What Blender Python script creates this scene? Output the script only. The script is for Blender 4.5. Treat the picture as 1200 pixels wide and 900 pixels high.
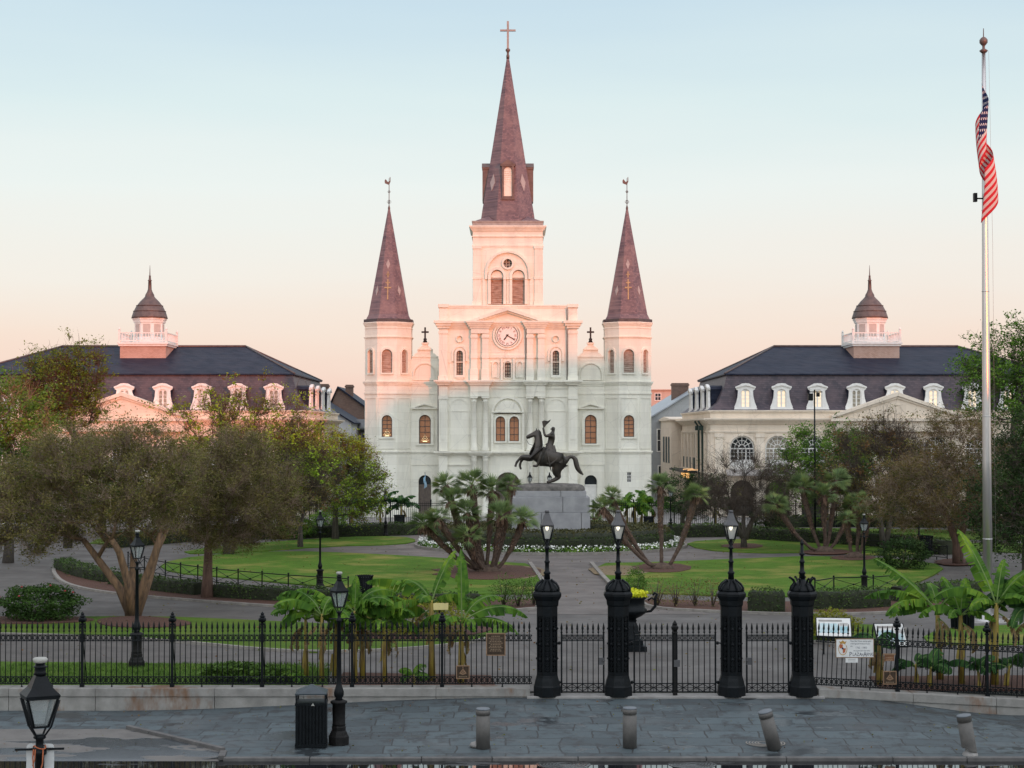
import bpy, math, random
import numpy as np
from mathutils import Vector, Matrix
from mathutils.geometry import tessellate_polygon
PI = math.pi
rad = math.radians
for o in list(bpy.data.objects): bpy.data.objects.remove(o)
scene = bpy.context.scene
COL = scene.collection

# ------------------------------------------------------------------ camera, sky, sun, exposure
FPX, HZ, CAMZ = 2000.0, 507.0, 7.0          # focal length in pixels of a 1200 px wide frame, horizon row, eye height
TH = math.atan((HZ - 450) / FPX)
cam_d = bpy.data.cameras.new('camera'); cam_d.sensor_width = 36; cam_d.lens = 36 * FPX / 1200
cam_d.clip_start = 0.3; cam_d.clip_end = 6000
cam = bpy.data.objects.new('camera', cam_d); COL.objects.link(cam)
cam.location = (0, 0, CAMZ); cam.rotation_euler = (PI / 2 + TH, 0, 0)
scene.camera = cam
scene.view_settings.view_transform = 'Standard'; scene.view_settings.look = 'None'
scene.view_settings.gamma = 1; scene.view_settings.use_curve_mapping = False
scene.view_settings.exposure = 0.3

SUN_EL, SUN_AZ = 3.0, 24.0                  # degrees: low dawn sun behind the viewer, to the right
sun_dir = Vector((math.sin(rad(SUN_AZ)), -math.cos(rad(SUN_AZ)), math.tan(rad(SUN_EL)))).normalized()  # towards the sun
sd = bpy.data.lights.new('sun', 'SUN'); sd.energy = 2.0; sd.angle = rad(0.55); sd.color = (1.0, 0.17, 0.015)
so = bpy.data.objects.new('sun', sd); COL.objects.link(so)
so.rotation_euler = sun_dir.to_track_quat('Z', 'Y').to_euler(); so.location = (60, -120, 60)

def lin(r, g, b):
    f = lambda c: ((c / 255 + 0.055) / 1.055) ** 2.4 if c / 255 > 0.04045 else c / 255 / 12.92
    return (f(r), f(g), f(b), 1)

world = bpy.data.worlds.new("World"); scene.world = world; world.use_nodes = True
wn, wl = world.node_tree.nodes, world.node_tree.links
wn.clear()
w_out = wn.new('ShaderNodeOutputWorld'); w_add = wn.new('ShaderNodeAddShader')
bg_sky = wn.new('ShaderNodeBackground'); bg_dawn = wn.new('ShaderNodeBackground')
skyt = wn.new('ShaderNodeTexSky'); skyt.sky_type = 'NISHITA'; skyt.sun_disc = False
skyt.sun_elevation = rad(SUN_EL); skyt.sun_rotation = rad(180 - SUN_AZ)
skyt.air_density = 1.0; skyt.dust_density = 1.0; skyt.ozone_density = 1.5
wl.new(skyt.outputs[0], bg_sky.inputs[0]); bg_sky.inputs[1].default_value = 0.025
tc = wn.new('ShaderNodeTexCoord'); sx = wn.new('ShaderNodeSeparateXYZ'); wl.new(tc.outputs['Generated'], sx.inputs[0])
hz_m = wn.new('ShaderNodeMapping'); hz_m.inputs['Scale'].default_value = (2.2, 2.2, 16); wl.new(tc.outputs['Generated'], hz_m.inputs[0])   # faint veils of high haze
hz_n = wn.new('ShaderNodeTexNoise'); hz_n.inputs['Scale'].default_value = 1.6; hz_n.inputs['Detail'].default_value = 5; wl.new(hz_m.outputs[0], hz_n.inputs['Vector'])
hz_s = wn.new('ShaderNodeMath'); hz_s.operation = 'MULTIPLY_ADD'; wl.new(hz_n.outputs['Fac'], hz_s.inputs[0]); hz_s.inputs[1].default_value = 0.045; hz_s.inputs[2].default_value = -0.0225
hz_a = wn.new('ShaderNodeMath'); hz_a.operation = 'ADD'; wl.new(sx.outputs[2], hz_a.inputs[0]); wl.new(hz_s.outputs[0], hz_a.inputs[1])
ramp = wn.new('ShaderNodeValToRGB'); wl.new(hz_a.outputs[0], ramp.inputs[0])
stops = [(0.0, (241, 205, 194)), (0.02, (243, 211, 199)), (0.055, (243, 223, 212)), (0.095, (240, 234, 228)),
         (0.14, (234, 239, 237)), (0.19, (218, 233, 235)), (0.25, (199, 220, 232)), (0.40, (196, 203, 212)), (0.7, (198, 200, 206)), (1.0, (196, 198, 206))]
els = ramp.color_ramp.elements
els[0].position = stops[0][0]; els[0].color = lin(*stops[0][1])
els[1].position = stops[1][0]; els[1].color = lin(*stops[1][1])
for p, c in stops[2:]:
    e = els.new(p); e.color = lin(*c)
for e in els: e.color = tuple(x / 2 ** 0.305 for x in e.color[:3]) + (1,)
# the dawn side of the sky (behind the viewer) is brighter than the side that is looked at
dot = wn.new('ShaderNodeVectorMath'); dot.operation = 'DOT_PRODUCT'; wl.new(tc.outputs['Generated'], dot.inputs[0])
dot.inputs[1].default_value = (math.sin(rad(SUN_AZ)), -math.cos(rad(SUN_AZ)), 0)
mr = wn.new('ShaderNodeMapRange'); mr.interpolation_type = 'SMOOTHSTEP'; wl.new(dot.outputs['Value'], mr.inputs[0])
mr.inputs[1].default_value = -0.55; mr.inputs[2].default_value = 1.0; mr.inputs[3].default_value = 0.97; mr.inputs[4].default_value = 2.05
zr_ = wn.new('ShaderNodeMapRange'); wl.new(sx.outputs[2], zr_.inputs[0])      # the dome overhead is brighter than the low sky
zr_.inputs[1].default_value = 0.28; zr_.inputs[2].default_value = 0.75; zr_.inputs[3].default_value = 1.0; zr_.inputs[4].default_value = 1.6
mz = wn.new('ShaderNodeMath'); mz.operation = 'MULTIPLY'; wl.new(mr.outputs[0], mz.inputs[0]); wl.new(zr_.outputs[0], mz.inputs[1])
wl.new(mz.outputs[0], bg_dawn.inputs[1]); wl.new(ramp.outputs[0], bg_dawn.inputs[0])
wl.new(bg_sky.outputs[0], w_add.inputs[0]); wl.new(bg_dawn.outputs[0], w_add.inputs[1]); wl.new(w_add.outputs[0], w_out.inputs[0])

# ------------------------------------------------------------------ picture measurements -> places
CT, ST = math.cos(TH), math.sin(TH)
def at(px, py, D):
    u, v = px - 600, 450 - py
    t = D / (FPX * CT - v * ST)
    return Vector((u * t, D, CAMZ + t * (FPX * ST + v * CT)))
def gnd(px, py, z=0.0):
    u, v = px - 600, 450 - py
    k = FPX * ST + v * CT
    t = (z - CAMZ) / k
    return Vector((u * t, t * (FPX * CT - v * ST), z))

# ------------------------------------------------------------------ mesh helpers
class MB:
    """collects shapes, then builds them as one mesh object"""
    def __init__(s): s.v = []; s.f = []; s.m = []; s.s = []
    def add(s, vs, fs, mat=0, smooth=False):
        b = len(s.v); s.v.extend([tuple(p) for p in vs])
        for f in fs:
            s.f.append(tuple(i + b for i in f)); s.m.append(mat); s.s.append(smooth)
        return s
    def box(s, x0, x1, y0, y1, z0, z1, mat=0):
        v = [(x, y, z) for x in (x0, x1) for y in (y0, y1) for z in (z0, z1)]
        return s.add(v, [(0, 1, 3, 2), (4, 6, 7, 5), (0, 4, 5, 1), (2, 3, 7, 6), (0, 2, 6, 4), (1, 5, 7, 3)], mat)
    def lathe(s, prof, n=12, c=(0, 0, 0), mat=0, smooth=True, phase=0.0, sq=(1, 1), cap=True):
        vs, fs = [], []
        for r, z in prof:
            for i in range(n):
                a = phase + 2 * PI * i / n
                vs.append((c[0] + r * math.cos(a) * sq[0], c[1] + r * math.sin(a) * sq[1], c[2] + z))
        for k in range(len(prof) - 1):
            for i in range(n):
                j = (i + 1) % n
                fs.append((k * n + i, k * n + j, (k + 1) * n + j, (k + 1) * n + i))
        if cap:
            if prof[0][0] > 1e-4: fs.append(tuple(range(n - 1, -1, -1)))
            if prof[-1][0] > 1e-4: fs.append(tuple((len(prof) - 1) * n + i for i in range(n)))
        return s.add(vs, fs, mat, smooth)
    def tube(s, pts, r, n=6, mat=0, smooth=True, cap=True):
        pts = [Vector(p) for p in pts]
        rr = r if isinstance(r, (list, tuple)) else [r] * len(pts)
        vs, fs = [], []
        up = None
        for i, p in enumerate(pts):
            t = (pts[min(i + 1, len(pts) - 1)] - pts[max(i - 1, 0)])
            if t.length < 1e-9: t = Vector((0, 0, 1))
            t.normalize()
            if up is None: up = Vector((1, 0, 0)) if abs(t.x) < 0.9 else Vector((0, 1, 0))
            a = (up - t * up.dot(t)).normalized(); b = t.cross(a); up = a
            for k in range(n):
                w = 2 * PI * k / n
                vs.append(p + (a * math.cos(w) + b * math.sin(w)) * rr[i])
        for i in range(len(pts) - 1):
            for k in range(n):
                j = (k + 1) % n
                fs.append((i * n + k, i * n + j, (i + 1) * n + j, (i + 1) * n + k))
        if cap:
            fs.append(tuple(range(n - 1, -1, -1))); fs.append(tuple((len(pts) - 1) * n + k for k in range(n)))
        return s.add(vs, fs, mat, smooth)
    def bar(s, p, q, w, d=None, mat=0):
        p, q = Vector(p), Vector(q); d = d or w
        t = (q - p).normalized()
        up = Vector((0, 1, 0)) if abs(t.y) < 0.9 else Vector((0, 0, 1))
        a = t.cross(up).normalized() * w / 2; b = a.cross(t).normalized() * d / 2
        vs = [e + sa * a + sb * b for e in (p, q) for sa, sb in ((-1, -1), (1, -1), (1, 1), (-1, 1))]
        return s.add(vs, [(3, 2, 1, 0), (4, 5, 6, 7), (0, 1, 5, 4), (1, 2, 6, 5), (2, 3, 7, 6), (3, 0, 4, 7)], mat)
    def plate(s, outer, holes, a0, a1, axis='y', mat=0):
        """outline (u, z) with holes, thick from a0 to a1 along axis"""
        loops = [list(outer)] + [list(h) for h in holes]
        flat = [p for l in loops for p in l]
        tris = tessellate_polygon([[Vector((p[0], p[1], 0)) for p in l] for l in loops])
        P = (lambda u, z, a: (u, a, z)) if axis == 'y' else ((lambda u, z, a: (a, u, z)) if axis == 'x' else (lambda u, z, a: (u, z, a)))
        n = len(flat)
        vs = [P(u, z, a0) for u, z in flat] + [P(u, z, a1) for u, z in flat]
        fs = [tuple(t) for t in tris] + [tuple(i + n for i in reversed(t)) for t in tris]
        b = 0
        for l in loops:
            m = len(l)
            for i in range(m):
                j = (i + 1) % m
                fs.append((b + i, b + j, b + j + n, b + i + n))
            b += m
        return s.add(vs, fs, mat)
    def quadmesh(s, verts, mat=0):
        """verts: (N,4,3) array of separate quads"""
        b = len(s.v); N = len(verts)
        s.v.extend(map(tuple, verts.reshape(-1, 3)))
        s.f.extend([(b + 4 * i, b + 4 * i + 1, b + 4 * i + 2, b + 4 * i + 3) for i in range(N)])
        s.m.extend([mat] * N); s.s.extend([False] * N)
        return s
    def xf(s, M):
        s.v = [tuple(M @ Vector(p)) for p in s.v]; return s
    def build(s, name, mats, parent=None, bevel=0, loc=None):
        me = bpy.data.meshes.new(name)
        me.from_pydata(s.v, [], s.f)
        if not isinstance(mats, (list, tuple)): mats = [mats]
        for m in mats: me.materials.append(m)
        me.polygons.foreach_set('material_index', s.m); me.polygons.foreach_set('use_smooth', s.s)
        me.update()
        o = bpy.data.objects.new(name, me); COL.objects.link(o)
        if parent: o.parent = parent
        if loc is not None: o.location = loc
        if bevel:
            b = o.modifiers.new('bevel', 'BEVEL'); b.width = bevel; b.segments = 2; b.limit_method = 'ANGLE'; b.angle_limit = rad(40)
        return o

def quads_object(name, quads, mat, parent=None, loc=None):
    """fast path: (N,4,3) numpy quads to one object"""
    N = len(quads)
    me = bpy.data.meshes.new(name)
    me.vertices.add(4 * N); me.vertices.foreach_set('co', quads.astype(np.float32).ravel())
    me.loops.add(4 * N); me.loops.foreach_set('vertex_index', np.arange(4 * N, dtype=np.int32))
    me.polygons.add(N); me.polygons.foreach_set('loop_start', np.arange(0, 4 * N, 4, dtype=np.int32))
    me.materials.append(mat); me.update(calc_edges=True)
    o = bpy.data.objects.new(name, me); COL.objects.link(o)
    if parent: o.parent = parent
    if loc is not None: o.location = loc
    return o

def tag(o, label, cat, group=None, kind=None):
    o['label'] = label; o['category'] = cat
    if group: o['group'] = group
    if kind: o['kind'] = kind
    return o
def thing(name, label, cat, loc=(0, 0, 0), rotz=0.0, group=None):
    o = bpy.data.objects.new(name, None); COL.objects.link(o)
    o.location = loc; o.rotation_euler = (0, 0, rotz); o.empty_display_size = 0.3
    return tag(o, label, cat, group)
def structure(o): o['kind'] = 'structure'; return o
def stuff(o, label, cat): return tag(o, label, cat, kind='stuff')
KIDS = {}
def kids(o): return [c for c in bpy.data.objects if c.parent == o]
def dup(root, loc, rotz=0.0, label=None, scale=None):
    r = root.copy(); COL.objects.link(r); r.location = loc; r.rotation_euler = (0, 0, rotz)
    if scale: r.scale = scale if isinstance(scale, (tuple, list)) else (scale,) * 3
    if label: r['label'] = label
    for ch in kids(root):
        c = ch.copy(); COL.objects.link(c); c.parent = r
        for g in kids(ch):
            d = g.copy(); COL.objects.link(d); d.parent = c
    return r
def arch(cx, z0, z1, w, n=12):
    """outline of an opening with a round head, apex at z1"""
    r = w / 2
    pts = [(cx - r, z0), (cx + r, z0)]
    pts += [(cx + r * math.cos(PI * i / n), z1 - r + r * math.sin(PI * i / n)) for i in range(n + 1)]
    return pts
def rect(x0, x1, z0, z1): return [(x0, z0), (x1, z0), (x1, z1), (x0, z1)]
def circ(cx, cz, r, n=24): return [(cx + r * math.cos(2 * PI * i / n), cz + r * math.sin(2 * PI * i / n)) for i in range(n)]
def text_geo(body, size, align='CENTER'):
    cu = bpy.data.curves.new('txt', 'FONT'); cu.body = body; cu.size = size; cu.align_x = align; cu.align_y = 'CENTER'
    cu.resolution_u = 3
    ob = bpy.data.objects.new('txt', cu)
    me = bpy.data.meshes.new_from_object(ob)
    v = [tuple(p.co) for p in me.vertices]; f = [tuple(p.vertices) for p in me.polygons]
    bpy.data.objects.remove(ob); bpy.data.curves.remove(cu); bpy.data.meshes.remove(me)
    return v, f

# ------------------------------------------------------------------ materials
class NT:
    def __init__(s, name):
        m = bpy.data.materials.new(name); m.use_nodes = True; s.m = m; s.t = m.node_tree; s.n = s.t.nodes; s.l = s.t.links
        s.b = s.n['Principled BSDF']; s.out = s.n['Material Output']
    def new(s, t, **k):
        x = s.n.new(t)
        for a, v in k.items(): setattr(x, a, v)
        return x
    def coord(s, kind='Object', scale=(1, 1, 1), rot=(0, 0, 0)):
        if kind == 'World':
            g = s.new('ShaderNodeNewGeometry'); o = g.outputs['Position']
        else:
            o = s.new('ShaderNodeTexCoord').outputs[kind]
        mp = s.new('ShaderNodeMapping'); mp.inputs['Scale'].default_value = scale; mp.inputs['Rotation'].default_value = rot
        s.l.new(o, mp.inputs[0]); return mp.outputs[0]
    def noise(s, co, scale, detail=4, rough=0.55):
        x = s.new('ShaderNodeTexNoise'); x.inputs['Scale'].default_value = scale; x.inputs['Detail'].default_value = detail
        x.inputs['Roughness'].default_value = rough; s.l.new(co, x.inputs['Vector']); return x.outputs['Fac']
    def ramp(s, fac, stops):
        r = s.new('ShaderNodeValToRGB'); e = r.color_ramp.elements
        e[0].position, e[0].color = stops[0][0], (*stops[0][1], 1) if len(stops[0][1]) == 3 else stops[0][1]
        e[1].position, e[1].color = stops[1][0], (*stops[1][1], 1) if len(stops[1][1]) == 3 else stops[1][1]
        for p, c in stops[2:]:
            x = e.new(p); x.color = (*c, 1) if len(c) == 3 else c
        s.l.new(fac, r.inputs[0]); return r.outputs[0]
    def mix(s, fac, a, b, mode='MIX'):
        x = s.new('ShaderNodeMix', data_type='RGBA', blend_type=mode)
        for sock, v in ((x.inputs[0], fac), (x.inputs[6], a), (x.inputs[7], b)):
            if hasattr(v, 'links'): s.l.new(v, sock)
            elif isinstance(v, (int, float)): sock.default_value = v
            else: sock.default_value = (*v, 1) if len(v) == 3 else v
        return x.outputs[2]
    def math(s, op, a, b=0.0):
        x = s.new('ShaderNodeMath', operation=op)
        for sock, v in ((x.inputs[0], a), (x.inputs[1], b)):
            if hasattr(v, 'links'): s.l.new(v, sock)
            else: sock.default_value = v
        return x.outputs[0]
    def bump(s, h, strength=0.3, dist=0.02, chain=None):
        x = s.new('ShaderNodeBump'); x.inputs['Strength'].default_value = strength; x.inputs['Distance'].default_value = dist
        s.l.new(h, x.inputs['Height'])
        s.l.new(x.outputs[0], s.b.inputs['Normal']); return x.outputs[0]
    def set(s, **k):
        for a, v in k.items():
            sock = s.b.inputs[a.replace('_', ' ')]
            if hasattr(v, 'links'): s.l.new(v, sock)
            elif isinstance(v, tuple) and len(v) == 3 and sock.type == 'RGBA': sock.default_value = (*v, 1)
            else: sock.default_value = v
        return s.m

def simple(name, c1, c2=None, scale=3.0, rough=0.7, metal=0.0, bump=0.0, kind='Object', stretch=(1, 1, 1), spec=0.5):
    t = NT(name); co = t.coord(kind, stretch)
    n = t.noise(co, scale, 5)
    c2 = c2 or tuple(c * 0.75 for c in c1)
    col = t.ramp(n, [(0.32, c2), (0.68, c1)])
    if bump: t.bump(t.noise(co, scale * 5, 4), bump, 0.02)
    return t.set(Base_Color=col, Roughness=rough, Metallic=metal, Specular_IOR_Level=spec)

def m_plaster(name, base, stain, amount=0.5):
    t = NT(name)
    co = t.coord('World', (1, 1, 0.22)); n1 = t.noise(co, 1.3, 6, 0.62)
    co2 = t.coord('World'); n2 = t.noise(co2, 0.35, 4); n3 = t.noise(co2, 9, 3)
    f = t.ramp(n1, [(0.45, (0, 0, 0)), (0.78, (amount,) * 3)])
    f2 = t.math('MULTIPLY', f, n2)
    col = t.mix(f2, base, stain)
    col = t.mix(t.math('MULTIPLY', n3, 0.10), col, tuple(c * 0.72 for c in base))
    # repaired patches, scored joints and hairline cracks
    g = t.new('ShaderNodeNewGeometry'); sp = t.new('ShaderNodeSeparateXYZ'); t.l.new(g.outputs['Position'], sp.inputs[0]); cb = t.new('ShaderNodeCombineXYZ')
    t.l.new(t.math('ADD', sp.outputs[0], sp.outputs[1]), cb.inputs[0]); t.l.new(sp.outputs[2], cb.inputs[1])
    br = t.new('ShaderNodeTexBrick'); t.l.new(cb.outputs[0], br.inputs['Vector'])
    for k, v in (('Scale', 1), ('Brick Width', 1.9), ('Row Height', .62), ('Mortar Size', .012), ('Bias', 0.0)): br.inputs[k].default_value = v
    br.inputs['Color1'].default_value = (1, 1, 1, 1); br.inputs['Color2'].default_value = (.90, .895, .885, 1); br.inputs['Mortar'].default_value = (.82, .81, .79, 1)
    col = t.mix(.75, col, br.outputs['Color'], 'MULTIPLY')
    pat = t.ramp(t.noise(co2, .8, 2), [(0.60, (0, 0, 0)), (0.615, (.22,) * 3)]); col = t.mix(pat, col, tuple(min(1, c * .84) for c in base))
    vo = t.new('ShaderNodeTexVoronoi', feature='DISTANCE_TO_EDGE'); vo.inputs['Scale'].default_value = .35; t.l.new(co2, vo.inputs['Vector'])
    col = t.mix(t.ramp(vo.outputs['Distance'], [(0.0, (.45,) * 3), (0.008, (0, 0, 0))]), col, stain)
    t.bump(n3, 0.12, 0.02)
    return t.set(Base_Color=col, Roughness=0.85, Specular_IOR_Level=0.25)

def m_slate(name, c1, c2, c3, row=0.16, width=0.28, rough=0.45, spec=0.28):
    """roof slates: courses follow the height, random tone per slate"""
    t = NT(name)
    g = t.new('ShaderNodeNewGeometry'); sp = t.new('ShaderNodeSeparateXYZ'); t.l.new(g.outputs['Position'], sp.inputs[0])
    cb = t.new('ShaderNodeCombineXYZ')
    t.l.new(t.math('ADD', sp.outputs[0], sp.outputs[1]), cb.inputs[0]); t.l.new(sp.outputs[2], cb.inputs[1])
    br = t.new('ShaderNodeTexBrick'); t.l.new(cb.outputs[0], br.inputs['Vector'])
    br.inputs['Scale'].default_value = 1; br.inputs['Brick Width'].default_value = width; br.inputs['Row Height'].default_value = row
    br.inputs['Mortar Size'].default_value = 0.008; br.inputs['Bias'].default_value = 0.0
    br.inputs['Color1'].default_value = (*c1, 1); br.inputs['Color2'].default_value = (*c2, 1); br.inputs['Mortar'].default_value = (*[c * 0.45 for c in c1], 1)
    n = t.noise(t.coord('World'), 0.9, 5); 
    col = t.mix(t.ramp(n, [(0.42, (0, 0, 0)), (0.7, (0.7,) * 3)]), br.outputs['Color'], c3)
    saw = t.math('FRACT', t.math('DIVIDE', sp.outputs[2], row))
    t.bump(t.math('SUBTRACT', 1.0, saw), 0.35, 0.02)
    return t.set(Base_Color=col, Roughness=rough, Specular_IOR_Level=spec)

def m_leaf(name, cols, rough=0.6, trans=0.22, clump=0.5, spec=0.1):
    cols = [tuple(min(.9, x * 1.75) for x in c) for c in cols]
    t = NT(name)
    g = t.new('ShaderNodeNewGeometry'); r = g.outputs['Random Per Island']
    n = t.noise(t.coord('World'), clump * 1.6, 2)
    f = t.math('ADD', t.math('MULTIPLY', r, 0.40), t.math('SUBTRACT', t.math('MULTIPLY', n, 2.2), 0.8))
    k = len(cols)
    col = t.ramp(f, [(i / (k - 1), c) for i, c in enumerate(cols)])
    t.set(Base_Color=col, Roughness=rough, Specular_IOR_Level=spec)
    tr = t.new('ShaderNodeBsdfTranslucent'); t.l.new(col, tr.inputs[0])
    mx = t.new('ShaderNodeMixShader'); mx.inputs[0].default_value = trans
    t.l.new(t.b.outputs[0], mx.inputs[1]); t.l.new(tr.outputs[0], mx.inputs[2]); t.l.new(mx.outputs[0], t.out.inputs[0])
    return t.m

def m_glass(name, col=(0.03, 0.035, 0.04), rough=0.05, emis=None, strength=0.0):
    t = NT(name)
    n = t.noise(t.coord('World'), 2.5, 3)
    t.bump(n, 0.06, 0.02)
    t.set(Base_Color=col, Roughness=rough, Specular_IOR_Level=0.8)
    if emis: t.set(Emission_Color=emis, Emission_Strength=strength)
    return t.m
def m_lit(name, col, strength, base=(0.7, 0.65, 0.55)):
    t = NT(name); n = t.noise(t.coord('World'), 3.0, 3)
    c = t.mix(n, col, tuple(x * 0.6 for x in col))
    return t.set(Base_Color=base, Emission_Color=c, Emission_Strength=strength, Roughness=0.3)

M = {}
M['wall'] = m_plaster('cathedral_plaster', (0.80, 0.785, 0.69), (0.46, 0.46, 0.42), 0.75)
M['trim'] = m_plaster('cathedral_trim', (0.79, 0.775, 0.68), (0.40, 0.39, 0.36), 0.85)
M['stone'] = m_plaster('cream_stone', (0.80, 0.69, 0.565), (0.42, 0.36, 0.30), 0.6)
M['stone_trim'] = m_plaster('cream_trim', (0.81, 0.71, 0.59), (0.38, 0.33, 0.28), 0.7)
M['white'] = simple('white_paint', (0.80, 0.79, 0.76), (0.70, 0.69, 0.66), 4, 0.55)
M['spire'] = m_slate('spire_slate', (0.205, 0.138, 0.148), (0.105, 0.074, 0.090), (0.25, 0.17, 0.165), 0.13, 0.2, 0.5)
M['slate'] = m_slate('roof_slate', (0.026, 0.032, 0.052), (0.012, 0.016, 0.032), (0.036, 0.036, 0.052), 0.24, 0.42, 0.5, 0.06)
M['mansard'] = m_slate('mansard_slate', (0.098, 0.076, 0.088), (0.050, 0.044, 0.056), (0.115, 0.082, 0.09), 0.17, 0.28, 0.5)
M['copper'] = simple('old_copper', (0.15, 0.108, 0.095), (0.085, 0.062, 0.06), 2.5, 0.5, 0.3, 0.15)
M['gold'] = simple('gilded_metal', (0.42, 0.27, 0.13), (0.28, 0.17, 0.09), 6, 0.4, 0.5)
M['diamond'] = simple('grey_slate_inlay', (0.40, 0.35, 0.335), None, 6, 0.6)
M['darkmetal'] = simple('dark_metal', (0.03, 0.03, 0.032), (0.018, 0.018, 0.02), 5, 0.5, 0.6)
M['gutter'] = simple('lead_gutter', (0.10, 0.085, 0.085), (0.05, 0.045, 0.05), 3, 0.6, 0.2)
M['greymetal'] = simple('grey_leadwork', (0.34, 0.32, 0.30), (0.24, 0.22, 0.21), 3, 0.6)
M['louvre'] = simple('weathered_louvre', (0.50, 0.41, 0.35), (0.26, 0.17, 0.13), 1.8, 0.8, 0, 0.2, 'World', (1, 1, 3.5))
M['darkglass'] = m_glass('dark_glass')
M['stained'] = m_glass('leaded_glass_dawn_tint', (0.50, 0.235, 0.13), 0.10)  # sunrise reflection put into the amber base colour
M['palewindow'] = simple('pale_leaded_glass', (0.42, 0.38, 0.30), (0.20, 0.18, 0.15), 7, 0.25, 0, 0, 'World')
M['candle'] = m_lit('lit_chandelier', (1.0, 0.78, 0.36), 1.5)
M['warmpane'] = m_lit('lit_window', (1.0, 0.72, 0.42), 0.62)
M['door'] = simple('brown_door', (0.14, 0.11, 0.09), (0.09, 0.07, 0.06), 4, 0.6)
M['doordark'] = simple('dark_arcade_door', (0.10, 0.085, 0.075), (0.06, 0.05, 0.045), 2, 0.7)  # dark brown, shared by the arcade doors and the oculus
M['clockface'] = simple('clock_enamel', (0.80, 0.78, 0.74), (0.74, 0.71, 0.67), 3, 0.5)
M['numeral'] = simple('clock_brown', (0.22, 0.08, 0.05), None, 5, 0.6)
M['black'] = simple('clock_black', (0.015, 0.014, 0.014), None, 5, 0.5)
M['brick'] = m_slate('painted_brick', (0.55, 0.36, 0.29), (0.45, 0.28, 0.22), (0.52, 0.36, 0.30), 0.085, 0.22, 0.85)
M['oldbrick'] = m_slate('old_brick', (0.20, 0.125, 0.095), (0.13, 0.085, 0.07), (0.17, 0.12, 0.10), 0.085, 0.22, 0.85)
M['iron'] = simple('black_painted_iron', (0.0075, 0.0095, 0.0115), (0.0035, 0.005, 0.006), 6, 0.42, 0.0, 0.25, spec=.16)
M['ironwarm'] = simple('worn_black_iron', (0.013, 0.012, 0.0115), (0.005, 0.005, 0.005), 14, 0.6, 0.0, 0.4, spec=.2)
M['bronze'] = simple('dark_bronze', (0.070, 0.056, 0.046), (0.036, 0.034, 0.031), 2.2, 0.42, 0.45, 0.3)
M['granite'] = simple('grey_granite', (0.33, 0.33, 0.335), (0.24, 0.24, 0.25), 1.6, 0.75, 0, 0.12)
M['rock'] = simple('rough_granite', (0.17, 0.155, 0.14), (0.075, 0.07, 0.065), 3.5, 0.9, 0, 0.8)
def m_clear(name, col, tr):
    t = NT(name); n = t.noise(t.coord('World'), 6, 3); t.set(Base_Color=t.mix(n, col, tuple(x * .7 for x in col)), Roughness=.12)
    tb = t.new('ShaderNodeBsdfTransparent'); mx = t.new('ShaderNodeMixShader'); mx.inputs[0].default_value = tr
    t.l.new(t.b.outputs[0], mx.inputs[1]); t.l.new(tb.outputs[0], mx.inputs[2]); t.l.new(mx.outputs[0], t.out.inputs[0]); return t.m
M['lampglass'] = m_clear('lantern_glass', (0.45, 0.50, 0.50), .55)
M['lampglass_lit'] = m_clear('lit_lantern_glass', (0.62, 0.62, 0.58), .35)
M['mantle'] = m_lit('gas_mantle', (1.0, 0.90, 0.68), 5.0)
M['whitecap'] = simple('white_cap', (0.40, 0.395, 0.36), (0.28, 0.28, 0.25), 6, 0.5)
M['lanternroof'] = simple('grey_lantern_roof', (0.085, 0.083, 0.085), (0.055, 0.054, 0.058), 5, 0.55)
M['steel'] = simple('brushed_steel', (0.62, 0.61, 0.60), (0.46, 0.46, 0.46), 1.5, 0.32, 0.9, 0, 'Object', (6, 6, 0.3))
M['concrete'] = simple('concrete', (0.30, 0.29, 0.275), (0.21, 0.20, 0.19), 2.2, 0.85, 0, 0.25)
M['kerb_dark'] = simple('worn_kerb', (0.135, 0.128, 0.122), (0.075, 0.072, 0.07), 3, 0.85, 0, 0.3, 'World')
M['kerb'] = simple('pale_kerb', (0.27, 0.25, 0.22), (0.17, 0.155, 0.14), 3, 0.85, 0, 0.3, 'World')
M['bollard'] = simple('bollard_grey', (0.125, 0.118, 0.108), (0.085, 0.08, 0.075), 5, 0.6, 0.1, 0.3)
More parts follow.
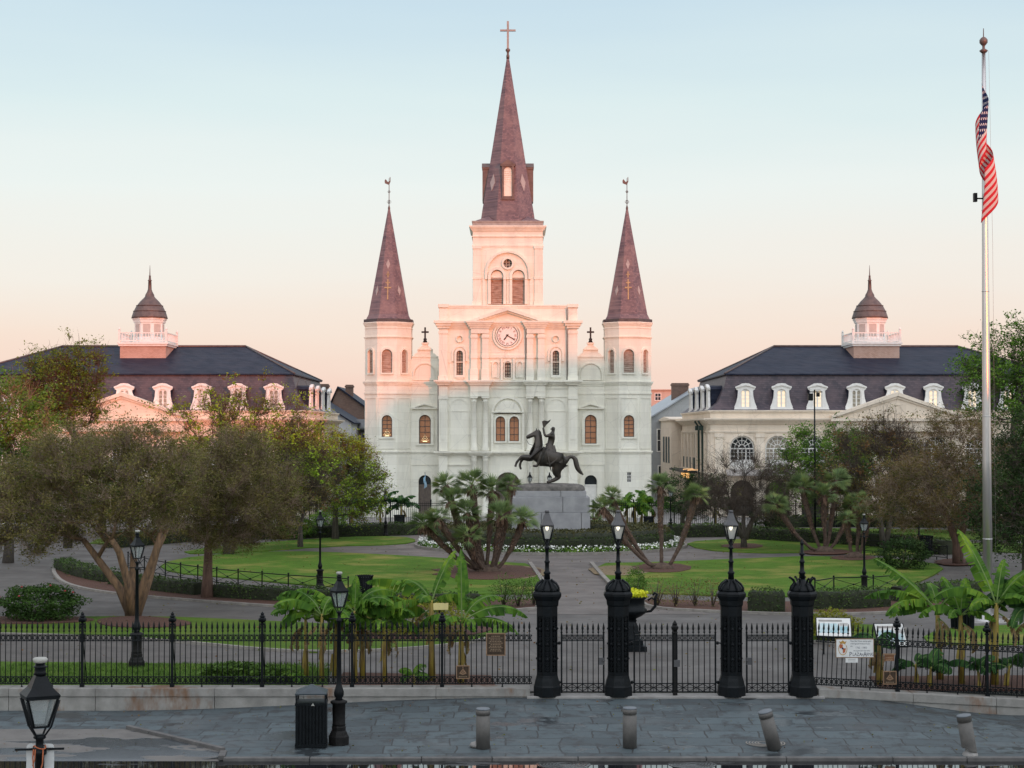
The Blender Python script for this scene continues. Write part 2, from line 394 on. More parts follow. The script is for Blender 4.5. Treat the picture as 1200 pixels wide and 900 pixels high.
# ------------------------------------------------------------------ cathedral (local origin: middle of the front at ground level)
K = 142 / FPX
def window(parent, cx, z0, z1, w, yf, glass, frame=None, fw=0.09, bars=(1, 3), arched=True, axis='y', depth=0.10, name='window', sgn=1):
    """frame with glazing bars in an opening, the pane is its sub-part. yf: plane of the frame's face, sgn: direction inwards"""
    out = arch(cx, z0, z1, w) if arched else rect(cx - w / 2, cx + w / 2, z0, z1)
    inn = arch(cx, z0 + fw, z1 - fw, w - 2 * fw) if arched else rect(cx - w / 2 + fw, cx + w / 2 - fw, z0 + fw, z1 - fw)
    m = MB(); m.plate(out, [inn], yf, yf + depth * sgn, axis)
    P = (lambda u, y, z: (u, y, z)) if axis == 'y' else (lambda u, y, z: (y, u, z))
    ym = yf + depth * 0.5 * sgn
    nx, nz = bars
    top = z1 - w / 2 if arched else z1
    for i in range(1, nx + 1):
        x = cx - w / 2 + w * i / (nx + 1)
        dx = abs(x - cx); ht = (top + math.sqrt(max((w / 2) ** 2 - dx * dx, 0)) if arched else z1) - fw * 0.5
        m.bar(P(x, ym, z0 + fw * 0.5), P(x, ym, ht), 0.045, 0.045)
    for k in range(1, nz + 1):
        z = z0 + (top - z0) * k / (nz if arched else nz + 1)
        m.bar(P(cx - w / 2 + fw * 0.5, ym, z), P(cx + w / 2 - fw * 0.5, ym, z), 0.045, 0.045)
    o = m.build(name, frame or M['white'], parent)
    g = MB(); g.plate(inn, [], yf + depth * 0.75 * sgn, yf + depth * 0.95 * sgn, axis); g.build('pane', glass, o)
    return o
def steps(m, x0, x1, z0, z1, y, proj, n=3, back=0.3, mat=0, side=True):
    """moulding of n fillets that step out towards the top, its back sunk in the wall at y"""
    for i in range(n):
        p = proj * (i + 1) / n; e = p if side else 0
        h = (z1 - z0) / n
        m.box(x0 - e, x1 + e, y - p, y + back, z0 + h * i + (0.0015 if i else 0), z0 + h * (i + 1), mat)

def chandelier(x, z, y, C):
    m = MB()
    for row, (n, zz) in enumerate(((5, 0), (4, .13), (3, .27), (1, .42))):
        for i in range(n): m.lathe([(0, -.03), (.032 - .004 * row, 0), (0, .03)], 6, (x + (i - (n - 1) / 2) * .125, y, z + zz + (.02 if i % 2 else 0)))
    m.plate([(x - .22, z - .12), (x + .22, z - .12), (x + .12, z - .05), (x - .12, z - .05)], [], y, y + .01); m.build('lit_chandelier', M['candle'], C)
def cathedral():
    C = thing('cathedral', 'white three spired cathedral with central clock tower behind the square', 'cathedral', (-0.35, 142, 0))
    X = lambda p: (p - 595) * K
    def Z(p): return at(600, p, 142).z
    YF, YW, YB = -1.0, 0.55, 30.0        # front of the middle, front of the wings, back
    # --- middle block
    w = MB()
    holes = [arch(X(539), Z(440), Z(411.5), 0.52), arch(X(651), Z(440), Z(411.5), 0.52), arch(X(595), Z(443), Z(424), 0.50),
             arch(X(586.5), Z(517), Z(488), 0.78), arch(X(602.5), Z(517), Z(488), 0.78),
             arch(X(595), 0.05, Z(553), 2.0)]
    w.plate(rect(X(515), X(676), 0, Z(360)), holes, YF, YF + 0.4)
    w.box(X(515), X(515) + .4, YF + .4, 6.0, 0, Z(360)); w.box(X(676) - .4, X(676), YF + .4, 6.0, 0, Z(360))
    w.box(X(515) + .41, X(676) - .41, 5.7, 5.99, 0, Z(360.5)); w.box(X(515) + .41, X(676) - .41, YF + .41, 5.69, Z(363), Z(361))
    w.build('wall', M['wall'], C)
    t = MB()
    # horizontal cornices: top parapet cap, main cornice, middle, lower
    steps(t, X(515), X(676), Z(362), Z(358.5), YF, 0.10, 2, 0.5)
    steps(t, X(515), X(676), Z(386), Z(377.5), YF, 0.42, 4, 0.35)
    steps(t, X(515), X(676), Z(452), Z(446.5), YF, 0.34, 3, 0.35)
    steps(t, X(515), X(676), Z(533.5), Z(529), YF, 0.34, 3, 0.35)
    t.box(X(515.3), X(675.7), YF - 0.06, YF + 0.2, Z(456), Z(454.7)); t.box(X(515.3), X(675.7), YF - 0.05, YF + 0.2, Z(466), Z(464.7))
    t.box(X(552), X(638), YF - 0.10, YF + 0.2, Z(420), Z(416.5)); t.box(X(515.3), X(675.7), YF - 0.05, YF + 0.2, Z(425.6), Z(424.6))
    for a, b in ((515, 525), (665.5, 676)):          # end pilasters, three storeys, with broken cornices over them
        t.box(X(a), X(b), YF - 0.22, YF + 0.2, Z(446), Z(386.5)); t.box(X(a) - .06, X(b) + .06, YF - 0.30, YF + 0.2, Z(446), Z(441)); t.box(X(a) - .05, X(b) + .05, YF - .28, YF + .2, Z(392), Z(389))
        t.box(X(a), X(b), YF - 0.22, YF + 0.2, Z(528.5), Z(453)); t.box(X(a) + .16, X(b) - .16, YF - 0.27, YF + 0.2, Z(515), Z(478)); t.box(X(a) - .05, X(b) + .05, YF - .28, YF + .2, Z(468), Z(464))
        t.box(X(a), X(b), YF - 0.26, YF + 0.2, 0, Z(534)); t.box(X(a) - .08, X(b) + .08, YF - 0.34, YF + 0.2, 0, 0.7)
        t.box(X(a), X(b), YF - 0.12, YF + 0.55, Z(377), Z(362.5)); t.box(X(a) - .08, X(b) + .08, YF - 0.2, YF + 0.6, Z(361.5), Z(357.5))
        for zz in ((386, 377), (452, 446), (533.5, 528.8)):
            steps(t, X(a), X(b), Z(zz[0]), Z(zz[1]), YF - 0.22, 0.42, 3, 0.4)
    t.build('trim', M['trim'], C)
    # paired pilasters above, paired columns below, on both sides of the middle bay
    for s in (-1, 1):
        c0 = X(595 + s * 32.5)
        for q in (-1, 1):
            m = MB(); cx = c0 + q * 0.46
            m.box(cx - 0.27, cx + 0.27, YF - 0.34, YF + 0.2, Z(446), Z(392)); m.box(cx - 0.33, cx + 0.33, YF - 0.42, YF + 0.2, Z(446), Z(433)); m.box(cx - 0.32, cx + 0.32, YF - 0.40, YF + 0.2, Z(397), Z(394))
            m.box(cx - 0.30, cx + 0.30, YF - 0.385, YF + 0.2, Z(420.5), Z(416)); m.build('pilaster', M['trim'], C)
        m = MB()
        m.box(c0 - .74, c0 + .74, YF - .40, YF + .2, Z(391.8), Z(386.5)); steps(m, c0 - .74, c0 + .74, Z(386.2), Z(377.2), YF - .34, 0.40, 4, .4)
        m.build('upper_entablature', M['trim'], C); m = MB()
        steps(m, c0 - .78, c0 + .78, Z(452), Z(446.2), YF - .5, 0.34, 3, .6)
        m.box(c0 - .78, c0 + .78, YF - .5, YF + .2, Z(465), Z(452.2)); m.box(c0 - .80, c0 + .80, YF - .53, YF + .2, Z(459.5), Z(458.6))
        m.build('middle_entablature', M['trim'], C); m = MB()
        steps(m, c0 - .78, c0 + .78, Z(533.5), Z(528.6), YF - .5, 0.34, 3, .6); m.build('lower_entablature', M['trim'], C)
        for q in (-1, 1):
            cx = c0 + q * 0.47
            col = MB()
            zt, zb = Z(465.3), Z(528.4)
            col.lathe([(.33, zb), (.33, zb + .12), (.29, zb + .2), (.31, zb + .3), (.245, zb + .38), (.25, zb + 1.4), (.215, zt - .42), (.26, zt - .38), (.215, zt - .33), (.22, zt - .2), (.29, zt - .1), (.29, zt)], 14, (cx, YF - .28, 0))
            col.box(cx - .32, cx + .32, YF - .60, YF + .1, zt - .12, zt + .005)
            col.build('column', M['trim'], C)
            col = MB(); zt, zb = Z(533.8), 0.0
            col.lathe([(.36, zb), (.36, zb + .5), (.29, zb + .6), (.29, zb + .7), (.26, zb + 1.4), (.235, zt - .42), (.27, zt - .38), (.23, zt - .33), (.23, zt - .2), (.30, zt - .1), (.30, zt)], 14, (cx, YF - .28, 0))
            col.build('column', M['trim'], C)
    # arch rings and blind panels
    r = MB()
    def ring(cx, z0, z1, w, t, y, d): r.plate(arch(cx, z0, z1, w), [arch(cx, z0 - 0.001, z1 - t, w - 2 * t)], y - d, y + .1)
    for cx in (539, 651):
        r.plate(arch(X(cx), Z(443), Z(409), .86), [arch(X(cx), Z(440), Z(411.5), .54)], YF - .17, YF + .1)
        r.plate(arch(X(cx), Z(424), Z(405), 1.36), [arch(X(cx), Z(424.2), Z(407.4), 1.04)], YF - .12, YF + .1)
        r.box(X(cx) - .3, X(cx) + .3, YF - .1, YF + .1, Z(444.5), Z(443))
        r.plate(circ(X(cx), Z(398), .30, 10), [circ(X(cx), Z(398), .25, 10)], YF - .19, YF + .1)
    r.plate(arch(X(595), Z(529), Z(464.5), 2.75), [arch(X(595), Z(528.9), Z(467.2), 2.36)], YF - .17, YF + .1)
    r.plate(arch(X(595), Z(482.5), Z(470), 2.1), [], YF - .19, YF + .1); r.box(X(576.6), X(613.4), YF - .25, YF + .06, Z(483.8), Z(482.2))
    for cx in (586.5, 602.5): r.plate(arch(X(cx), Z(519), Z(486), 1.04), [arch(X(cx), Z(517), Z(488), .80)], YF - .13, YF + .1)
    for cx in (581, 609): r.plate(arch(X(cx), Z(443), Z(423.5), .62), [arch(X(cx), Z(442), Z(425), .42)], YF - .13, YF + .1)
    r.plate(arch(X(595), Z(444), Z(423), .66), [arch(X(595), Z(443), Z(424), .52)], YF - .13, YF + .1)
    for cx in (572.5, 588, 602, 617.5): r.box(X(cx) - .09, X(cx) + .09, YF - .19, YF + .1, Z(446), Z(421))
    for cx in (538.5, 651.5):
        r.plate(arch(X(cx), Z(527), Z(467), 1.62), [arch(X(cx), Z(526), Z(468.4), 1.44)], YF - .05, YF + .1)
        r.box(X(cx) - .95, X(cx) + .95, YF - .04, YF + .1, Z(482.4), Z(481.4)); r.box(X(cx) - 1.0, X(cx) + 1.0, YF - .13, YF + .1, Z(545), Z(543.5))
    r.plate(arch(X(595), 0.05, Z(549), 2.5), [arch(X(595), 0.049, Z(553), 2.02)], YF - .19, YF + .1)
    r.build('arch_mouldings', M['trim'], C)
    for cx, gl in ((539, M['palewindow']), (651, M['palewindow'])): window(C, X(cx), Z(440), Z(411.5), .52, YF + .14, gl, M['darkmetal'], .04, (1, 7))
    window(C, X(595), Z(443), Z(424), .5, YF + .14, M['palewindow'], M['darkmetal'], .04, (1, 4))
    for cx in (586.5, 602.5): window(C, X(cx), Z(517), Z(488), .78, YF + .16, M['stained'], M['door'], .05, (1, 3))
    d = MB(); d.plate(arch(X(595), 0.05, Z(553), 2.0), [], YF + .25, YF + .33)
    for k in (-1, 0, 1): d.bar((X(595) + k * .65, YF + .24, .1), (X(595) + k * .65, YF + .24, 2.7), .08)
    d.build('door', M['door'], C)
    # pediment with the clock
    p = MB()
    a, b, ap = X(549.5), X(640), Z(362.5)
    zb = Z(380); xm = (a + b) / 2
    for (x0, x1) in ((a, xm), (b, xm)):
        p.plate([(x0, zb), (x0, zb + .20), (x1, ap + .12), (x1, ap - .20)] if x0 < x1 else [(x1, ap - .20), (x1, ap + .12), (x0, zb + .20), (x0, zb)], [], YF - .52, YF + .1)
        p.plate([(x0, zb - .12), (x0, zb - .01), (x1, ap - .21), (x1, ap - .36)] if x0 < x1 else [(x1, ap - .36), (x1, ap - .21), (x0, zb - .01), (x0, zb - .12)], [], YF - .30, YF + .1)
    p.build('pediment', M['trim'], C)
    cx, cz = X(594.5), Z(394)
    k = MB(); k.plate(circ(cx, cz, 1.20, 40), [circ(cx, cz, 1.06, 40)], YF - .17, YF + .1); k.plate(circ(cx, cz, .98, 40), [circ(cx, cz, .87, 40)], YF - .16, YF + .1)
    clock = k.build('clock', M['trim'], C)
    f = MB(); f.plate(circ(cx, cz, .872, 40), [], YF - .13, YF + .05); f.build('clock_face', M['clockface'], clock)
    f = MB(); f.plate(circ(cx, cz, .885, 40), [circ(cx, cz, .835, 40)], YF - .16, YF - .03); f.build('clock_rim', M['black'], clock)
    nm = MB()
    for i, s in enumerate(('XII', 'I', 'II', 'III', 'IV', 'V', 'VI', 'VII', 'VIII', 'IX', 'X', 'XI')):
        v, fc = text_geo(s, .27); ang = -i * PI / 6
        R2 = Matrix.Rotation(ang, 4, 'Z') @ Matrix.Translation((0, .66, 0))
        q = [R2 @ Vector(c) for c in v]
        nm.add([(cx + c.x, YF - .152, cz + c.y) for c in q], fc)
    nm.build('clock_numerals', M['numeral'], clock)
    h = MB()
    for deg, ln, wd in ((120, .70, .07), (217, .46, .09)):
        dx, dz = math.sin(rad(deg)), math.cos(rad(deg))
        h.bar((cx - dx * .12, YF - .17, cz - dz * .12), (cx + dx * ln, YF - .17, cz + dz * ln), wd, .02)
    h.build('clock_hands', M['black'], clock)
    # rain pipes
    for px, (za, zb2) in ((553.2, (380, 446)), (616, (386, 446)), (664, (386, 446)), (664, (362, 377)), (514, (452, 529))):
        m = MB(); m.tube([(X(px), YF - .32, Z(za)), (X(px), YF - .2, Z(za + 3)), (X(px), YF - .1, Z(zb2))], .05, 6); m.build('rain_pipe', M['greymetal'], C)
    # --- wings between middle and towers
    for s in (-1, 1):
        m = MB(); U = lambda d: s * d * K
        cxw = U(97.5)
        outer = [(U(80), 0), (U(114), 0), (U(114), Z(423)), (U(112.5), Z(418)), (U(109), Z(414)), (U(106.5), Z(413)), (U(106.5), Z(409)), (U(103), Z(406)), (U(101), Z(405)), (U(100.5), Z(402)),
                 (U(94.5), Z(402)), (U(94), Z(405)), (U(92), Z(406)), (U(88.5), Z(409)), (U(88.5), Z(413)), (U(86), Z(414)), (U(82.5), Z(418)), (U(80), Z(423))]
        if s > 0: outer = outer
        m.plate(outer, [arch(cxw, Z(520), Z(486), .98), arch(cxw, .05, Z(557), 1.05)], YW, YW + .4)
        m.build('wall', M['wall'], C)
        m = MB()
        steps(m, min(U(80), U(114)), max(U(80), U(114)), Z(452), Z(446.5), YW, .16, 3, .3, side=False)
        steps(m, min(U(80), U(114)), max(U(80), U(114)), Z(531.5), Z(529), YW, .12, 2, .3, side=False)
        m.box(min(U(80), U(114)), max(U(80), U(114)), YW - .05, YW + .2, Z(462), Z(460.5))
        m.plate(arch(cxw, Z(445.5), Z(424.5), 2.05), [arch(cxw, Z(445.4), Z(426), 1.85)], YW - .13, YW + .1)
        m.plate(arch(cxw, Z(445.5), Z(427), 1.66), [], YW - .06, YW + .1)
        m.box(cxw - 1.1, cxw + 1.1, YW - .07, YW + .45, Z(418.4), Z(417)); m.box(cxw - .62, cxw + .62, YW - .13, YW + .45, Z(409.8), Z(408.4)); m.box(cxw - .3, cxw + .3, YW - .1, YW + .5, Z(402.6), Z(401))
        m.plate(arch(cxw, Z(522), Z(482), 1.5), [arch(cxw, Z(520), Z(486), 1.0)], YW - .13, YW + .1)
        m.plate([(cxw - 1.12, Z(479)), (cxw + 1.12, Z(479)), (cxw + 1.12, Z(477.8)), (cxw, Z(472.4)), (cxw - 1.12, Z(477.8))], [[(cxw - .85, Z(477.6)), (cxw + .85, Z(477.6)), (cxw, Z(474))]], YW - .28, YW + .1)
        m.plate(arch(cxw, .05, Z(551), 1.9), [arch(cxw, .049, Z(557), 1.07)], YW - .08, YW + .1)
        m.box(cxw - 1.15, cxw + 1.15, YW - .05, YW + .1, Z(545.4), Z(544.6)); 
        for q in (-1, 1): m.box(cxw + q * 1.13 - .03, cxw + q * 1.13 + .03, YW - .049, YW + .1, .1, Z(545.5))
        m.build('trim', M['trim'], C)
        window(C, cxw, Z(520), Z(486), .98, YW + .16, M['stained'], M['door'], .06, (1, 4))
        if s < 0:
            chandelier(cxw, Z(516), YW + .13, C)
        dd = MB(); dd.plate(arch(cxw, .05, Z(557), 1.04), [], YW + .24, YW + .3); dd.box(cxw - .5, cxw + .5, YW + .17, YW + .3, Z(569.5), Z(568)); dd.bar((cxw, YW + .22, .1), (cxw, YW + .22, Z(569)), .06)
        for q in (-1, 1): dd.plate(rect(cxw + q * .25 - .18, cxw + q * .25 + .18, .5, 2.2), [rect(cxw + q * .25 - .13, cxw + q * .25 + .13, .55, 2.15)], YW + .22, YW + .25)
        dd.build('door', M['door'] if s < 0 else M['white'], C)
        f = MB(); f.plate(arch(cxw, Z(568), Z(557), .98, 10), [], YW + .20, YW + .236); f.build('fanlight', M['darkglass'], C)
        # cross on the curved gable
        m = MB(); zc = Z(401)
        m.box(cxw - .07, cxw + .07, YW + .05, YW + .19, zc, Z(383)); m.box(cxw - .30, cxw + .30, YW + .052, YW + .188, Z(389.6), Z(387.6)); m.lathe([(.2, zc), (.12, zc + .2), (.16, zc + .3), (.05, zc + .4)], 8, (cxw, YW + .12, 0))
        m.build('gable_cross', M['darkmetal'], C)
    # --- octagonal corner towers with slate spires
    for s in (-1, 1):
        TX, TY = s * 141 * K + (.03 if s > 0 else 0), 1.35
        oc = lambda r: r / math.cos(PI / 8)
        m = MB()
        # front and side faces of the octagon as pierced plates, hollow belfry
        A = 27.3 * K; hw = A * math.tan(PI / 8)
        for k in range(8):
            ang = k * PI / 4
            f = MB()
            holes = []
            if k == 0: holes = [arch(0, Z(512), Z(486.5), .86), arch(0, Z(437), Z(409.5), .86)]
            elif k in (1, 7): holes = [arch(0, Z(437), Z(410), .62)]
            if k == 0 and s > 0: holes.append(rect(-.18, .18, Z(565), Z(553)))
            f.plate(rect(-hw, hw, 0, Z(378)), holes, -A, -A + .35)
            f.xf(Matrix.Translation((TX, TY, 0)) @ Matrix.Rotation(ang, 4, 'Z'))
            m.add(f.v, f.f)
        m.build('tower_wall', M['wall'], C)
        ph = PI / 8
        def band(z0, z1, e, n=2):
            m = MB()
            for i in range(n):
                ee = e * (i + 1) / n; h = (z1 - z0) / n
                m.lathe([(oc(A - .2), z0 + h * i), (oc(A + ee), z0 + h * i), (oc(A + ee), z0 + h * (i + 1) - .002), (oc(A - .2), z0 + h * (i + 1) - .002)], 8, (TX, TY, 0), 0, False, ph, cap=False)
            m.build('tower_cornice', M['trim'], C)
        band(Z(382), Z(377.5), .16, 3); band(Z(396.5), Z(394.5), .10, 2); band(Z(385), Z(384), .04, 1)
        band(Z(451.5), Z(447), .18, 3); band(Z(462), Z(460), .07, 1); band(Z(531.5), Z(528.5), .13, 2); band(0, .7, .14, 1)
        for k in (0, 1, 7):
            f = MB()
            if k == 0:
                f.plate(arch(0, Z(514), Z(483.5), 1.3), [arch(0, Z(512), Z(486.5), .88)], -A - .12, -A + .1)
            w2 = .86 if k == 0 else .62
            f.plate(arch(0, Z(439), Z(407.3), w2 + .22), [arch(0, Z(437), Z(409.6), w2 + .02)], -A - .11, -A + .1)
            f.plate(rect(-hw + .12, hw - .12, Z(526), Z(466)), [rect(-hw + .17, hw - .17, Z(525), Z(467))], -A - .05, -A + .1)
            f.xf(Matrix.Translation((TX, TY, 0)) @ Matrix.Rotation(k * PI / 4, 4, 'Z')); f.build('window_surround', M['trim'], C)
        for k in (0, 1, 7):
            f = MB(); w2 = .86 if k == 0 else .62
            f.plate(arch(0, Z(437), Z(409.7), w2), [], -A + .16, -A + .22)
            for i in range(12):
                zz = Z(437) + i * .16 + .05
                if zz < Z(413): f.box(-w2 / 2 + .03, w2 / 2 - .03, -A + .10, -A + .17, zz, zz + .06)
            f.xf(Matrix.Translation((TX, TY, 0)) @ Matrix.Rotation(k * PI / 4, 4, 'Z')); f.build('belfry_louvre', M['louvre'], C)
        window(C, TX, Z(512), Z(486.5), .86, TY - A + .15, M['stained'], M['door'], .06, (1, 4))
        if s < 0:
            chandelier(TX, Z(509.5), TY - A + .12, C)
        else: window(C, TX, Z(565), Z(553), .36, TY - A + .1, M['darkglass'], M['white'], .04, (1, 2), False)
        m = MB()
        m.lathe([(oc(A + .02), Z(378)), (oc(A + .10), Z(377.4)), (oc(A + .10), Z(374)), (oc(A - .1), Z(373.5))], 8, (TX, TY, 0), 0, False, ph)
        m.build('spire_gutter', M['gutter'], C)
        m = MB(); rb = 23.2 * K
        m.lathe([(oc(A - .08), Z(374)), (oc(rb), Z(368)), (oc(rb * .80), Z(342)), (oc(.10), Z(244)), (oc(.05), Z(240))], 8, (TX, TY, 0), 0, False, ph)
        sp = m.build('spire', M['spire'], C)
        # inlaid cross and star on the front face, diamonds on the others
        def on_face(px_z, lift=.03):
            z = Z(px_z); r = np.interp(z, [Z(374), Z(368), Z(342), Z(244)][::1], [A - .08, rb, rb * .8, .10]) if False else float(np.interp(px_z, [244, 342, 368, 374], [.10, rb * .8, rb, A - .08]))
            return r + lift, z
        g = MB()
        def strip(x0, x1, pa, pb):
            (ra, za), (rb_, zb_) = on_face(pa), on_face(pb)
            g.add([(TX + x0, TY - ra, za), (TX + x1, TY - ra, za), (TX + x1, TY - rb_, zb_), (TX + x0, TY - rb_, zb_), (TX + x0, TY - ra + .06, za), (TX + x1, TY - ra + .06, za), (TX + x1, TY - rb_ + .06, zb_), (TX + x0, TY - rb_ + .06, zb_)],
                  [(0, 1, 2, 3), (0, 4, 5, 1), (1, 5, 6, 2), (2, 6, 7, 3), (3, 7, 4, 0)])
        strip(-.05, .05, 351, 327); strip(-.28, .28, 337.6, 336); strip(-.18, .18, 331.6, 330.2); strip(-.04, .04, 325, 317.5); strip(-.13, .13, 321.8, 320.6)
        g.build('gilded_cross', M['gold'], sp)
        g = MB()
        for k in (0, 1, 7):
            f = MB(); pz = 309 if k == 0 else 340
            for (pa, pb) in ((pz - 6, pz + 6),):
                (ra, za), (rm, zm), (rb_, zb_) = on_face(pa, .03), on_face(pz, .03), on_face(pb, .03); hw2 = .17
                f.add([(0, -ra, za), (hw2, -rm, zm), (0, -rb_, zb_), (-hw2, -rm, zm), (0, -ra + .1, za), (hw2, -rm + .1, zm), (0, -rb_ + .1, zb_), (-hw2, -rm + .1, zm)], [(0, 1, 2, 3), (0, 4, 5, 1), (1, 5, 6, 2), (2, 6, 7, 3), (3, 7, 4, 0)])
            f.xf(Matrix.Translation((TX, TY, 0)) @ Matrix.Rotation(k * PI / 4, 4, 'Z')); g.add(f.v, f.f)
        g.build('slate_diamond', M['diamond'], sp)
        m = MB()
        m.lathe([(.09, Z(245)), (.10, Z(241)), (.035, Z(238)), (.03, Z(214)), (.02, Z(206))], 8, (TX, TY, 0))
        for k in range(4):
            a0 = k * PI / 2 + .4
            for zc2, rr in ((Z(234), .16), (Z(222), .10)):
                m.tube([(TX + math.cos(a0) * (.02 + rr * math.sin(i / 8 * PI)), TY + math.sin(a0) * (.02 + rr * math.sin(i / 8 * PI)), zc2 + (i - 4) * rr / 4) for i in range(9)], .016, 4)
        # weather cock
        m.plate([(TX - .38, Z(209)), (TX - .30, Z(207)), (TX - .1, Z(210.5)), (TX + .06, Z(209)), (TX + .05, Z(205)), (TX + .11, Z(204.5)), (TX + .12, Z(210)), (TX, Z(214)), (TX - .2, Z(213)), (TX - .36, Z(212))], [], TY - .02, TY + .02)
        m.build('weathercock', M['copper'], C)
    # --- central clock tower
    YT = -.55                                   # its front plane, a little behind the facade
    TW = 41 * K; TD = YT + TW                   # half width, centre depth
    m = MB()
    zA = Z(361)
    big = arch(0, Z(357.5), Z(317), .98)
    holes = [arch(X(582.5), Z(357.5), Z(317), 1.02), arch(X(607.5), Z(357.5), Z(317), 1.02), circ(0, Z(309.5), .36, 20)]
    m.plate(rect(-TW, TW, zA - .3, Z(262)), holes, YT, YT + .4)
    m.box(-TW, -TW + .4, YT + .4, TD + TW, zA - .3, Z(262.2)); m.box(TW - .4, TW, YT + .4, TD + TW, zA - .3, Z(262.2)); m.box(-TW + .4, TW - .4, TD + TW - .4, TD + TW, zA - .3, Z(262.2))
    m.build('clock_tower_wall', M['wall'], C)
    m = MB()
    for z0, z1, e, n in ((Z(272), Z(265.5), .30, 4), (Z(290), Z(287.5), .05, 1)):
        for i in range(n):
            ee = e * (i + 1) / n; h = (z1 - z0) / n
            m.box(-TW - ee, TW + ee, YT - ee, TD + TW + ee, z0 + h * i + .001, z0 + h * (i + 1))
    m.box(-TW - .09, TW + .09, YT - .09, TD + TW + .09, Z(278.5), Z(277.5))
    for s in (-1, 1):
        x = s * (TW - .36)
        m.box(x - .33, x + .33, YT - .13, YT + .2, zA, Z(290)); m.box(x - .38, x + .38, YT - .18, YT + .2, Z(292.5), Z(289)); m.box(x - .37, x + .37, YT - .17, YT + .2, Z(328), Z(325.5)); m.box(x - .4, x + .4, YT - .18, YT + .2, zA, Z(354))
        x = s * (TW - .95); m.box(x - .13, x + .13, YT - .07, YT + .2, zA, Z(326.5))
        m.plate(arch(s * 12.5 * K, Z(357), Z(314), 1.5), [arch(s * 12.5 * K, Z(356.9), Z(317), 1.04)], YT - .17, YT + .1)
    m.plate(arch(0, Z(328), Z(294.5), 3.8), [arch(0, Z(327.9), Z(297), 3.4)], YT - .22, YT + .1)
    m.plate(circ(0, Z(309.5), .52, 20), [circ(0, Z(309.5), .365, 20)], YT - .19, YT + .1)
    m.box(-.10, .10, YT - .06, YT + .2, Z(357), Z(325)); m.box(-TW - .12, TW + .12, YT - .12, YT + .2, Z(361.5), Z(358.5))
    m.build('clock_tower_trim', M['trim'], C)
    for cx in (582.5, 607.5):
        m = MB(); m.plate(arch(X(cx), Z(357.5), Z(317), 1.02), [], YT + .2, YT + .28)
        for i in range(16):
            zz = Z(357) + i * .16
            if zz < Z(327): m.box(X(cx) - .46, X(cx) + .46, YT + .13, YT + .205, zz + .02, zz + .10)
        m.build('belfry_louvre', M['louvre'], C)
        m = MB(); m.plate([(X(cx) + .5 * math.cos(PI * i / 10), Z(325) + .5 * math.sin(PI * i / 10)) for i in range(11)], [], YT + .10, YT + .19); m.box(X(cx) - .5, X(cx) + .5, YT + .08, YT + .2, Z(326), Z(325)); m.build('louvre_head', M['trim'], C)
    m = MB(); m.plate(circ(0, Z(309.5), .36, 20), [], YT + .2, YT + .25); oc_ = m.build('oculus', M['doordark'], C)
    g = MB()
    for q in (-.12, .12): g.bar((q, YT + .17, Z(309.5) - .34), (q, YT + .17, Z(309.5) + .34), .035); g.bar((-.34, YT + .17, Z(309.5) + q), (.34, YT + .17, Z(309.5) + q), .035)
    g.build('tracery', M['trim'], oc_)
    m = MB(); m.box(-TW - .02, TW + .02, YT - .02, TD + TW + .02, Z(265.4), Z(261)); m.box(-TW - .08, TW + .08, YT - .08, TD + TW + .08, Z(261), Z(259.8))
    for q in range(9): m.box(-TW + q * .72 - .02, -TW + q * .72 + .02, YT - .04, YT + .1, Z(265.3), Z(261.1))
    m.build('parapet', M['greymetal'], C)
    # main spire
    ph = PI / 8
    oc = lambda r: r / math.cos(PI / 8)
    rs = lambda p: float(np.interp(p, [58, 190, 245, 261], [.07, 21.6 * K, 30.5 * K, 32.8 * K]))
    prof = [261, 253, 245, 220, 190, 150, 100, 58]
    m = MB(); m.lathe([(oc(rs(p)), Z(p)) for p in prof], 8, (0, TD, 0), 0, False, ph)
    for sx in (-1, 1):
        for sy in (-1, 1):
            b0 = Z(260); q = TW - .08
            m.add([(sx * q, TD + sy * q, b0), (sx * (q - 1.75), TD + sy * q, b0), (sx * q, TD + sy * (q - 1.75), b0), (sx * (q - 1.2), TD + sy * (q - 1.2), b0 + .55)], [(0, 1, 3), (0, 3, 2), (1, 2, 3)])
    sp = m.build('spire', M['spire'], C)
    g = MB()
    for k in (1, 7):
        f = MB(); vs = []
        for pz, hx in ((201, 0), (212, .32), (223, 0)): pass
        pts = [(0, 201), (.30, 211.5), (0, 222), (-.30, 211.5)]
        fr = [(x, -rs(p) - .035, Z(p)) for x, p in pts]; bk = [(x, -rs(p) + .1, Z(p)) for x, p in pts]
        f.add(fr + bk, [(0, 1, 2, 3), (0, 4, 5, 1), (1, 5, 6, 2), (2, 6, 7, 3), (3, 7, 4, 0)])
        f.xf(Matrix.Translation((0, TD, 0)) @ Matrix.Rotation(k * PI / 4, 4, 'Z')); g.add(f.v, f.f)
    g.build('slate_diamond', M['diamond'], sp)
    for k in range(4):
        f = MB(); yq = -rs(236) - .02; zb, zt = Z(232), Z(194)
        f.plate(rect(-.52, .52, zb, zt), [arch(0, zb + .2, zt - .08, .66)], yq, yq + .12)
        f.box(-.52, -.42, yq + .12, yq + 1.7, zb, zt); f.box(.42, .52, yq + .12, yq + 1.7, zb, zt); f.box(-.58, .58, yq - .06, yq + .1, zb - .1, zb)
        f.box(-.62, .62, yq - .10, yq + 1.8, zt, zt + .13)
        f.plate([(-.66, zt + .13), (.66, zt + .13), (0, zt + .55)], [], yq - .12, yq + 1.9)
        for q in (-1, 1): f.box(q * .42 - .07, q * .42 + .07, yq - .07, yq + .05, zb, zt)
        Mx = Matrix.Translation((0, TD, 0)) @ Matrix.Rotation(k * PI / 2, 4, 'Z')
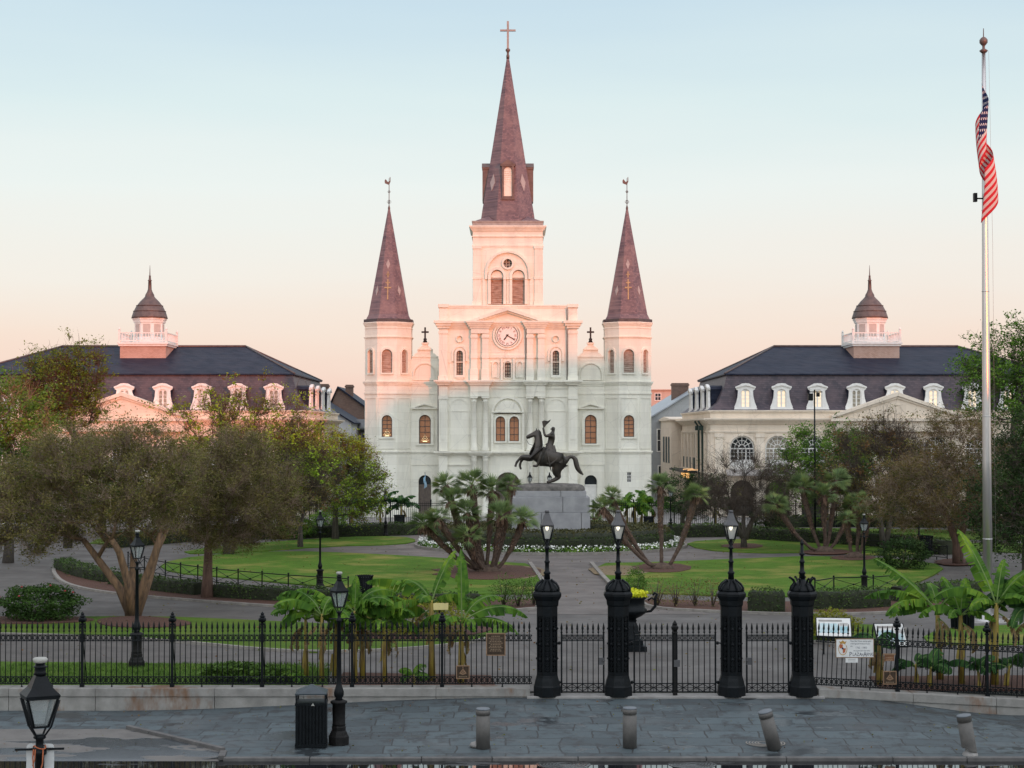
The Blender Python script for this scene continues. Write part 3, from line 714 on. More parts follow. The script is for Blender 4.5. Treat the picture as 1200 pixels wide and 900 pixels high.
        f.xf(Mx); dm = f.build('spire_dormer', M['copper'], C)
        f = MB(); f.plate(arch(0, zb + .2, zt - .08, .66), [], yq + .06, yq + .11); f.box(-.33, .33, yq + .03, yq + .08, zb + 1.42, zb + 1.52)
        for i in range(5): f.box(-.31, .31, yq + .03, yq + .065, zb + 1.6 + i * .17, zb + 1.66 + i * .17)
        f.xf(Mx); f.build('louvre', M['trim'] if k == 0 else M['copper'], dm)
    m = MB(); m.lathe([(.13, Z(62)), (.14, Z(58)), (.09, Z(56)), (.10, Z(54)), (.20, Z(52)), (.20, Z(50.5)), (.08, Z(49))], 10, (0, TD, 0)); 
    m.build('spire_finial', M['copper'], C)
    m = MB(); m.box(-.09, .09, TD - .09, TD + .09, Z(50), Z(17.0)); m.box(-.66, .66, TD - .08, TD + .08, Z(29.0), Z(26.9)); m.build('spire_cross', M['greymetal'], C)
    # nave behind
    m = MB(); m.box(-10.0, 10.0, 6.2, 40, 0, 9.5); m.box(-5.5, 5.5, 6.21, 39.9, 9.5, 14.0); m.build('nave_wall', M['wall'], C)
    m = MB(); m.plate([(-5.7, 14.0), (5.7, 14.0), (0, 16.6)], [], 6.25, 40.2); m.build('nave_roof', M['slate'], C)
    return C
cathedral()

# ------------------------------------------------------------------ the two mansard buildings that flank it
def mansard_building(name, label, x, side, lit):
    """side: +1 building to the right of the cathedral (inner wall on its left), -1 its mirror image"""
    B = thing(name, label, 'building', (x, 142, 0))
    HW, DEP, ZE = 15.4, 23.5, 8.75
    bays = [-12.75, -9.8, -6.85, -3.35, 0, 3.35, 6.85, 9.8, 12.75]
    w = MB()
    holes = [arch(b, 3.9, 6.75, 2.1) for b in bays] + [arch(b, .06, 3.05, 2.0) for b in bays]
    w.plate(rect(-HW, HW, 0, ZE), holes, 0, .5)
    sb = [2.2, 5.3, 8.0, 12.5, 15.2, 18.0, 21.2]
    for s in (-1, 1):
        w.plate(rect(.5, DEP, 0, ZE), [arch(q, 3.4, 6.9, 1.1) for q in sb], -side * s * HW if False else s * HW, s * HW - s * .5, 'x')
    w.box(-HW + .5, HW - .5, DEP - .5, DEP, 0, ZE); w.box(-HW + .5, HW - .5, .5, DEP - .5, 3.3, 3.5)
    w.build('wall', M['stone'], B)
    t = MB()
    for z0, z1, e, n in ((7.72, 8.2, .62, 4), (6.95, 7.15, .12, 2), (3.45, 3.68, .22, 2), (8.66, 8.86, .16, 2)):
        for i in range(n):
            ee = e * (i + 1) / n; h = (z1 - z0) / n
            t.box(-HW - ee, HW + ee, -ee, DEP + ee, z0 + h * i + .001, z0 + h * (i + 1))
    for b in [-14.7] + [(bays[i] + bays[i + 1]) / 2 for i in range(8)] + [14.7]:
        t.box(b - .33, b + .33, -.16, .2, 3.7, 6.94); t.box(b - .40, b + .40, -.22, .2, 6.62, 6.93); t.box(b - .40, b + .40, -.22, .2, 3.69, 4.0); t.box(b - .42, b + .42, -.24, .2, 0, 3.44)
    for s in (-1, 1):
        for q in (.5, 3.7, 6.6, 10.2, 13.8, 16.6, 19.6, 22.8): t.box(s * HW - .16, s * HW + .16, q - .3, q + .3, 3.7, 6.94)
    for b in bays:
        t.plate(arch(b, 4.0, 7.0 - .06, 2.5), [arch(b, 3.99, 6.75, 2.12)], -.06, .1)
        t.plate([(b - .12, 6.7), (b + .12, 6.7), (b + .17, 6.94), (b - .17, 6.94)], [], -.1, .1)
    t.build('trim', M['stone_trim'], B)
    # pediment over the middle three bays
    p = MB(); pw, pz, ph = 5.15, 8.2, 10.05
    p.plate([(-pw, pz), (pw, pz), (0, ph)], [], -.75, .4); p.build('pediment', M['stone'], B)
    p = MB()
    for a in (-1, 1):
        pl = [(a * (pw + .3), pz + .0), (a * (pw + .3), pz + .22), (0, ph + .30), (0, ph - .02)]
        p.plate(pl if a < 0 else pl[::-1], [], -1.02, .4)
        pl = [(a * (pw - .1), pz + .03), (a * (pw - .1), pz + .10), (0, ph - .05), (0, ph - .22)]
        p.plate(pl if a < 0 else pl[::-1], [], -.88, -.7)
    p.box(-pw - .35, pw + .35, -1.04, .2, 7.95, 8.19); p.box(-pw, pw, -.72, .2, 7.1, 7.94)
    p.plate(circ(0, 8.95, .42, 16), [circ(0, 8.95, .32, 16)], -.8, -.7)
    p.build('pediment_trim', M['stone_trim'], B)
    # upper windows with fan heads, white panel below
    for b in bays:
        m = MB(); out = arch(b, 3.95, 6.73, 2.06); zs = 6.73 - 1.03
        m.plate(out, [arch(b, zs + .02, 6.62, 1.84), rect(b - .92, b - .38, 4.75, zs - .08), rect(b - .28, b + .28, 4.75, zs - .08), rect(b + .38, b + .92, 4.75, zs - .08)], .2, .3)
        for k in range(1, 6):
            a = PI * k / 6; m.bar((b + .2 * math.cos(a), .25, zs + .05 + .2 * math.sin(a)), (b + .92 * math.cos(a), .25, zs + .05 + .88 * math.sin(a)), .05)
        for rr in (.28, .6): m.tube([(b + rr * math.cos(PI * i / 10), .25, zs + .05 + rr * math.sin(PI * i / 10)) for i in range(11)], .026, 4)
        for q in (-.65, 0, .65): m.bar((b + q, .25, 4.75), (b + q, .25, zs - .08), .04)
        for q in (5.05, 5.35): m.bar((b - .95, .25, q), (b + .95, .25, q), .035)
        f = m.build('window', M['white'], B)
        g = MB(); g.plate(arch(b, 4.7, 6.66, 1.9), [], .275, .295); g.build('pane', M['darkglass'] if not (lit and b == bays[1]) else M['palewindow'], f)  # second bay's pane is paler, its reflections put into the colour
    # arcade: dark doors set back behind the arches
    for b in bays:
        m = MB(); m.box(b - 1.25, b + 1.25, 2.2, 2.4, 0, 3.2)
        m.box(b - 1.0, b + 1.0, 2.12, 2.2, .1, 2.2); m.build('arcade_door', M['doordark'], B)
    for s in (-1, 1):
        for q in sb:
            window(B, q, 3.4, 6.9, 1.1, s * (HW - .2), M['darkglass'], M['stone_trim'], .08, (1, 3), True, 'x', .12, 'window', -s)
    # green shutters, rain pipes and lit wall lanterns on the inner side
    for q in (12.5, 15.2, 18.0, 21.2):
        m = MB(); m.box(-side * (HW + .05) - .05, -side * (HW + .05) + .05, q - .6, q + .6, 3.75, 4.75); m.build('shutter', M['shutter'], B)
    for q in (3.9, 6.7): m = MB(); m.tube([(-side * (HW + .6), q, 8.0), (-side * (HW + .25), q, 7.5), (-side * (HW + .22), q, .2)], .09, 6); m.box(-side * (HW + .35) - .2, -side * (HW + .35) + .2, q - .2, q + .2, 7.2, 7.6); m.build('rain_pipe', M['shutter'], B)
    if side > 0:
        for q in (9.5, 13.5, ):
            m = MB(); m.lathe([(.06, -.3), (.16, -.15), (.2, .1), (.1, .3), (.03, .4)], 8, (-side * (HW + .9), q, 3.25)); m.bar((-side * HW, q, 3.7), (-side * (HW + .9), q, 3.68), .05); m.build('wall_lantern', M['amberlamp'], B)
        m = MB(); m.box(-HW - 1.4, -HW - .23, 8, 22, 3.46, 3.62); m.build('balcony', M['darkmetal'], B)
    # grey canopy
    m = MB(); m.add([(-HW + 1.2, -.2, 3.95), (-5.2, -.2, 3.95), (-5.2, -1.7, 3.5), (-HW + 1.2, -1.7, 3.5), (-HW + 1.2, -.2, 3.9), (-5.2, -.2, 3.9), (-5.2, -1.7, 3.45), (-HW + 1.2, -1.7, 3.45)], [(0, 1, 2, 3), (7, 6, 5, 4), (0, 3, 7, 4), (3, 2, 6, 7), (2, 1, 5, 6)])
    m.build('canopy', M['greymetal'], B)
    # mansard, hipped upper roof
    BX, BY0, BY1, ZB = HW - 1.6, 1.6, DEP - 1.6, 11.95
    r = MB()
    lv = [(HW + .05, -.05, 8.87), (HW - .75, .75, 9.55), (HW - 1.25, 1.25, 10.6), (BX, BY0, ZB)]
    vs = []
    for hx, y0, z in lv: vs += [(-hx, y0, z), (hx, y0, z), (hx, DEP - y0, z), (-hx, DEP - y0, z)]
    fs = [(4 * k + i, 4 * k + (i + 1) % 4, 4 * k + 4 + (i + 1) % 4, 4 * k + 4 + i) for k in range(3) for i in range(4)]
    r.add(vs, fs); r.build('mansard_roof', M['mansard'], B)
    r = MB(); e = .22
    RX, RY, ZR = 8.3, DEP / 2, 14.75
    r.add([(-BX - e, BY0 - e, ZB), (BX + e, BY0 - e, ZB), (BX + e, BY1 + e, ZB), (-BX - e, BY1 + e, ZB), (-RX, RY, ZR), (RX, RY, ZR),
           (-BX - e, BY0 - e, ZB - .1), (BX + e, BY0 - e, ZB - .1), (BX + e, BY1 + e, ZB - .1), (-BX - e, BY1 + e, ZB - .1)],
          [(0, 1, 5, 4), (1, 2, 5), (2, 3, 4, 5), (3, 0, 4), (6, 7, 1, 0), (7, 8, 2, 1), (8, 9, 3, 2), (9, 6, 0, 3), (9, 8, 7, 6)])
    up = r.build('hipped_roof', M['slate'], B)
    m = MB(); m.tube([(-RX, RY, ZR + .04), (RX, RY, ZR + .04)], .12, 6)
    for a in (-1, 1):
        for yy in (BY0 - e, BY1 + e): m.tube([(a * RX, RY, ZR + .03), (a * (BX + e), yy, ZB + .03)], .09, 6)
    m.build('ridge_tiles', M['copper'], up)
    # dormers
    dz0, dz1 = 8.92, 11.05
    dx = [-12.45, -9.45, -6.45, -3.2, 0, 3.2, 6.45, 9.45, 12.45]
    def dormer(u, kind, Mx, pane):
        h0 = 9.75 if kind == 'short' else dz0
        m = MB()
        base = .92 if kind != 'short' else .8
        prof = [(base, h0), (base, h0 + .25), (base - .15, h0 + .6), (.66, (h0 + dz1) / 2), (.62, dz1 - .55), (.80, dz1 - .42), (.80, dz1 - .24), (.55, dz1 - .18), (.3, dz1 - .03), (0, dz1)]
        outl = [(-a, z) for a, z in prof[::-1]][0:0] + [(a, z) for a, z in prof] + [(-a, z) for a, z in prof[-2::-1]]
        zt = dz1 - .42
        m.plate(outl, [arch(0, h0 + .16, zt, .80)], .10, .28)
        m.plate([(.84, dz1 - .34), (.84, dz1 - .22), (.58, dz1 - .12), (.3, dz1 + .04), (0, dz1 + .07), (-.3, dz1 + .04), (-.58, dz1 - .12), (-.84, dz1 - .22), (-.84, dz1 - .34), (-.5, dz1 - .24), (0, dz1 - .12), (.5, dz1 - .24)], [], -.02, .2)
        m.box(-base - .04, base + .04, .02, .25, h0 - .06, h0 + .1)
        m.xf(Mx); d = m.build('dormer', M['white'], B)
        m = MB(); m.box(-.64, .64, .28, 1.75, h0 + .1, dz1 - .38); m.plate([(-.72, dz1 - .38), (.72, dz1 - .38), (.45, dz1 - .16), (0, dz1 - .04), (-.45, dz1 - .16)], [], .28, 1.85)
        m.xf(Mx); m.build('dormer_side', M['slate'], d)
        m = MB(); m.plate(arch(0, h0 + .16, zt, .80), [arch(-.185, h0 + .24, zt - .14, .25, 6), arch(.185, h0 + .24, zt - .14, .25, 6)], .2, .26)
        for q in (.25, .5, .72):
            zz = h0 + .2 + (zt - h0 - .3) * q; m.bar((-.36, .23, zz), (.36, .23, zz), .035)
        m.xf(Mx); m.build('window', M['white'], d)
        m = MB(); m.plate(arch(0, h0 + .18, zt - .03, .76), [], .25, .275); m.xf(Mx); m.build('pane', pane, d)
    for i, u in enumerate(dx):
        pane = (M['warmpane'] if i not in (3,) else M['palewindow']) if lit else (M['palewindow'] if i % 3 else M['palepane'])
        dormer(0, 'short' if i == 4 else 'tall', Matrix.Translation((u, 0, 0)), pane)
    for q in (3.2, 7.6, 12.2, 17.2):
        Mx = Matrix.Translation((-side * HW, q, 0)) @ Matrix.Rotation(-side * PI / 2, 4, 'Z')
        dormer(0, 'tall', Mx, M['palewindow'])
    # cupola
    cy = 10.2; H = 2.0
    m = MB(); m.box(-H, H, cy - 3.0, cy + 1.6, 12.6, 14.95); cu = m.build('cupola_base', M['brick'], B)
    m = MB(); m.box(-H - .12, H + .12, cy - 3.12, cy + 1.75, 14.95, 15.12); m.box(-H - .22, H + .22, cy - 3.22, cy + 1.85, 15.12, 15.27); m.build('cupola_deck', M['white'], cu)
    m = MB()
    q0, q1 = cy - 3.05, cy + 1.7
    cor = [(-H - .05, q0), (H + .05, q0), (H + .05, q1), (-H - .05, q1)]
    for i in range(4):
        a, b = Vector((*cor[i], 0)), Vector((*cor[(i + 1) % 4], 0))
        m.box(a.x - .09, a.x + .09, a.y - .09, a.y + .09, 15.27, 16.35); m.lathe([(.08, 16.35), (.11, 16.43), (.03, 16.6)], 6, (a.x, a.y, 0))
        for zz in (15.42, 16.12): m.bar((a.x, a.y, zz), (b.x, b.y, zz), .09, .07)
        n = 16
        for k in range(1, n):
            p = a.lerp(b, k / n); m.bar((p.x, p.y, 15.4), (p.x, p.y, 16.1), .055, .055)
    bal = m.build('balustrade', M['white'], B)
    m = MB(); ph = PI / 8; rO = 1.42; cyl = cy - .3
    m.lathe([(rO, 15.2), (rO, 15.75), (rO - .1, 15.8), (rO - .1, 17.1), (rO, 17.15), (rO + .05, 17.35), (rO + .12, 17.4), (rO + .12, 17.6)], 8, (0, cyl, 0), 0, False, ph); ln = m.build('cupola_lantern', M['white'], B)
    for k in range(8):
        f = MB(); f.box(-.32, .32, -(rO - .1) * math.cos(PI / 8) - .03, -(rO - .1) * math.cos(PI / 8) + .05, 15.9, 17.0)
        f.xf(Matrix.Translation((0, cyl, 0)) @ Matrix.Rotation(k * PI / 4, 4, 'Z')); f.build('lantern_panel', M['cupola_panel'], ln)
    m = MB(); m.lathe([(1.62, 17.55), (1.58, 17.7), (1.45, 18.1), (1.2, 18.6), (.85, 19.05), (.55, 19.35), (.42, 19.5), (.40, 19.65), (.26, 19.9), (.17, 20.15), (.14, 20.9), (.2, 20.95), (.12, 21.0), (.08, 21.3), (.11, 21.35), (.05, 21.4), (.015, 22.3)], 16, (0, cyl, 0))
    for zz, rr in ((18.15, 1.45), (18.65, 1.19)): m.lathe([(rr - .05, zz), (rr + .02, zz), (rr + .02, zz + .05), (rr - .05, zz + .05)], 16, (0, cyl, 0))
    dm_ = m.build('cupola_dome', M['copper'], B)
    for o in (cu, bal, ln, dm_): o.location.z -= .38
    return B
M['shutter'] = simple('green_shutter', (0.025, 0.055, 0.045), (0.015, 0.035, 0.03), 5, 0.5)
M['amberlamp'] = m_lit('amber_lamp', (1.0, 0.5, 0.15), 1.3)
M['palepane'] = simple('curtained_window', (0.55, 0.50, 0.43), (0.40, 0.36, 0.31), 4, 0.3, 0, 0, 'World')
M['cupola_panel'] = simple('cupola_shutter', (0.50, 0.44, 0.40), (0.42, 0.37, 0.34), 4, 0.7)
mansard_building('mansard_building', 'cream arcaded building with lit dormers and shaded mansard roof right of the cathedral', 31.9, 1, True)
mansard_building('mansard_building', 'sunlit pink mansard building with cupola half hidden by trees left of the cathedral', -32.3, -1, False)

# ------------------------------------------------------------------ houses along the side streets
def house(name, label, x0, x1, y0, y1, ze, zr, ridge, wallm, roofm, wins=(), chim=(), gable='y', extra=None):
    """gable roof; ridge: position of the ridge across; gable 'y' = ridge runs along y"""
    B = thing(name, label, 'house', ((x0 + x1) / 2, y0, 0)); cx = (x0 + x1) / 2
    w = MB()
    if gable == 'y': w.plate([(x0 - cx, 0), (x1 - cx, 0), (x1 - cx, ze), (ridge - cx, zr), (x0 - cx, ze)], [], 0, y1 - y0)
    else: w.box(x0 - cx, x1 - cx, 0, y1 - y0, 0, ze)
    w.build('wall', wallm, B)
    r = MB()
    if gable == 'y':
        for a, b in (((x0 - cx - .3, ze - .15), (ridge - cx, zr + .05)), ((ridge - cx, zr + .05), (x1 - cx + .3, ze - .15))):
            r.plate([a, b, (b[0], b[1] + .16), (a[0], a[1] + .16)], [], -.3, y1 - y0 + .3)
    else:
        m2 = (y1 - y0) / 2
        r.plate([(-.3, ze - .1), (y1 - y0 + .3, ze - .1), (y1 - y0 + .3, ze + .05), (m2, zr), (-.3, ze + .05)], [], x0 - cx - .2, x1 - cx + .2, 'x')
    rf = r.build('roof', roofm, B)
    for px, py, z0, z1, ww in chim:
        m = MB(); m.box(px - cx - ww, px - cx + ww, py - y0 - .5, py - y0 + .5, z0, z1); m.box(px - cx - ww - .08, px - cx + ww + .08, py - y0 - .58, py - y0 + .58, z1 - .3, z1 - .12); m.build('chimney', M['oldbrick'], rf)
    for wx, z0, z1, ww, face in wins:
        f = MB()
        if face == 'f':
            f.plate(rect(wx - cx - ww, wx - cx + ww, z0, z1), [rect(wx - cx - ww + .09, wx - cx + ww - .09, z0 + .09, z1 - .09)], -.07, .05); f.box(wx - cx - .03, wx - cx + .03, -.06, .02, z0, z1); f.box(wx - cx - ww, wx - cx + ww, -.058, .02, (z0 + z1) / 2 - .03, (z0 + z1) / 2 + .03)
            wi = f.build('window', M['white'], B); g = MB(); g.box(wx - cx - ww + .08, wx - cx + ww - .08, -.02, -.005, z0 + .08, z1 - .08)
        else:
            xs = (x0 - cx) if face == 'l' else (x1 - cx); q = -1 if face == 'l' else 1
            f.box(min(xs, xs + q * .08), max(xs, xs + q * .08), wx - y0 - ww, wx - y0 + ww, z0, z1); wi = f.build('window', M['shutter'], B)
            g = MB(); g.box(min(xs + q * .08, xs + q * .1), max(xs + q * .08, xs + q * .1), wx - y0 - ww + .1, wx - y0 + ww - .1, z0 + .1, z1 - .1)
        g.build('pane', M['darkglass'], wi)
    return B
M['paint_white'] = m_plaster('whitewashed_wall', (0.62, 0.64, 0.66), (0.33, 0.33, 0.33), .8)
M['paint_grey'] = m_plaster('grey_painted_wall', (0.33, 0.35, 0.36), (0.2, 0.2, 0.2), .7)
M['paint_dark'] = m_plaster('dark_painted_wall', (0.14, 0.145, 0.15), (0.08, 0.08, 0.08), .6)
M['tin'] = simple('pale_tin_roof', (0.36, 0.40, 0.44), (0.26, 0.29, 0.32), 1.2, 0.4, 0.2, 0, 'World')
M['pinkwall'] = m_plaster('pink_wall', (0.52, 0.40, 0.34), (0.3, 0.24, 0.2), .5)
# left gap
house('townhouse', 'white gabled townhouse behind the sunlit building with a dark sloping roof', -21.0, -16.0, 170, 182, 8.0, 11.0, -22.5 + 1.6, M['paint_white'], M['slate'], [(-17.2, 5.2, 7.0, .5, 'f')], [(-19.0, 172, 9.0, 11.9, .5)])
house('townhouse', 'dark slate roofed house with brick chimneys, between the sunlit building and the cathedral', -20.5, -14.6, 188, 200, 8.6, 11.9, -19.2, M['oldbrick'], M['slate'], [(-15.6, 5.5, 7.5, .45, 'f')], [(-18.0, 189, 10.5, 12.3, .4)])
hb = house('townhouse', 'narrow townhouse with covered gallery next to the left spire tower', -16.0, -12.2, 178, 190, 7.6, 9.6, -12.9, M['paint_dark'], M['slate'], [(-15.3, 5.0, 7.0, .4, 'f'), (-14.2, 5.0, 7.0, .4, 'f')], [])
g = MB(); g.box(-2.1, 1.5, -1.6, 0, 4.7, 4.85); g.add([(-2.2, -1.7, 7.5), (1.6, -1.7, 7.5), (1.6, 0, 8.4), (-2.2, 0, 8.4), (-2.2, -1.7, 7.35), (1.6, -1.7, 7.35), (1.6, 0, 8.25), (-2.2, 0, 8.25)], [(0, 1, 2, 3), (4, 7, 6, 5), (0, 4, 5, 1)])
for q in (-2.0, -.8, .4, 1.4): g.bar((q, -1.6, .1), (q, -1.6, 7.4), .1)
for q in (5.2, 5.6): g.bar((-2.0, -1.6, q), (1.4, -1.6, q), .06)
g.build('gallery', M['paint_dark'], hb)
house('townhouse', 'grey steep roofed building in the gap beside the left spire tower', -15.5, -9, 205, 216, 9.6, 12.0, -9.2, M['paint_grey'], M['mansard'], [(-14.8, 6.5, 8.5, .5, 'f')], [], 'x')
# right gap
h2 = house('townhouse', 'grey townhouse with pale tin roof in the alley right of the cathedral', 14.6, 22.2, 178, 205, 8.6, 11.6, 19.5, M['paint_grey'], M['tin'],
      [(15.5, 5.0, 7.4, .42, 'f'), (17.0, 5.0, 7.4, .42, 'f'), (18.4, 5.0, 7.4, .42, 'f'), (15.6, 1.2, 3.6, .42, 'f'), (17.1, 1.2, 3.6, .42, 'f')], [(18.3, 186, 10.3, 12.4, .9)])
house('apartment_block', 'pale pink flat roofed block far behind the alley roofs', 17.6, 29, 262, 275, 13.6, 13.8, 22, M['pinkwall'], M['pinkwall'], [(20.0, 11.9, 13.1, .5, 'f'), (22.4, 11.9, 13.1, .5, 'f')], [], 'x')
house('rear_wing', 'low cream rear wing with parapet in the alley right of the cathedral', 15.5, 24, 166.2, 178, 8.3, 8.6, 20, M['stone'], M['stone_trim'], [(168.5, 4, 6.6, .5, 'l'), (171.2, 4, 6.6, .5, 'l'), (174, 4, 6.6, .5, 'l')], [], 'x')
# unseen building added behind the viewer, its skyline shaped to shade the square
M['rb'] = m_plaster('shade_caster_brick', (0.30, 0.24, 0.20), (0.2, 0.16, 0.14), .6)
RB = thing('shade_caster', 'unseen stepped brick building added behind the viewer to shade the square', 'building', (80, -62, 0))
def shade_skyline(name, pts, y0, y1): m = MB(); m.plate([(pts[0][0] - 80, -1)] + [] + [(pts[-1][0] - 80, -1)] + [(x - 80, z) for x, z in pts[::-1]], [], y0, y1); return m.build(name, M['rb'], RB)
shade_skyline('shade_block', [(-45, 14.5), (60, 14.5), (73, 15.6), (78, 19.0), (80.5, 21.8), (84, 22.2), (86, 21.2), (88.5, 21.4), (90, 24.2), (94, 24.4), (96, 23.2), (102, 23.4), (106, 24.4), (111, 26.6), (160, 26.8), (161, 15), (240, 14)], 0, 14)
# ------------------------------------------------------------------ ground, street, sidewalk, paths, lawns
def m_asphalt():
    t = NT('street_asphalt'); co = t.coord('World'); n = t.noise(co, 60, 3); n2 = t.noise(co, 0.9, 4)
    col = t.ramp(n, [(0.3, (0.022, 0.023, 0.025)), (0.75, (0.055, 0.055, 0.056))])
    wet = t.ramp(t.noise(t.coord('World', (0.28, 1.0, 1)), 1.1, 4, 0.6), [(0.36, (0, 0, 0)), (0.39, (1, 1, 1))])
    col = t.mix(wet, col, (0.012, 0.013, 0.015)); 
    t.bump(t.math('MULTIPLY', n, t.math('SUBTRACT', 1.0, wet)), 0.5, 0.01)
    return t.set(Base_Color=col, Roughness=t.ramp(wet, [(0, (0.8,) * 3), (1, (0.03,) * 3)]))
def m_flags():
    """slate flagstones in uneven courses, some of them damp"""
    t = NT('slate_flagstones'); co = t.coord('World')
    g = t.new('ShaderNodeNewGeometry'); wv = t.new('ShaderNodeVectorMath', operation='ADD')
    nz = t.new('ShaderNodeTexNoise'); nz.inputs['Scale'].default_value = 0.8; t.l.new(co, nz.inputs['Vector'])
    sc = t.new('ShaderNodeVectorMath', operation='SCALE'); t.l.new(nz.outputs['Color'], sc.inputs[0]); sc.inputs['Scale'].default_value = 0.30
    t.l.new(co, wv.inputs[0]); t.l.new(sc.outputs[0], wv.inputs[1])
    br = t.new('ShaderNodeTexBrick'); t.l.new(wv.outputs[0], br.inputs['Vector'])
    br.offset = 0.43; br.offset_frequency = 2; br.squash = 0.62; br.squash_frequency = 3
    for k, v in (('Scale', 1), ('Brick Width', 1.35), ('Row Height', 0.74), ('Mortar Size', 0.020), ('Bias', -0.1)): br.inputs[k].default_value = v
    br.inputs['Color1'].default_value = (0.0655, 0.0941, 0.105, 1); br.inputs['Color2'].default_value = (0.0252, 0.0386, 0.0454, 1); br.inputs['Mortar'].default_value = (0.010, 0.011, 0.012, 1)
    n = t.noise(co, 1.3, 6, 0.65); n2 = t.noise(co, 26, 4)
    col = t.mix(t.math('MULTIPLY', n2, 0.35), br.outputs['Color'], (0.088, 0.096, 0.098))
    dirt = t.ramp(t.noise(co, 2.1, 5, .7), [(0.50, (0, 0, 0)), (0.62, (0.9,) * 3)])
    col = t.mix(dirt, col, (0.030, 0.034, 0.037))
    pale = t.ramp(t.noise(co, 0.55, 5, .6), [(0.55, (0, 0, 0)), (0.72, (0.45,) * 3)])
    col = t.mix(pale, col, (0.115, 0.124, 0.126))
    wet = t.ramp(t.noise(t.coord('World', (0.7, 1.2, 1)), 0.75, 5, 0.65), [(0.585, (0, 0, 0)), (0.60, (1, 1, 1))])
    rough = t.ramp(wet, [(0, (0.66,) * 3), (1, (0.30,) * 3)])
    h = t.math('ADD', t.math('MULTIPLY', n2, 0.15), t.math('MULTIPLY', br.outputs['Fac'], -1.0))
    t.bump(h, 0.6, 0.02)
    return t.set(Base_Color=t.mix(wet, col, (0.030, 0.036, 0.040)), Roughness=rough)
def m_path(name, a, b, crack=True):
    t = NT(name); co = t.coord('World'); n = t.noise(co, 34, 4); n2 = t.noise(co, 0.5, 5, .6)
    col = t.mix(t.math('MULTIPLY', n, .6), a, b)
    col = t.mix(t.ramp(n2, [(0.4, (0, 0, 0)), (0.65, (0.6,) * 3)]), col, tuple(c * 0.62 for c in a))
    vo = t.new('ShaderNodeTexVoronoi', feature='DISTANCE_TO_EDGE'); vo.inputs['Scale'].default_value = 0.22; t.l.new(co, vo.inputs['Vector'])
    ck = t.ramp(vo.outputs['Distance'], [(0.0, (0.6,) * 3), (0.006, (0, 0, 0))])
    col = t.mix(ck, col, tuple(c * .4 for c in a)); t.bump(n, .3, .01)
    return t.set(Base_Color=col, Roughness=t.ramp(n2, [(0.3, (0.55,) * 3), (0.7, (0.85,) * 3)]))
def m_grass(name, a, b, dry, amt=0.5):
    t = NT(name); co = t.coord('World'); n = t.noise(t.coord('World', (1, .35, 1)), 38, 3, .7); n2 = t.noise(co, 0.32, 5, .6); n3 = t.noise(co, 3.0, 4)
    n4 = t.noise(co, 0.9, 4, .65)
    col = t.mix(t.ramp(n, [(0.3, (0, 0, 0)), (0.7, (1, 1, 1))]), a, tuple(c * .62 for c in b)); col = t.mix(t.math('MULTIPLY', n3, .6), col, tuple(c * .5 for c in a)); col = t.mix(t.ramp(n4, [(0.4, (0, 0, 0)), (0.75, (.55,) * 3)]), col, tuple(c * k for c, k in zip(a, (1.25, 1.12, 1.1))))
    col = t.mix(t.ramp(n2, [(0.5, (0, 0, 0)), (0.72, (amt,) * 3)]), col, dry)
    t.bump(n, 1.0, .05)
    return t.set(Base_Color=col, Roughness=0.9, Specular_IOR_Level=.1)
M['asphalt'] = m_asphalt(); M['flags'] = m_flags()
M['path'] = m_path('park_asphalt', (0.0798, 0.0722, 0.0655), (0.1176, 0.1067, 0.0983))
M['path_warm'] = m_path('park_path_pale', (0.1092, 0.0941, 0.084), (0.1512, 0.1319, 0.1193))
M['plaza'] = m_path('plaza_flagstone', (0.20, 0.195, 0.19), (0.26, 0.25, 0.24))
M['grass'] = m_grass('lawn', (0.106, 0.218, 0.026), (0.0798, 0.1554, 0.0218), (0.30, 0.25, 0.075), .8)
M['grass_dark'] = m_grass('verge', (0.105, 0.1932, 0.0269), (0.063, 0.1302, 0.0202), (0.19, 0.20, 0.05), .4)
M['mulch'] = simple('pine_mulch', (0.120, 0.050, 0.030), (0.045, 0.019, 0.012), 22, 0.95, 0, 1.0, 'World')
M['dirt'] = simple('bare_earth', (0.23, 0.165, 0.095), (0.13, 0.10, 0.05), 9, 0.95, 0, .6, 'World')

g = MB(); g.add([(-1500, -800, -.62), (1500, -800, -.62), (1500, 46.3, -.62), (-1500, 46.3, -.62), (1500, 46.32, -.03), (-1500, 46.32, -.03), (1500, 4500, -.03), (-1500, 4500, -.03)], [(0, 1, 2, 3), (3, 2, 4, 5), (5, 4, 6, 7)])
structure(g.build('ground', simple('earth', (0.10, 0.10, 0.085), (0.07, 0.075, 0.06), .3, .95, 0, 0, 'World')))
g = MB(); g.add([(-90, 20, -.53), (90, 20, -.53), (90, 39.36, -.53), (-90, 39.36, -.53)], [(0, 1, 2, 3)]); structure(g.build('street', M['asphalt']))
def zfence(x):
    if x < .2: f = min(1, (0.2 - x) / 11); return -.06 - .37 * (f * f * (3 - 2 * f))
    if x > 8.6: f = min(1, (x - 8.6) / 5); return -.06 - .50 * (f * f * (3 - 2 * f))
    return -.06
def zside(x, y):
    f = (46.25 - y) / 6.75; dr = max(0, min(1, (-6.62 - x) / .5)) * max(0, min(1, (40.5 - y) / 1.0)) * .075
    return zfence(x) * (1 - f) - .45 * f - dr
g = MB(); nx, ny = 360, 34; xs = np.linspace(-45, 45, nx + 1); ys = np.linspace(39.5, 46.25, ny + 1)
g.add([(x, y, zside(x, y)) for y in ys for x in xs], [(j * (nx + 1) + i, j * (nx + 1) + i + 1, (j + 1) * (nx + 1) + i + 1, (j + 1) * (nx + 1) + i) for j in range(ny) for i in range(nx)], 0, True)
structure(g.build('sidewalk', M['flags']))
g = MB(); x = -9.0
rng = random.Random(3)
x = -6.62
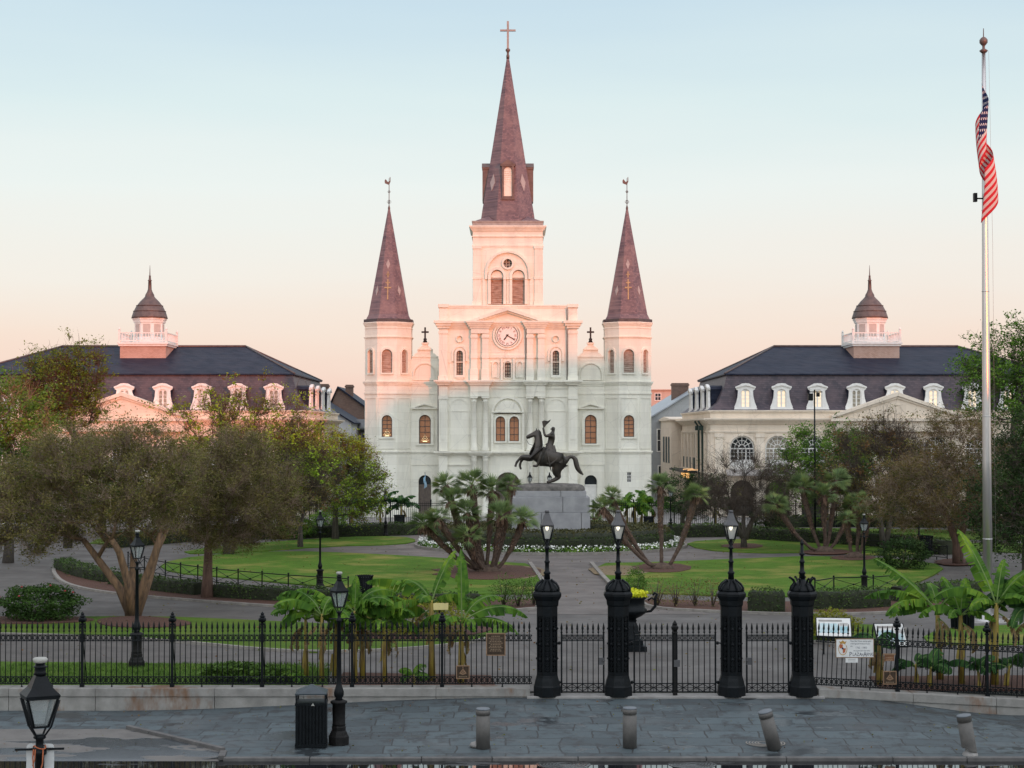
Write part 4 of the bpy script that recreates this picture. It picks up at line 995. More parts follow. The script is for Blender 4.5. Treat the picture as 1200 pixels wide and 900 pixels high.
while x < 45:
    L = rng.uniform(1.6, 3.2); g.box(x, x + L - .012, 39.34 + rng.uniform(-.01, .01), 39.51, -.7, -.445 + rng.uniform(-.006, .006)); x += L
structure(g.build('kerb', M['kerb_dark'], bevel=.02))
# driveway apron with its slanting kerb
def m_apron():
    t = NT('apron_concrete'); co = t.coord('World'); n = t.noise(co, 40, 4); col = t.mix(n, (0.115, 0.108, 0.100), (0.16, 0.15, 0.138))
    wet = t.ramp(t.noise(t.coord('World', (.32, 1.0, 1)), .95, 4, .5), [(0.50, (0, 0, 0)), (0.515, (1, 1, 1))])
    dirt = t.ramp(t.noise(co, 1.4, 5, .7), [(0.45, (0, 0, 0)), (0.7, (.6,) * 3)]); col = t.mix(dirt, col, (0.07, 0.066, 0.062)); t.bump(n, .3, .01)
    return t.set(Base_Color=t.mix(wet, col, (0.045, 0.052, 0.058)), Roughness=t.ramp(wet, [(0, (.8,) * 3), (1, (.22,) * 3)]))
M['apron'] = m_apron()
def sgnd(px, py):
    p = gnd(px, py, -.45)
    for _ in range(4): p = gnd(px, py, zside(p.x, max(39.5, min(p.y, 46.2))))
    return p
a0, a1 = sgnd(150, 854.5), sgnd(262, 881)
pts = [(-45, a0.y), (-30, a0.y), (a0.x - 4, a0.y + .02), (a0.x - 2, a0.y + .01)] + [(a0.x + (a1.x - a0.x) * k / 6, a0.y + (a1.y - a0.y) * k / 6) for k in range(7)]
g = MB(); vs = []; fs = []
for k, (xx, yy) in enumerate(pts):
    for j in range(7):
        if j < 5: y2 = yy + (min(yy, 39.6) - yy) * j / 4 - (.02 * j if yy < 39.8 else 0); zz = zside(xx, max(y2, 39.5)) + .007
        else: y2, zz = (39.42, -.523) if j == 5 else (39.30, -.56)
        vs.append((xx, y2, zz))
for k in range(len(pts) - 1):
    for j in range(6): fs.append((7 * k + j, 7 * k + j + 1, 7 * k + 8 + j, 7 * k + 7 + j))
g.add(vs, fs, 0, True); structure(g.build('driveway_apron', M['apron']))
g = MB()
for k in range(4):
    p, q = a0.lerp(a1, k / 4), a0.lerp(a1, (k + .985) / 4)
    g.bar((p.x, p.y, p.z + .015), (q.x, q.y, q.z + .015), .17, .13)
g.bar((a1.x, a1.y, a1.z - .02), (a1.x + .06, 39.42, -.47), .16, .12)
structure(g.build('apron_kerb', M['kerb_dark'], bevel=.015))
for px, py, r, lab in ((660, 893.5, .62, 'round iron manhole cover in the wet gutter nearer the middle gates'), (810, 893, .55, 'round iron manhole cover in the gutter below the leaning bollard')):
    p = gnd(px, py, -.525); c = MB(); c.lathe([(r, -.02), (r, .004), (r - .05, .006), (r - .06, .0), (0, 0)], 28, (0, 0, 0), 0, False)
    for k in range(6): c.lathe([(r * (.2 + .12 * k), .001), (r * (.2 + .12 * k) + .03, .005), (r * (.2 + .12 * k) + .05, .001)], 24, (0, 0, 0), 0, False, cap=False)
    tag(c.build('manhole_cover', simple('wet_iron', (0.09, 0.09, 0.09), (0.03, 0.03, 0.03), 3, 0.15, .6, .2), loc=(p.x, min(p.y, 39.0), -.526)), lab, 'manhole cover', 'manhole covers in the gutter')
p = sgnd(877, 818.5)
c = MB(); c.lathe([(.22, 0), (.22, .008), (.0, .008)], 20, sq=(1, .7)); tag(c.build('valve_lid', M['iron'], loc=(p.x, p.y, p.z)), 'small dark round lid set in the slate paving below the gate', 'utility lid')
p = sgnd(897, 871)
c = MB()
for k in range(5): c.lathe([(.16 + .07 * k, 0), (.16 + .07 * k, .012), (.19 + .07 * k, .012), (.19 + .07 * k, 0)], 24, cap=False, smooth=False)
tag(c.build('ring_drain', M['kerb'], loc=(p.x, p.y, p.z)), 'ringed round drain cover around the foot of the leaning bollard', 'drain cover')
p = sgnd(559, 876); c = MB(); c.lathe([(.10, 0), (.16, .05), (.12, .12), (.03, .15)], 9, sq=(1.2, .9)); tag(c.build('stone', M['concrete'], loc=(p.x, p.y, p.z)), 'loose pale stone beside the foot of a grey bollard', 'stone')

def chaikin(pts, n=2, closed=True):
    for _ in range(n):
        q = []
        m = len(pts)
        for i in range(m if closed else m - 1):
            a, b = pts[i], pts[(i + 1) % m]; q += [a.lerp(b, .25), a.lerp(b, .75)]
        if not closed: q = [pts[0]] + q + [pts[-1]]
        pts = q
    return pts
def sheet(name, pts, z, mat, th=.05, smooth=2):
    if smooth: pts = chaikin(pts, smooth)
    m = MB(); m.plate([(p.x, p.y) for p in pts], [], z - th, z, 'z'); return structure(m.build(name, mat))
def line(name, pts, w, z, mat, smooth=2, h=.1, closed=False):
    if smooth: pts = chaikin(pts, smooth, closed)
    m = MB(); L, Rr = [], []
    for i, p in enumerate(pts):
        d = (pts[min(i + 1, len(pts) - 1)] - pts[max(i - 1, 0)]); d.z = 0; d.normalize(); nn = Vector((-d.y, d.x, 0)) * w / 2
        L.append(p + nn); Rr.append(p - nn)
    vs = []
    for a, b in zip(L, Rr): vs += [(a.x, a.y, z - h), (a.x, a.y, z), (b.x, b.y, z), (b.x, b.y, z - h)]
    fs = [(4 * i + k, 4 * i + k + 1, 4 * i + k + 5, 4 * i + k + 4) for i in range(len(pts) - 1) for k in range(3)]
    m.add(vs, fs); return structure(m.build(name, mat))
G = lambda l: [gnd(a, b) for a, b in l]
g = MB(); g.add([(-60, 46.4, 0), (60, 46.4, 0), (60, 128, 0), (-60, 128, 0)], [(0, 1, 2, 3)]); structure(g.build('park_paths', M['path']))
g = MB(); g.add([(-90, 128.01, .0), (90, 128.01, .0), (90, 215, .0), (-90, 215, .0)], [(0, 1, 2, 3)]); structure(g.build('plaza_pavement', M['plaza']))
SX, SY = 2.39, 106.0                          # monument centre
# pale ring walk round the monument and the straight walk to it
def circle(r, a0=0, a1=360, n=64): return [Vector((SX + r * math.cos(rad(a0 + (a1 - a0) * i / n)), SY + r * math.sin(rad(a0 + (a1 - a0) * i / n)), 0)) for i in range(n)]
sheet('ring_walk', circle(13.6), .006, M['path_warm'], .004, 0)
sheet('gate_walk', [Vector((-.8, 66, 0)), Vector((7.6, 66, 0)), Vector((4.7, 80, 0)), Vector((4.3, 95, 0)), Vector((1.0, 95, 0)), Vector((1.3, 80, 0))], .010, M['path_warm'], .004, 0)
# lawns
sheet('lawn', G([(184, 662), (230, 652), (330, 646), (440, 650), (520, 655), (600, 660.5), (621, 661.5), (636, 682), (640, 697), (560, 697), (480, 700), (410, 690), (350, 686), (270, 678), (200, 672)]), .06, M['grass'], .07, 1)
sheet('lawn', G([(693, 661), (760, 660), (860, 656), (960, 652), (1060, 656), (1110, 664), (1090, 678), (1050, 692), (960, 700), (860, 700), (790, 697), (727, 695), (716, 687)]), .06, M['grass'], .07, 1)
sheet('lawn', G([(290, 648), (380, 641), (470, 639), (492, 634), (470, 629), (400, 630), (330, 635), (260, 640), (200, 650)]), .06, M['grass'], .07, 1)
sheet('lawn', G([(800, 636), (860, 632), (960, 634), (1060, 640), (1110, 650), (1040, 652), (960, 648), (880, 649), (820, 645)]), .06, M['grass'], .07, 1)
sheet('lawn', G([(770, 620), (900, 619), (1160, 622), (1240, 634), (1100, 632), (960, 626), (800, 626)]), .06, M['grass_dark'], .07, 1)
sheet('lawn', G([(330, 622), (490, 620), (500, 624), (430, 626), (330, 628), (200, 634), (100, 640), (120, 630)]), .06, M['grass_dark'], .07, 1)
sheet('lawn', G([(1060, 640), (1150, 636), (1260, 640), (1300, 650), (1160, 648)]), .06, M['grass_dark'], .07, 1)
# mulch beds with their kerbs along the outer walk
bedL = [(62, 672), (75, 686), (130, 697), (240, 706), (340, 713), (420, 717), (500, 719), (585, 718), (630, 714)]
bedL2 = [(640, 702), (600, 704), (500, 704), (420, 698), (340, 694), (270, 688), (190, 680), (130, 670), (95, 661), (70, 662)]
sheet('mulch_bed', G(bedL + bedL2), .05, M['mulch'], .06, 1); line('bed_kerb', G([(95, 660)] + [(64, 664)] + bedL), .18, .10, M['kerb'])
bedR = [(762, 714), (840, 718), (920, 721), (1010, 721), (1090, 716), (1200, 700), (1260, 690)]
sheet('mulch_bed', G(bedR + [(1260, 682), (1150, 690), (1060, 700), (960, 706), (860, 706), (790, 704), (750, 703)]), .05, M['mulch'], .06, 1); line('bed_kerb', G([(748, 704)] + bedR), .18, .10, M['kerb'])
line('walk_kerb', G([(621, 661), (628, 671), (637, 684), (641, 700), (630, 714)]), .2, .13, M['kerb'], 1); line('walk_kerb', G([(693, 661), (703, 673), (717, 688), (730, 702), (752, 706)]), .2, .13, M['kerb'], 1)
for c, w, h in (((572, 672), 62, 9), ((776, 667), 34, 5.5), ((870, 641), 24, 3), ((968, 648), 30, 3), ((1000, 655), 26, 3), ((1122, 660), 26, 4)):
    sheet('mulch_bed', [gnd(c[0] + w * math.cos(2 * PI * i / 20) * (1 + .12 * math.sin(3 * i)), c[1] + h * math.sin(2 * PI * i / 20)) for i in range(20)], .085, M['mulch'], .03, 0)
for c, w, h in (((600, 672), 40, 8), ((725, 670), 35, 6)): sheet('worn_ground', [gnd(c[0] + w * math.cos(2 * PI * i / 16) * (1 + .15 * math.sin(2.3 * i)), c[1] + h * math.sin(2 * PI * i / 16)) for i in range(16)], .072, M['dirt'], .03, 1)
# verge island with the crape myrtle, lawn strip behind the left fence, beds
isl = [(-80, 733), (0, 727), (80, 724), (180, 723), (300, 728), (400, 733), (500, 730), (590, 729), (604, 736), (585, 746), (545, 756), (450, 764), (340, 766), (200, 752), (100, 747), (0, 744), (-80, 744)]
sheet('verge', G(isl), .05, M['grass_dark'], .06, 1); line('verge_kerb', G(isl[9:]), .14, .09, M['kerb'])
sheet('mulch_bed', G([(110, 727), (160, 723), (215, 728), (230, 734), (180, 738), (120, 736)]), .075, M['mulch'], .03, 2)
sheet('mulch_bed', G([(-30, 727), (20, 723), (90, 724), (120, 729), (60, 733), (-20, 733)]), .075, M['mulch'], .03, 2)
sheet('mulch_bed', G([(390, 748), (420, 738), (520, 734), (585, 736), (560, 746), (480, 752)]), .075, M['mulch'], .03, 2)
sheet('lawn_strip', [Vector(v) for v in ((-30, 46.45, 0), (-5.0, 46.45, 0), (-5.4, 50.5, 0), (-6.5, 51.4, 0), (-30, 53.2, 0))], .05, M['grass_dark'], .06, 0)
sheet('planting_bed', [Vector(v) for v in ((-4.9, 46.45, 0), (-.4, 46.45, 0), (-.6, 49.2, 0), (-4.9, 49.8, 0))], .045, M['mulch'], .05, 0)
sheet('planting_bed', [Vector(v) for v in ((10.0, 46.45, 0), (24, 46.45, 0), (24, 49.6, 0), (10.2, 49.0, 0))], .045, M['mulch'], .05, 0)
isr = [(948, 742), (962, 734), (1010, 732), (1060, 738), (1050, 748), (1000, 757), (955, 753)]
sheet('verge', G(isr), .05, M['grass_dark'], .06, 1); line('verge_kerb', G(isr[3:]), .14, .09, M['kerb'])
sheet('lawn', G([(1080, 745), (1130, 734), (1260, 734), (1300, 752), (1180, 757), (1090, 756)]), .05, M['grass'], .06, 1)
# pale slab under the gates
g = MB(); g.box(.4, 8.35, 45.72, 46.6, -.2, -.035); structure(g.build('gate_threshold', M['concrete'], bevel=.015))

# ------------------------------------------------------------------ plinth walls under the fence
def m_plinth():
    t = NT('plinth_stone'); co = t.coord('World'); n = t.noise(co, 2.2, 6, .6); n2 = t.noise(co, 30, 3)
    col = t.ramp(n, [(0.3, (0.175, 0.168, 0.155)), (0.7, (0.30, 0.29, 0.268))])
    rust = t.ramp(t.noise(t.coord('World', (1.0, 1, .35)), 0.9, 5, .7), [(0.52, (0, 0, 0)), (0.64, (.9,) * 3)])
    col = t.mix(rust, col, (0.16, 0.085, 0.045)); t.bump(n2, .3, .02)
    return t.set(Base_Color=col, Roughness=.9)
M['plinth'] = m_plinth()
wl_ = MB(); rng = random.Random(8); x = .48
while x > -40:
    L = rng.uniform(2.2, 3.6); wl_.box(max(x - L, -40) + .01, x, 45.86, 46.45, -.8, -.06); wl_.box(max(x - L, -40) + .007, x + .003, 45.83, 46.46, -.058, .165); x -= L
tag(wl_.build('plinth_wall', M['plinth'], bevel=.015), 'low weathered stone plinth wall under the left run of iron fence', 'wall', 'plinth walls under the iron fence')
wr = MB(); x = 8.2
RS = -.30 / 6.0
zr = lambda x: .15 + RS * (x - 8.2)
while x < 40:
    L = rng.uniform(2.2, 3.6); a, b = x, x + L - .008
    for (y0, y1, d0, d1) in ((45.86, 46.45, -1.2, -.23), (45.83, 46.46, -.228, .0)):
        wr.add([(a, y0, zr(a) + d0), (b, y0, zr(b) + d0), (b, y1, zr(b) + d0), (a, y1, zr(a) + d0), (a, y0, zr(a) + d1), (b, y0, zr(b) + d1), (b, y1, zr(b) + d1), (a, y1, zr(a) + d1)], [(0, 1, 5, 4), (1, 2, 6, 5), (2, 3, 7, 6), (3, 0, 4, 7), (4, 5, 6, 7), (3, 2, 1, 0)])
    x += L
tag(wr.build('plinth_wall', M['plinth'], bevel=.015), 'low stone plinth wall under the right run of iron fence past the gates', 'wall', 'plinth walls under the iron fence')

# ------------------------------------------------------------------ iron fence, gates, gate piers
def picket(m, x, z0, z1, r=.0125, y=0.0):
    m.tube([(x, y, z0), (x, y, z1 - .26)], r, 6)
    m.lathe([(r, z1 - .27), (.030, z1 - .25), (.030, z1 - .235), (.014, z1 - .215), (.032, z1 - .15), (.020, z1 - .07), (.002, z1)], 6, (x, y, 0), 0, False, cap=False)
def band_x(m, x0, x1, z0, z1, n, star=False):
    w = (x1 - x0) / n
    for k in range(n):
        a = x0 + k * w; c = a + w / 2; zc = (z0 + z1) / 2
        m.bar((a, 0, z0), (a + w, 0, z1), .017, .012); m.bar((a, .004, z1), (a + w, .004, z0), .017, .012)
        if star: m.bar((c, .002, z0), (c, .002, z1), .012, .010); m.bar((a, -.003, zc), (a + w, -.003, zc), .012, .010)
        else: m.tube([(c + .042 * math.cos(PI * i / 4), -.004, zc + .042 * math.sin(PI * i / 4)) for i in range(9)], .009, 4, cap=False)
PL, NP = 2.42, 17
def panel_mesh(L, n):
    m = MB(); w = L / n
    for k in range(n): picket(m, (k + .5) * w, .05, 1.62)
    for z in (.07, .235, 1.135, 1.275): m.box(.0, L, -.016, .016, z - .012, z + .012)
    band_x(m, 0, L, .085, .222, n); band_x(m, 0, L, 1.148, 1.262, n)
    for q in (L * .33, L * .67): m.lathe([(.055, -.06), (.035, -.02), (.02, 0.0), (.02, .06)], 8, (q, 0, 0))
    return m
def post_mesh():
    m = MB()
    m.box(-.032, .032, -.032, .032, -.04, 1.52); m.box(-.055, .055, -.055, .055, -.06, .06); m.box(-.045, .045, -.045, .045, 1.10, 1.31)
    m.lathe([(.035, 1.52), (.065, 1.535), (.065, 1.56), (.03, 1.58), (.09, 1.63), (.105, 1.68), (.06, 1.72), (.085, 1.745), (.04, 1.78), (.05, 1.81), (.004, 1.86)], 8, smooth=False)
    for k in range(4):
        a = k * PI / 2 + PI / 4; m.lathe([(.01, 1.60), (.035, 1.63), (.035, 1.68), (.01, 1.71)], 6, (.085 * math.cos(a), .085 * math.sin(a), 0))
    m.bar((0, .03, 1.2), (0, .55, .02), .022)
    return m
FSZ = 1.075
fl = thing('iron_fence', 'black spear topped iron fence running left from the gates on a stone plinth', 'fence', (.54, 46.1, .185), 0, 'iron fence round the square')
pm = None; pom = None; x = 0.0; fl.scale = (1, 1, FSZ)
for k in range(11):
    if pm is None:
        pm = panel_mesh(PL, NP).build('fence_panel', M['iron'], fl, loc=(-PL, 0, 0)); pom = post_mesh().build('fence_post', M['iron'], fl, loc=(-PL, 0, 0))
    else:
        c = pm.copy(); COL.objects.link(c); c.location = (-PL * (k + 1), 0, 0)
        c = pom.copy(); COL.objects.link(c); c.location = (-PL * (k + 1), 0, 0)
fr = thing('iron_fence', 'black spear topped iron fence running right from the gates, signs hung on it', 'fence', (8.12, 46.1, .165), 0, 'iron fence round the square')
x = 0.0; fr.scale = (1, 1, FSZ)
for k in range(7):
    L = PL if k else 2.24
    c = pm.copy(); COL.objects.link(c); c.parent = fr; c.location = (x, 0, RS * x); c.rotation_euler = (0, math.atan(-RS), 0); c.scale = (L / PL, 1, 1)
    x += L
    c = pom.copy(); COL.objects.link(c); c.parent = fr; c.location = (x, 0, RS * x)
def gate(label, x0, x1, hinge_left, lock, meet=False):
    t = thing('iron_gate', label, 'gate', (x0, 46.0, -.01), 0, 'iron gates between the piers')
    t.scale = (1, 1, 1.05); L = x1 - x0; n = max(6, round(L / .143)); w = L / n
    m = MB()
    for k in range(1, n): picket(m, k * w, .05, 1.82)
    for z in (.06, .27, 1.36, 1.50): m.box(.02, L - .02, -.016, .016, z - .012, z + .012)
    band_x(m, 0, L, .072, .258, n // 2, True); band_x(m, 0, L, 1.372, 1.488, n)
    m.build('gate_grille', M['iron'], t)
    m = MB()
    for q in (.0, L): m.box(q - .022, q + .022, -.022, .022, .03, 1.54); m.lathe([(.02, 1.54), (.032, 1.57), (.015, 1.6), (.034, 1.67), (.02, 1.75), (.002, 1.82)], 6, (q, 0, 0))
    m.build('gate_frame', M['iron'], t)
    hx = 0 if hinge_left else L; d = -1 if hinge_left else 1
    for z in (.3, 1.3): m = MB(); m.bar((hx, 0, z), (hx + d * .13, 0, z), .035); m.lathe([(.03, z - .04), (.03, z + .04)], 8, (hx + d * .06, 0, 0)); m.build('hinge', M['iron'], t)
    if lock: m = MB(); lx = L if hinge_left else 0; m.box(lx - .07 + d * .06, lx + .07 + d * .06, -.05, .05, .75, .93); m.lathe([(.03, 0), (.03, .04)], 8, (lx, -.07, .84)); m.build('lock_box', M['lanternroof'], t)
    return t
gate('single leaf side gate of black iron bars left of the double gate', 1.33, 2.46, True, True)
gate('left leaf of the wide black iron double gate below the clock', 3.28, 4.32, True, False)
gate('right leaf of the wide black iron double gate below the statue', 4.42, 5.46, False, False)
gate('single leaf side gate of black iron bars beside the pier without lantern', 6.30, 7.42, False, True)
mp = thing('gate_meeting_post', 'slim finial topped post with lock where the two gate leaves meet', 'gate post', (4.37, 45.97, -.01))
m = MB(); m.box(-.035, .035, -.03, .03, 0, 1.62); m.box(-.06, .06, -.06, .06, -.02, .06); m.lathe([(.04, 1.62), (.07, 1.64), (.03, 1.68), (.09, 1.74), (.10, 1.80), (.05, 1.85), (.07, 1.88), (.004, 1.98)], 8, smooth=False); m.build('post', M['ironwarm'], mp)
m = MB(); m.box(-.03, .13, -.07, .05, .74, .92); m.build('lock_box', M['lanternroof'], mp)

def lantern(parent, z0, sc, roofm, glassm, lit=False, phase=PI / 4 + .35, capm=None):
    """four sided tapered street lantern, z0: foot of the glass"""
    b, t_, hg = .072 * sc * 1.414, .150 * sc * 1.414, .36 * sc; rh = .36 * sc if lit else .27 * sc
    m = MB()
    for k in range(4):
        a = phase + k * PI / 2; c, s = math.cos(a), math.sin(a)
        m.bar((b * c, b * s, z0), (t_ * c, t_ * s, z0 + hg), .024 * sc, .024 * sc)
        m.tube([(.05 * sc * c, .05 * sc * s, z0 - .15 * sc), (.06 * sc * c, .06 * sc * s, z0 - .11 * sc), (.62 * t_ * c, .62 * t_ * s, z0 - .0), (1.06 * t_ * c, 1.06 * t_ * s, z0 + hg - .03)], .011 * sc, 5)
        a2 = a + PI / 2; c2, s2 = math.cos(a2), math.sin(a2)
        m.bar((b * c, b * s, z0), (b * c2, b * s2, z0), .024 * sc, .02 * sc); m.bar((t_ * c, t_ * s, z0 + hg), (t_ * c2, t_ * s2, z0 + hg), .03 * sc, .03 * sc)
    m.build('lantern_frame', M['iron'], parent)
    m = MB(); m.lathe([(b * .95, z0 + .01), (t_ * .95, z0 + hg - .01)], 4, phase=phase, smooth=False, cap=False); m.build('lantern_glass', glassm, parent)
    m = MB(); m.lathe([(t_ * 1.1, z0 + hg), (t_ * 1.13, z0 + hg + .03 * sc), (t_ * .72, z0 + hg + rh * .42), (t_ * .38, z0 + hg + rh * .92), (t_ * .28, z0 + hg + rh)], 4, phase=phase, smooth=False)
    if lit: m.lathe([(.07 * sc, z0 + hg + rh), (.06 * sc, z0 + hg + rh + .05), (.02 * sc, z0 + hg + rh + .06)], 8)
    m.build('lantern_roof', roofm, parent)
    if not lit:
        m = MB(); z = z0 + hg + rh
        m.lathe([(.07 * sc, z), (.055 * sc, z + .03 * sc), (.055 * sc, z + .08 * sc), (.07 * sc, z + .09 * sc), (.07 * sc, z + .10 * sc), (.05 * sc, z + .11 * sc), (.05 * sc, z + .14 * sc)], 10); m.build('lantern_chimney', M['iron'], parent)
        m = MB(); m.lathe([(.05 * sc, z + .14 * sc), (.07 * sc, z + .15 * sc), (.075 * sc, z + .19 * sc), (.06 * sc, z + .205 * sc)], 10); m.build('chimney_cap', capm or M['whitecap'], parent)
    else:
        m = MB(); m.lathe([(.02, z0 + .24 * sc), (.045, z0 + .30 * sc), (.04, z0 + .36 * sc), (.01, z0 + .38 * sc)], 8); m.build('gas_mantle', M['mantle'], parent)
def pier(label, x, lamp):
    P = thing('gate_pier', label, 'gate pier', (x, 46.0, -.055), 0, 'cast iron gate piers')
    ph = PI / 8; o8 = 1 / math.cos(PI / 8)
    m = MB(); m.lathe([(.36 * o8, 0), (.36 * o8, .26), (.34 * o8, .30), (.315 * o8, .42), (.29 * o8, .50), (.28 * o8, .56)], 8, phase=ph, smooth=False); m.build('pier_base', M['iron'], P, bevel=.01)
    m = MB(); m.lathe([(.21 * o8, .5), (.21 * o8, 2.5)], 8, phase=ph, smooth=False)
    for k in range(8):
        f = MB(); a = .276; hw = a * math.tan(PI / 8)
        f.plate(rect(-hw, hw, .52, 2.42), [rect(-hw + .035, hw - .035, .66, 2.14)], -a, -a + .05)
        f.box(-.012, .012, -a + .005, -a + .05, .66, 2.14)
        for i in range(11):
            zz = .73 + i * .134
            f.plate(circ(0, zz, .052, 10), [circ(0, zz, .030, 10)], -a + .001, -a + .035)
            for q in (-1, 1): f.bar((q * (hw - .035), -a + .02, zz + .067), (q * .03, -a + .02, zz + .03), .018, .015)
        for zz in (1.0, 1.4, 1.8): f.lathe([(.0, -.05), (.045, 0), (.0, .05)], 6, (0, -a + .005, zz), smooth=False)
        f.xf(Matrix.Rotation(k * PI / 4, 4, 'Z')); m.add(f.v, f.f, 0)
    m.build('pier_shaft', M['iron'], P)
    m = MB(); m.lathe([(.28 * o8, 2.40), (.30 * o8, 2.44), (.31 * o8, 2.56), (.34 * o8, 2.60), (.38 * o8, 2.68), (.38 * o8, 2.74), (.35 * o8, 2.79), (.34 * o8, 2.80)], 8, phase=ph, smooth=False); m.build('pier_cap', M['iron'], P, bevel=.008)
    m = MB(); m.lathe([(.32, 2.79), (.31, 2.85), (.27, 2.93), (.18, 3.02), (.11, 3.08), (.085, 3.12)], 16)
    for k in range(8):
        a = k * PI / 4 + ph; c, s = math.cos(a), math.sin(a)
        if lamp: m.tube([(.33 * c, .33 * s, 2.80), (.335 * c, .335 * s, 2.90), (.27 * c, .27 * s, 3.0), (.17 * c, .17 * s, 3.07), (.12 * c, .12 * s, 3.11)], .028, 6); m.lathe([(.0, -.04), (.045, 0), (.0, .04)], 6, (.33 * c, .33 * s, 2.84))
        else: m.tube([(.33 * c, .33 * s, 2.80), (.30 * c, .30 * s, 2.92), (.22 * c, .22 * s, 3.02), (.27 * c, .27 * s, 3.12), (.33 * c, .33 * s, 3.14)], .028, 6); m.lathe([(0, -.04), (.05, 0), (0, .04)], 6, (.33 * c, .33 * s, 3.15))
    m.build('scroll_crown', M['iron'], P)
    m = MB(); zt = 4.22 if lamp else 4.05
    m.lathe([(.085, 3.1), (.075, 3.25), (.095, 3.27), (.095, 3.31), (.06, 3.34), (.055, 3.55), (.075, 3.57), (.075, 3.60), (.05, 3.63), (.042, zt - .3), (.075, zt - .28), (.075, zt - .24), (.045, zt - .22), (.04, zt)], 10)
    if not lamp: m.lathe([(.05, 4.05), (.05, 4.1), (.025, 4.12), (.02, 4.18), (.002, 4.2)], 8)
    m.build('lamp_stem', M['iron'], P)
    if lamp: lantern(P, 4.19, 1.0, M['lanternroof'], M['lampglass_lit'], True, PI / 4 + .1)
    return P
pier('black octagonal gate pier with lit lantern, first from the left at the side gate', .943, True)
pier('black octagonal gate pier with lit lantern beside the iron flower urn', 2.852, True)
pier('black octagonal gate pier with lit lantern right of the double gate', 5.888, True)
pier('black octagonal gate pier with a bare lamp stem and no lantern', 7.797, False)

# ------------------------------------------------------------------ lamp posts
def lamp_post(label, loc, rot=0.0, group='tall black lantern posts'):
    L = thing('lamp_post', label, 'lamp post', loc, rot, group)
    m = MB(); m.lathe([(.25, 0), (.25, .20), (.22, .24), (.20, .30), (.17, .34), (.175, .42), (.155, .46)], 8, phase=PI / 8, smooth=False)
    m.lathe([(.165, .46), (.15, .50), (.155, .95), (.20, .99), (.20, 1.03), (.13, 1.06)], 12)
    m.build('lamp_base', M['ironwarm'], L)
    m = MB(); m.lathe([(.10, 1.05), (.08, 1.10), (.115, 1.16), (.12, 1.24), (.09, 1.34), (.065, 1.42), (.06, 1.5), (.045, 2.9), (.07, 2.92), (.07, 2.96), (.04, 2.98), (.04, 3.1), (.065, 3.12), (.05, 3.16)], 12)
    m.bar((-.24, 0, 2.98), (.24, 0, 2.98), .025); m.build('lamp_shaft', M['iron'], L)
    lantern(L, 3.26, 1.0, M['iron'], M['lampglass'])
    return L
def g0(px, py, z=0): p = gnd(px, py, z); return (p.x, p.y, z)
p = sgnd(397, 872); LP = lamp_post('tall black lantern post on the slate pavement next to the slatted bin', (p.x, p.y, p.z - .01), .2)
dup(LP, g0(160, 783), .3, 'tall black lantern post with bluish cap beside the multi stemmed crape myrtle')
def lp2(px, py, lab, sc, rot=.2): return dup(LP, g0(px, py), rot, lab, sc)
lp2(375, 691, 'black lantern post on the lawn edge above the round slatted bin', .86)
lp2(1013, 699, 'black lantern post by the low rail on the right lawn', .86)
lp2(452, 629, 'distant black lantern post against the white left tower', .78)
lp2(786, 626, 'distant black lantern post behind the right palm cluster with a straight upright trunk', .80)
lp2(1077, 650, 'distant black lantern post beside a dark bin under the right trees', .86)
lp2(621, 607, 'small far lantern whose light shows below the raised hooves', .92)
lp2(644, 607, 'small far lantern showing under the belly of the bronze horse', .92)
# the cropped lantern in front, on the viewer's side of the street, with street sign and orange rope
g = MB(); g.box(-40, 40, 2, 24, -.8, .15); structure(g.build('near_pavement', M['plaza']))
FP = dup(LP, (at(47, 800, 21).x, 21, .15), .12, 'large black lantern cut off by the bottom edge, orange rope round its shaft')
FX = FP.location.x; FP.scale = (1.22, 1.22, 1)
m = MB(); pl = []
for cx, cz, a0 in ((.12, 3.42 - .08, 0), (-.12, 3.34, 90), (-.12, 2.7, 180), (.12, 2.7, 270)): pl += [(cx + .05 * math.cos(rad(a0 + 22.5 * i)), cz + .05 * math.sin(rad(a0 + 22.5 * i))) for i in range(5)]
m.plate(pl, [], .03, .035); sg = m.build('street_sign', simple('sign_back', (0.62, 0.63, 0.62), (0.5, 0.51, 0.5), 5, .5), loc=(FX, 21, -.20), bevel=.002)
tag(sg, 'pale rounded street sign seen from the back, strapped to the cropped front lantern', 'street sign')
m = MB(); m.tube([(.075 * math.cos(t) + .012 * math.sin(3 * t), -.075 * 1.0 * math.sin(t), 3.52 - .02 * math.sin(2 * t)) for t in np.linspace(0, 2 * PI, 20)], .008, 5)
m.tube([(-.055, -.07, 3.5), (-.06, -.085, 3.4), (-.045, -.09, 3.26), (-.01, -.09, 3.19), (.03, -.09, 3.22), (.06, -.085, 3.33), (.065, -.08, 3.5)], .008, 5)
m.tube([(-.03, -.08, 3.5), (-.035, -.09, 3.38), (-.06, -.08, 3.3)], .008, 5)
tag(m.build('rope', simple('orange_rope', (0.42, 0.12, 0.045), (0.3, 0.08, 0.03), 30, .8), loc=(FX, 21, -.36)), 'orange rope looped round the shaft of the cropped front lantern', 'rope')
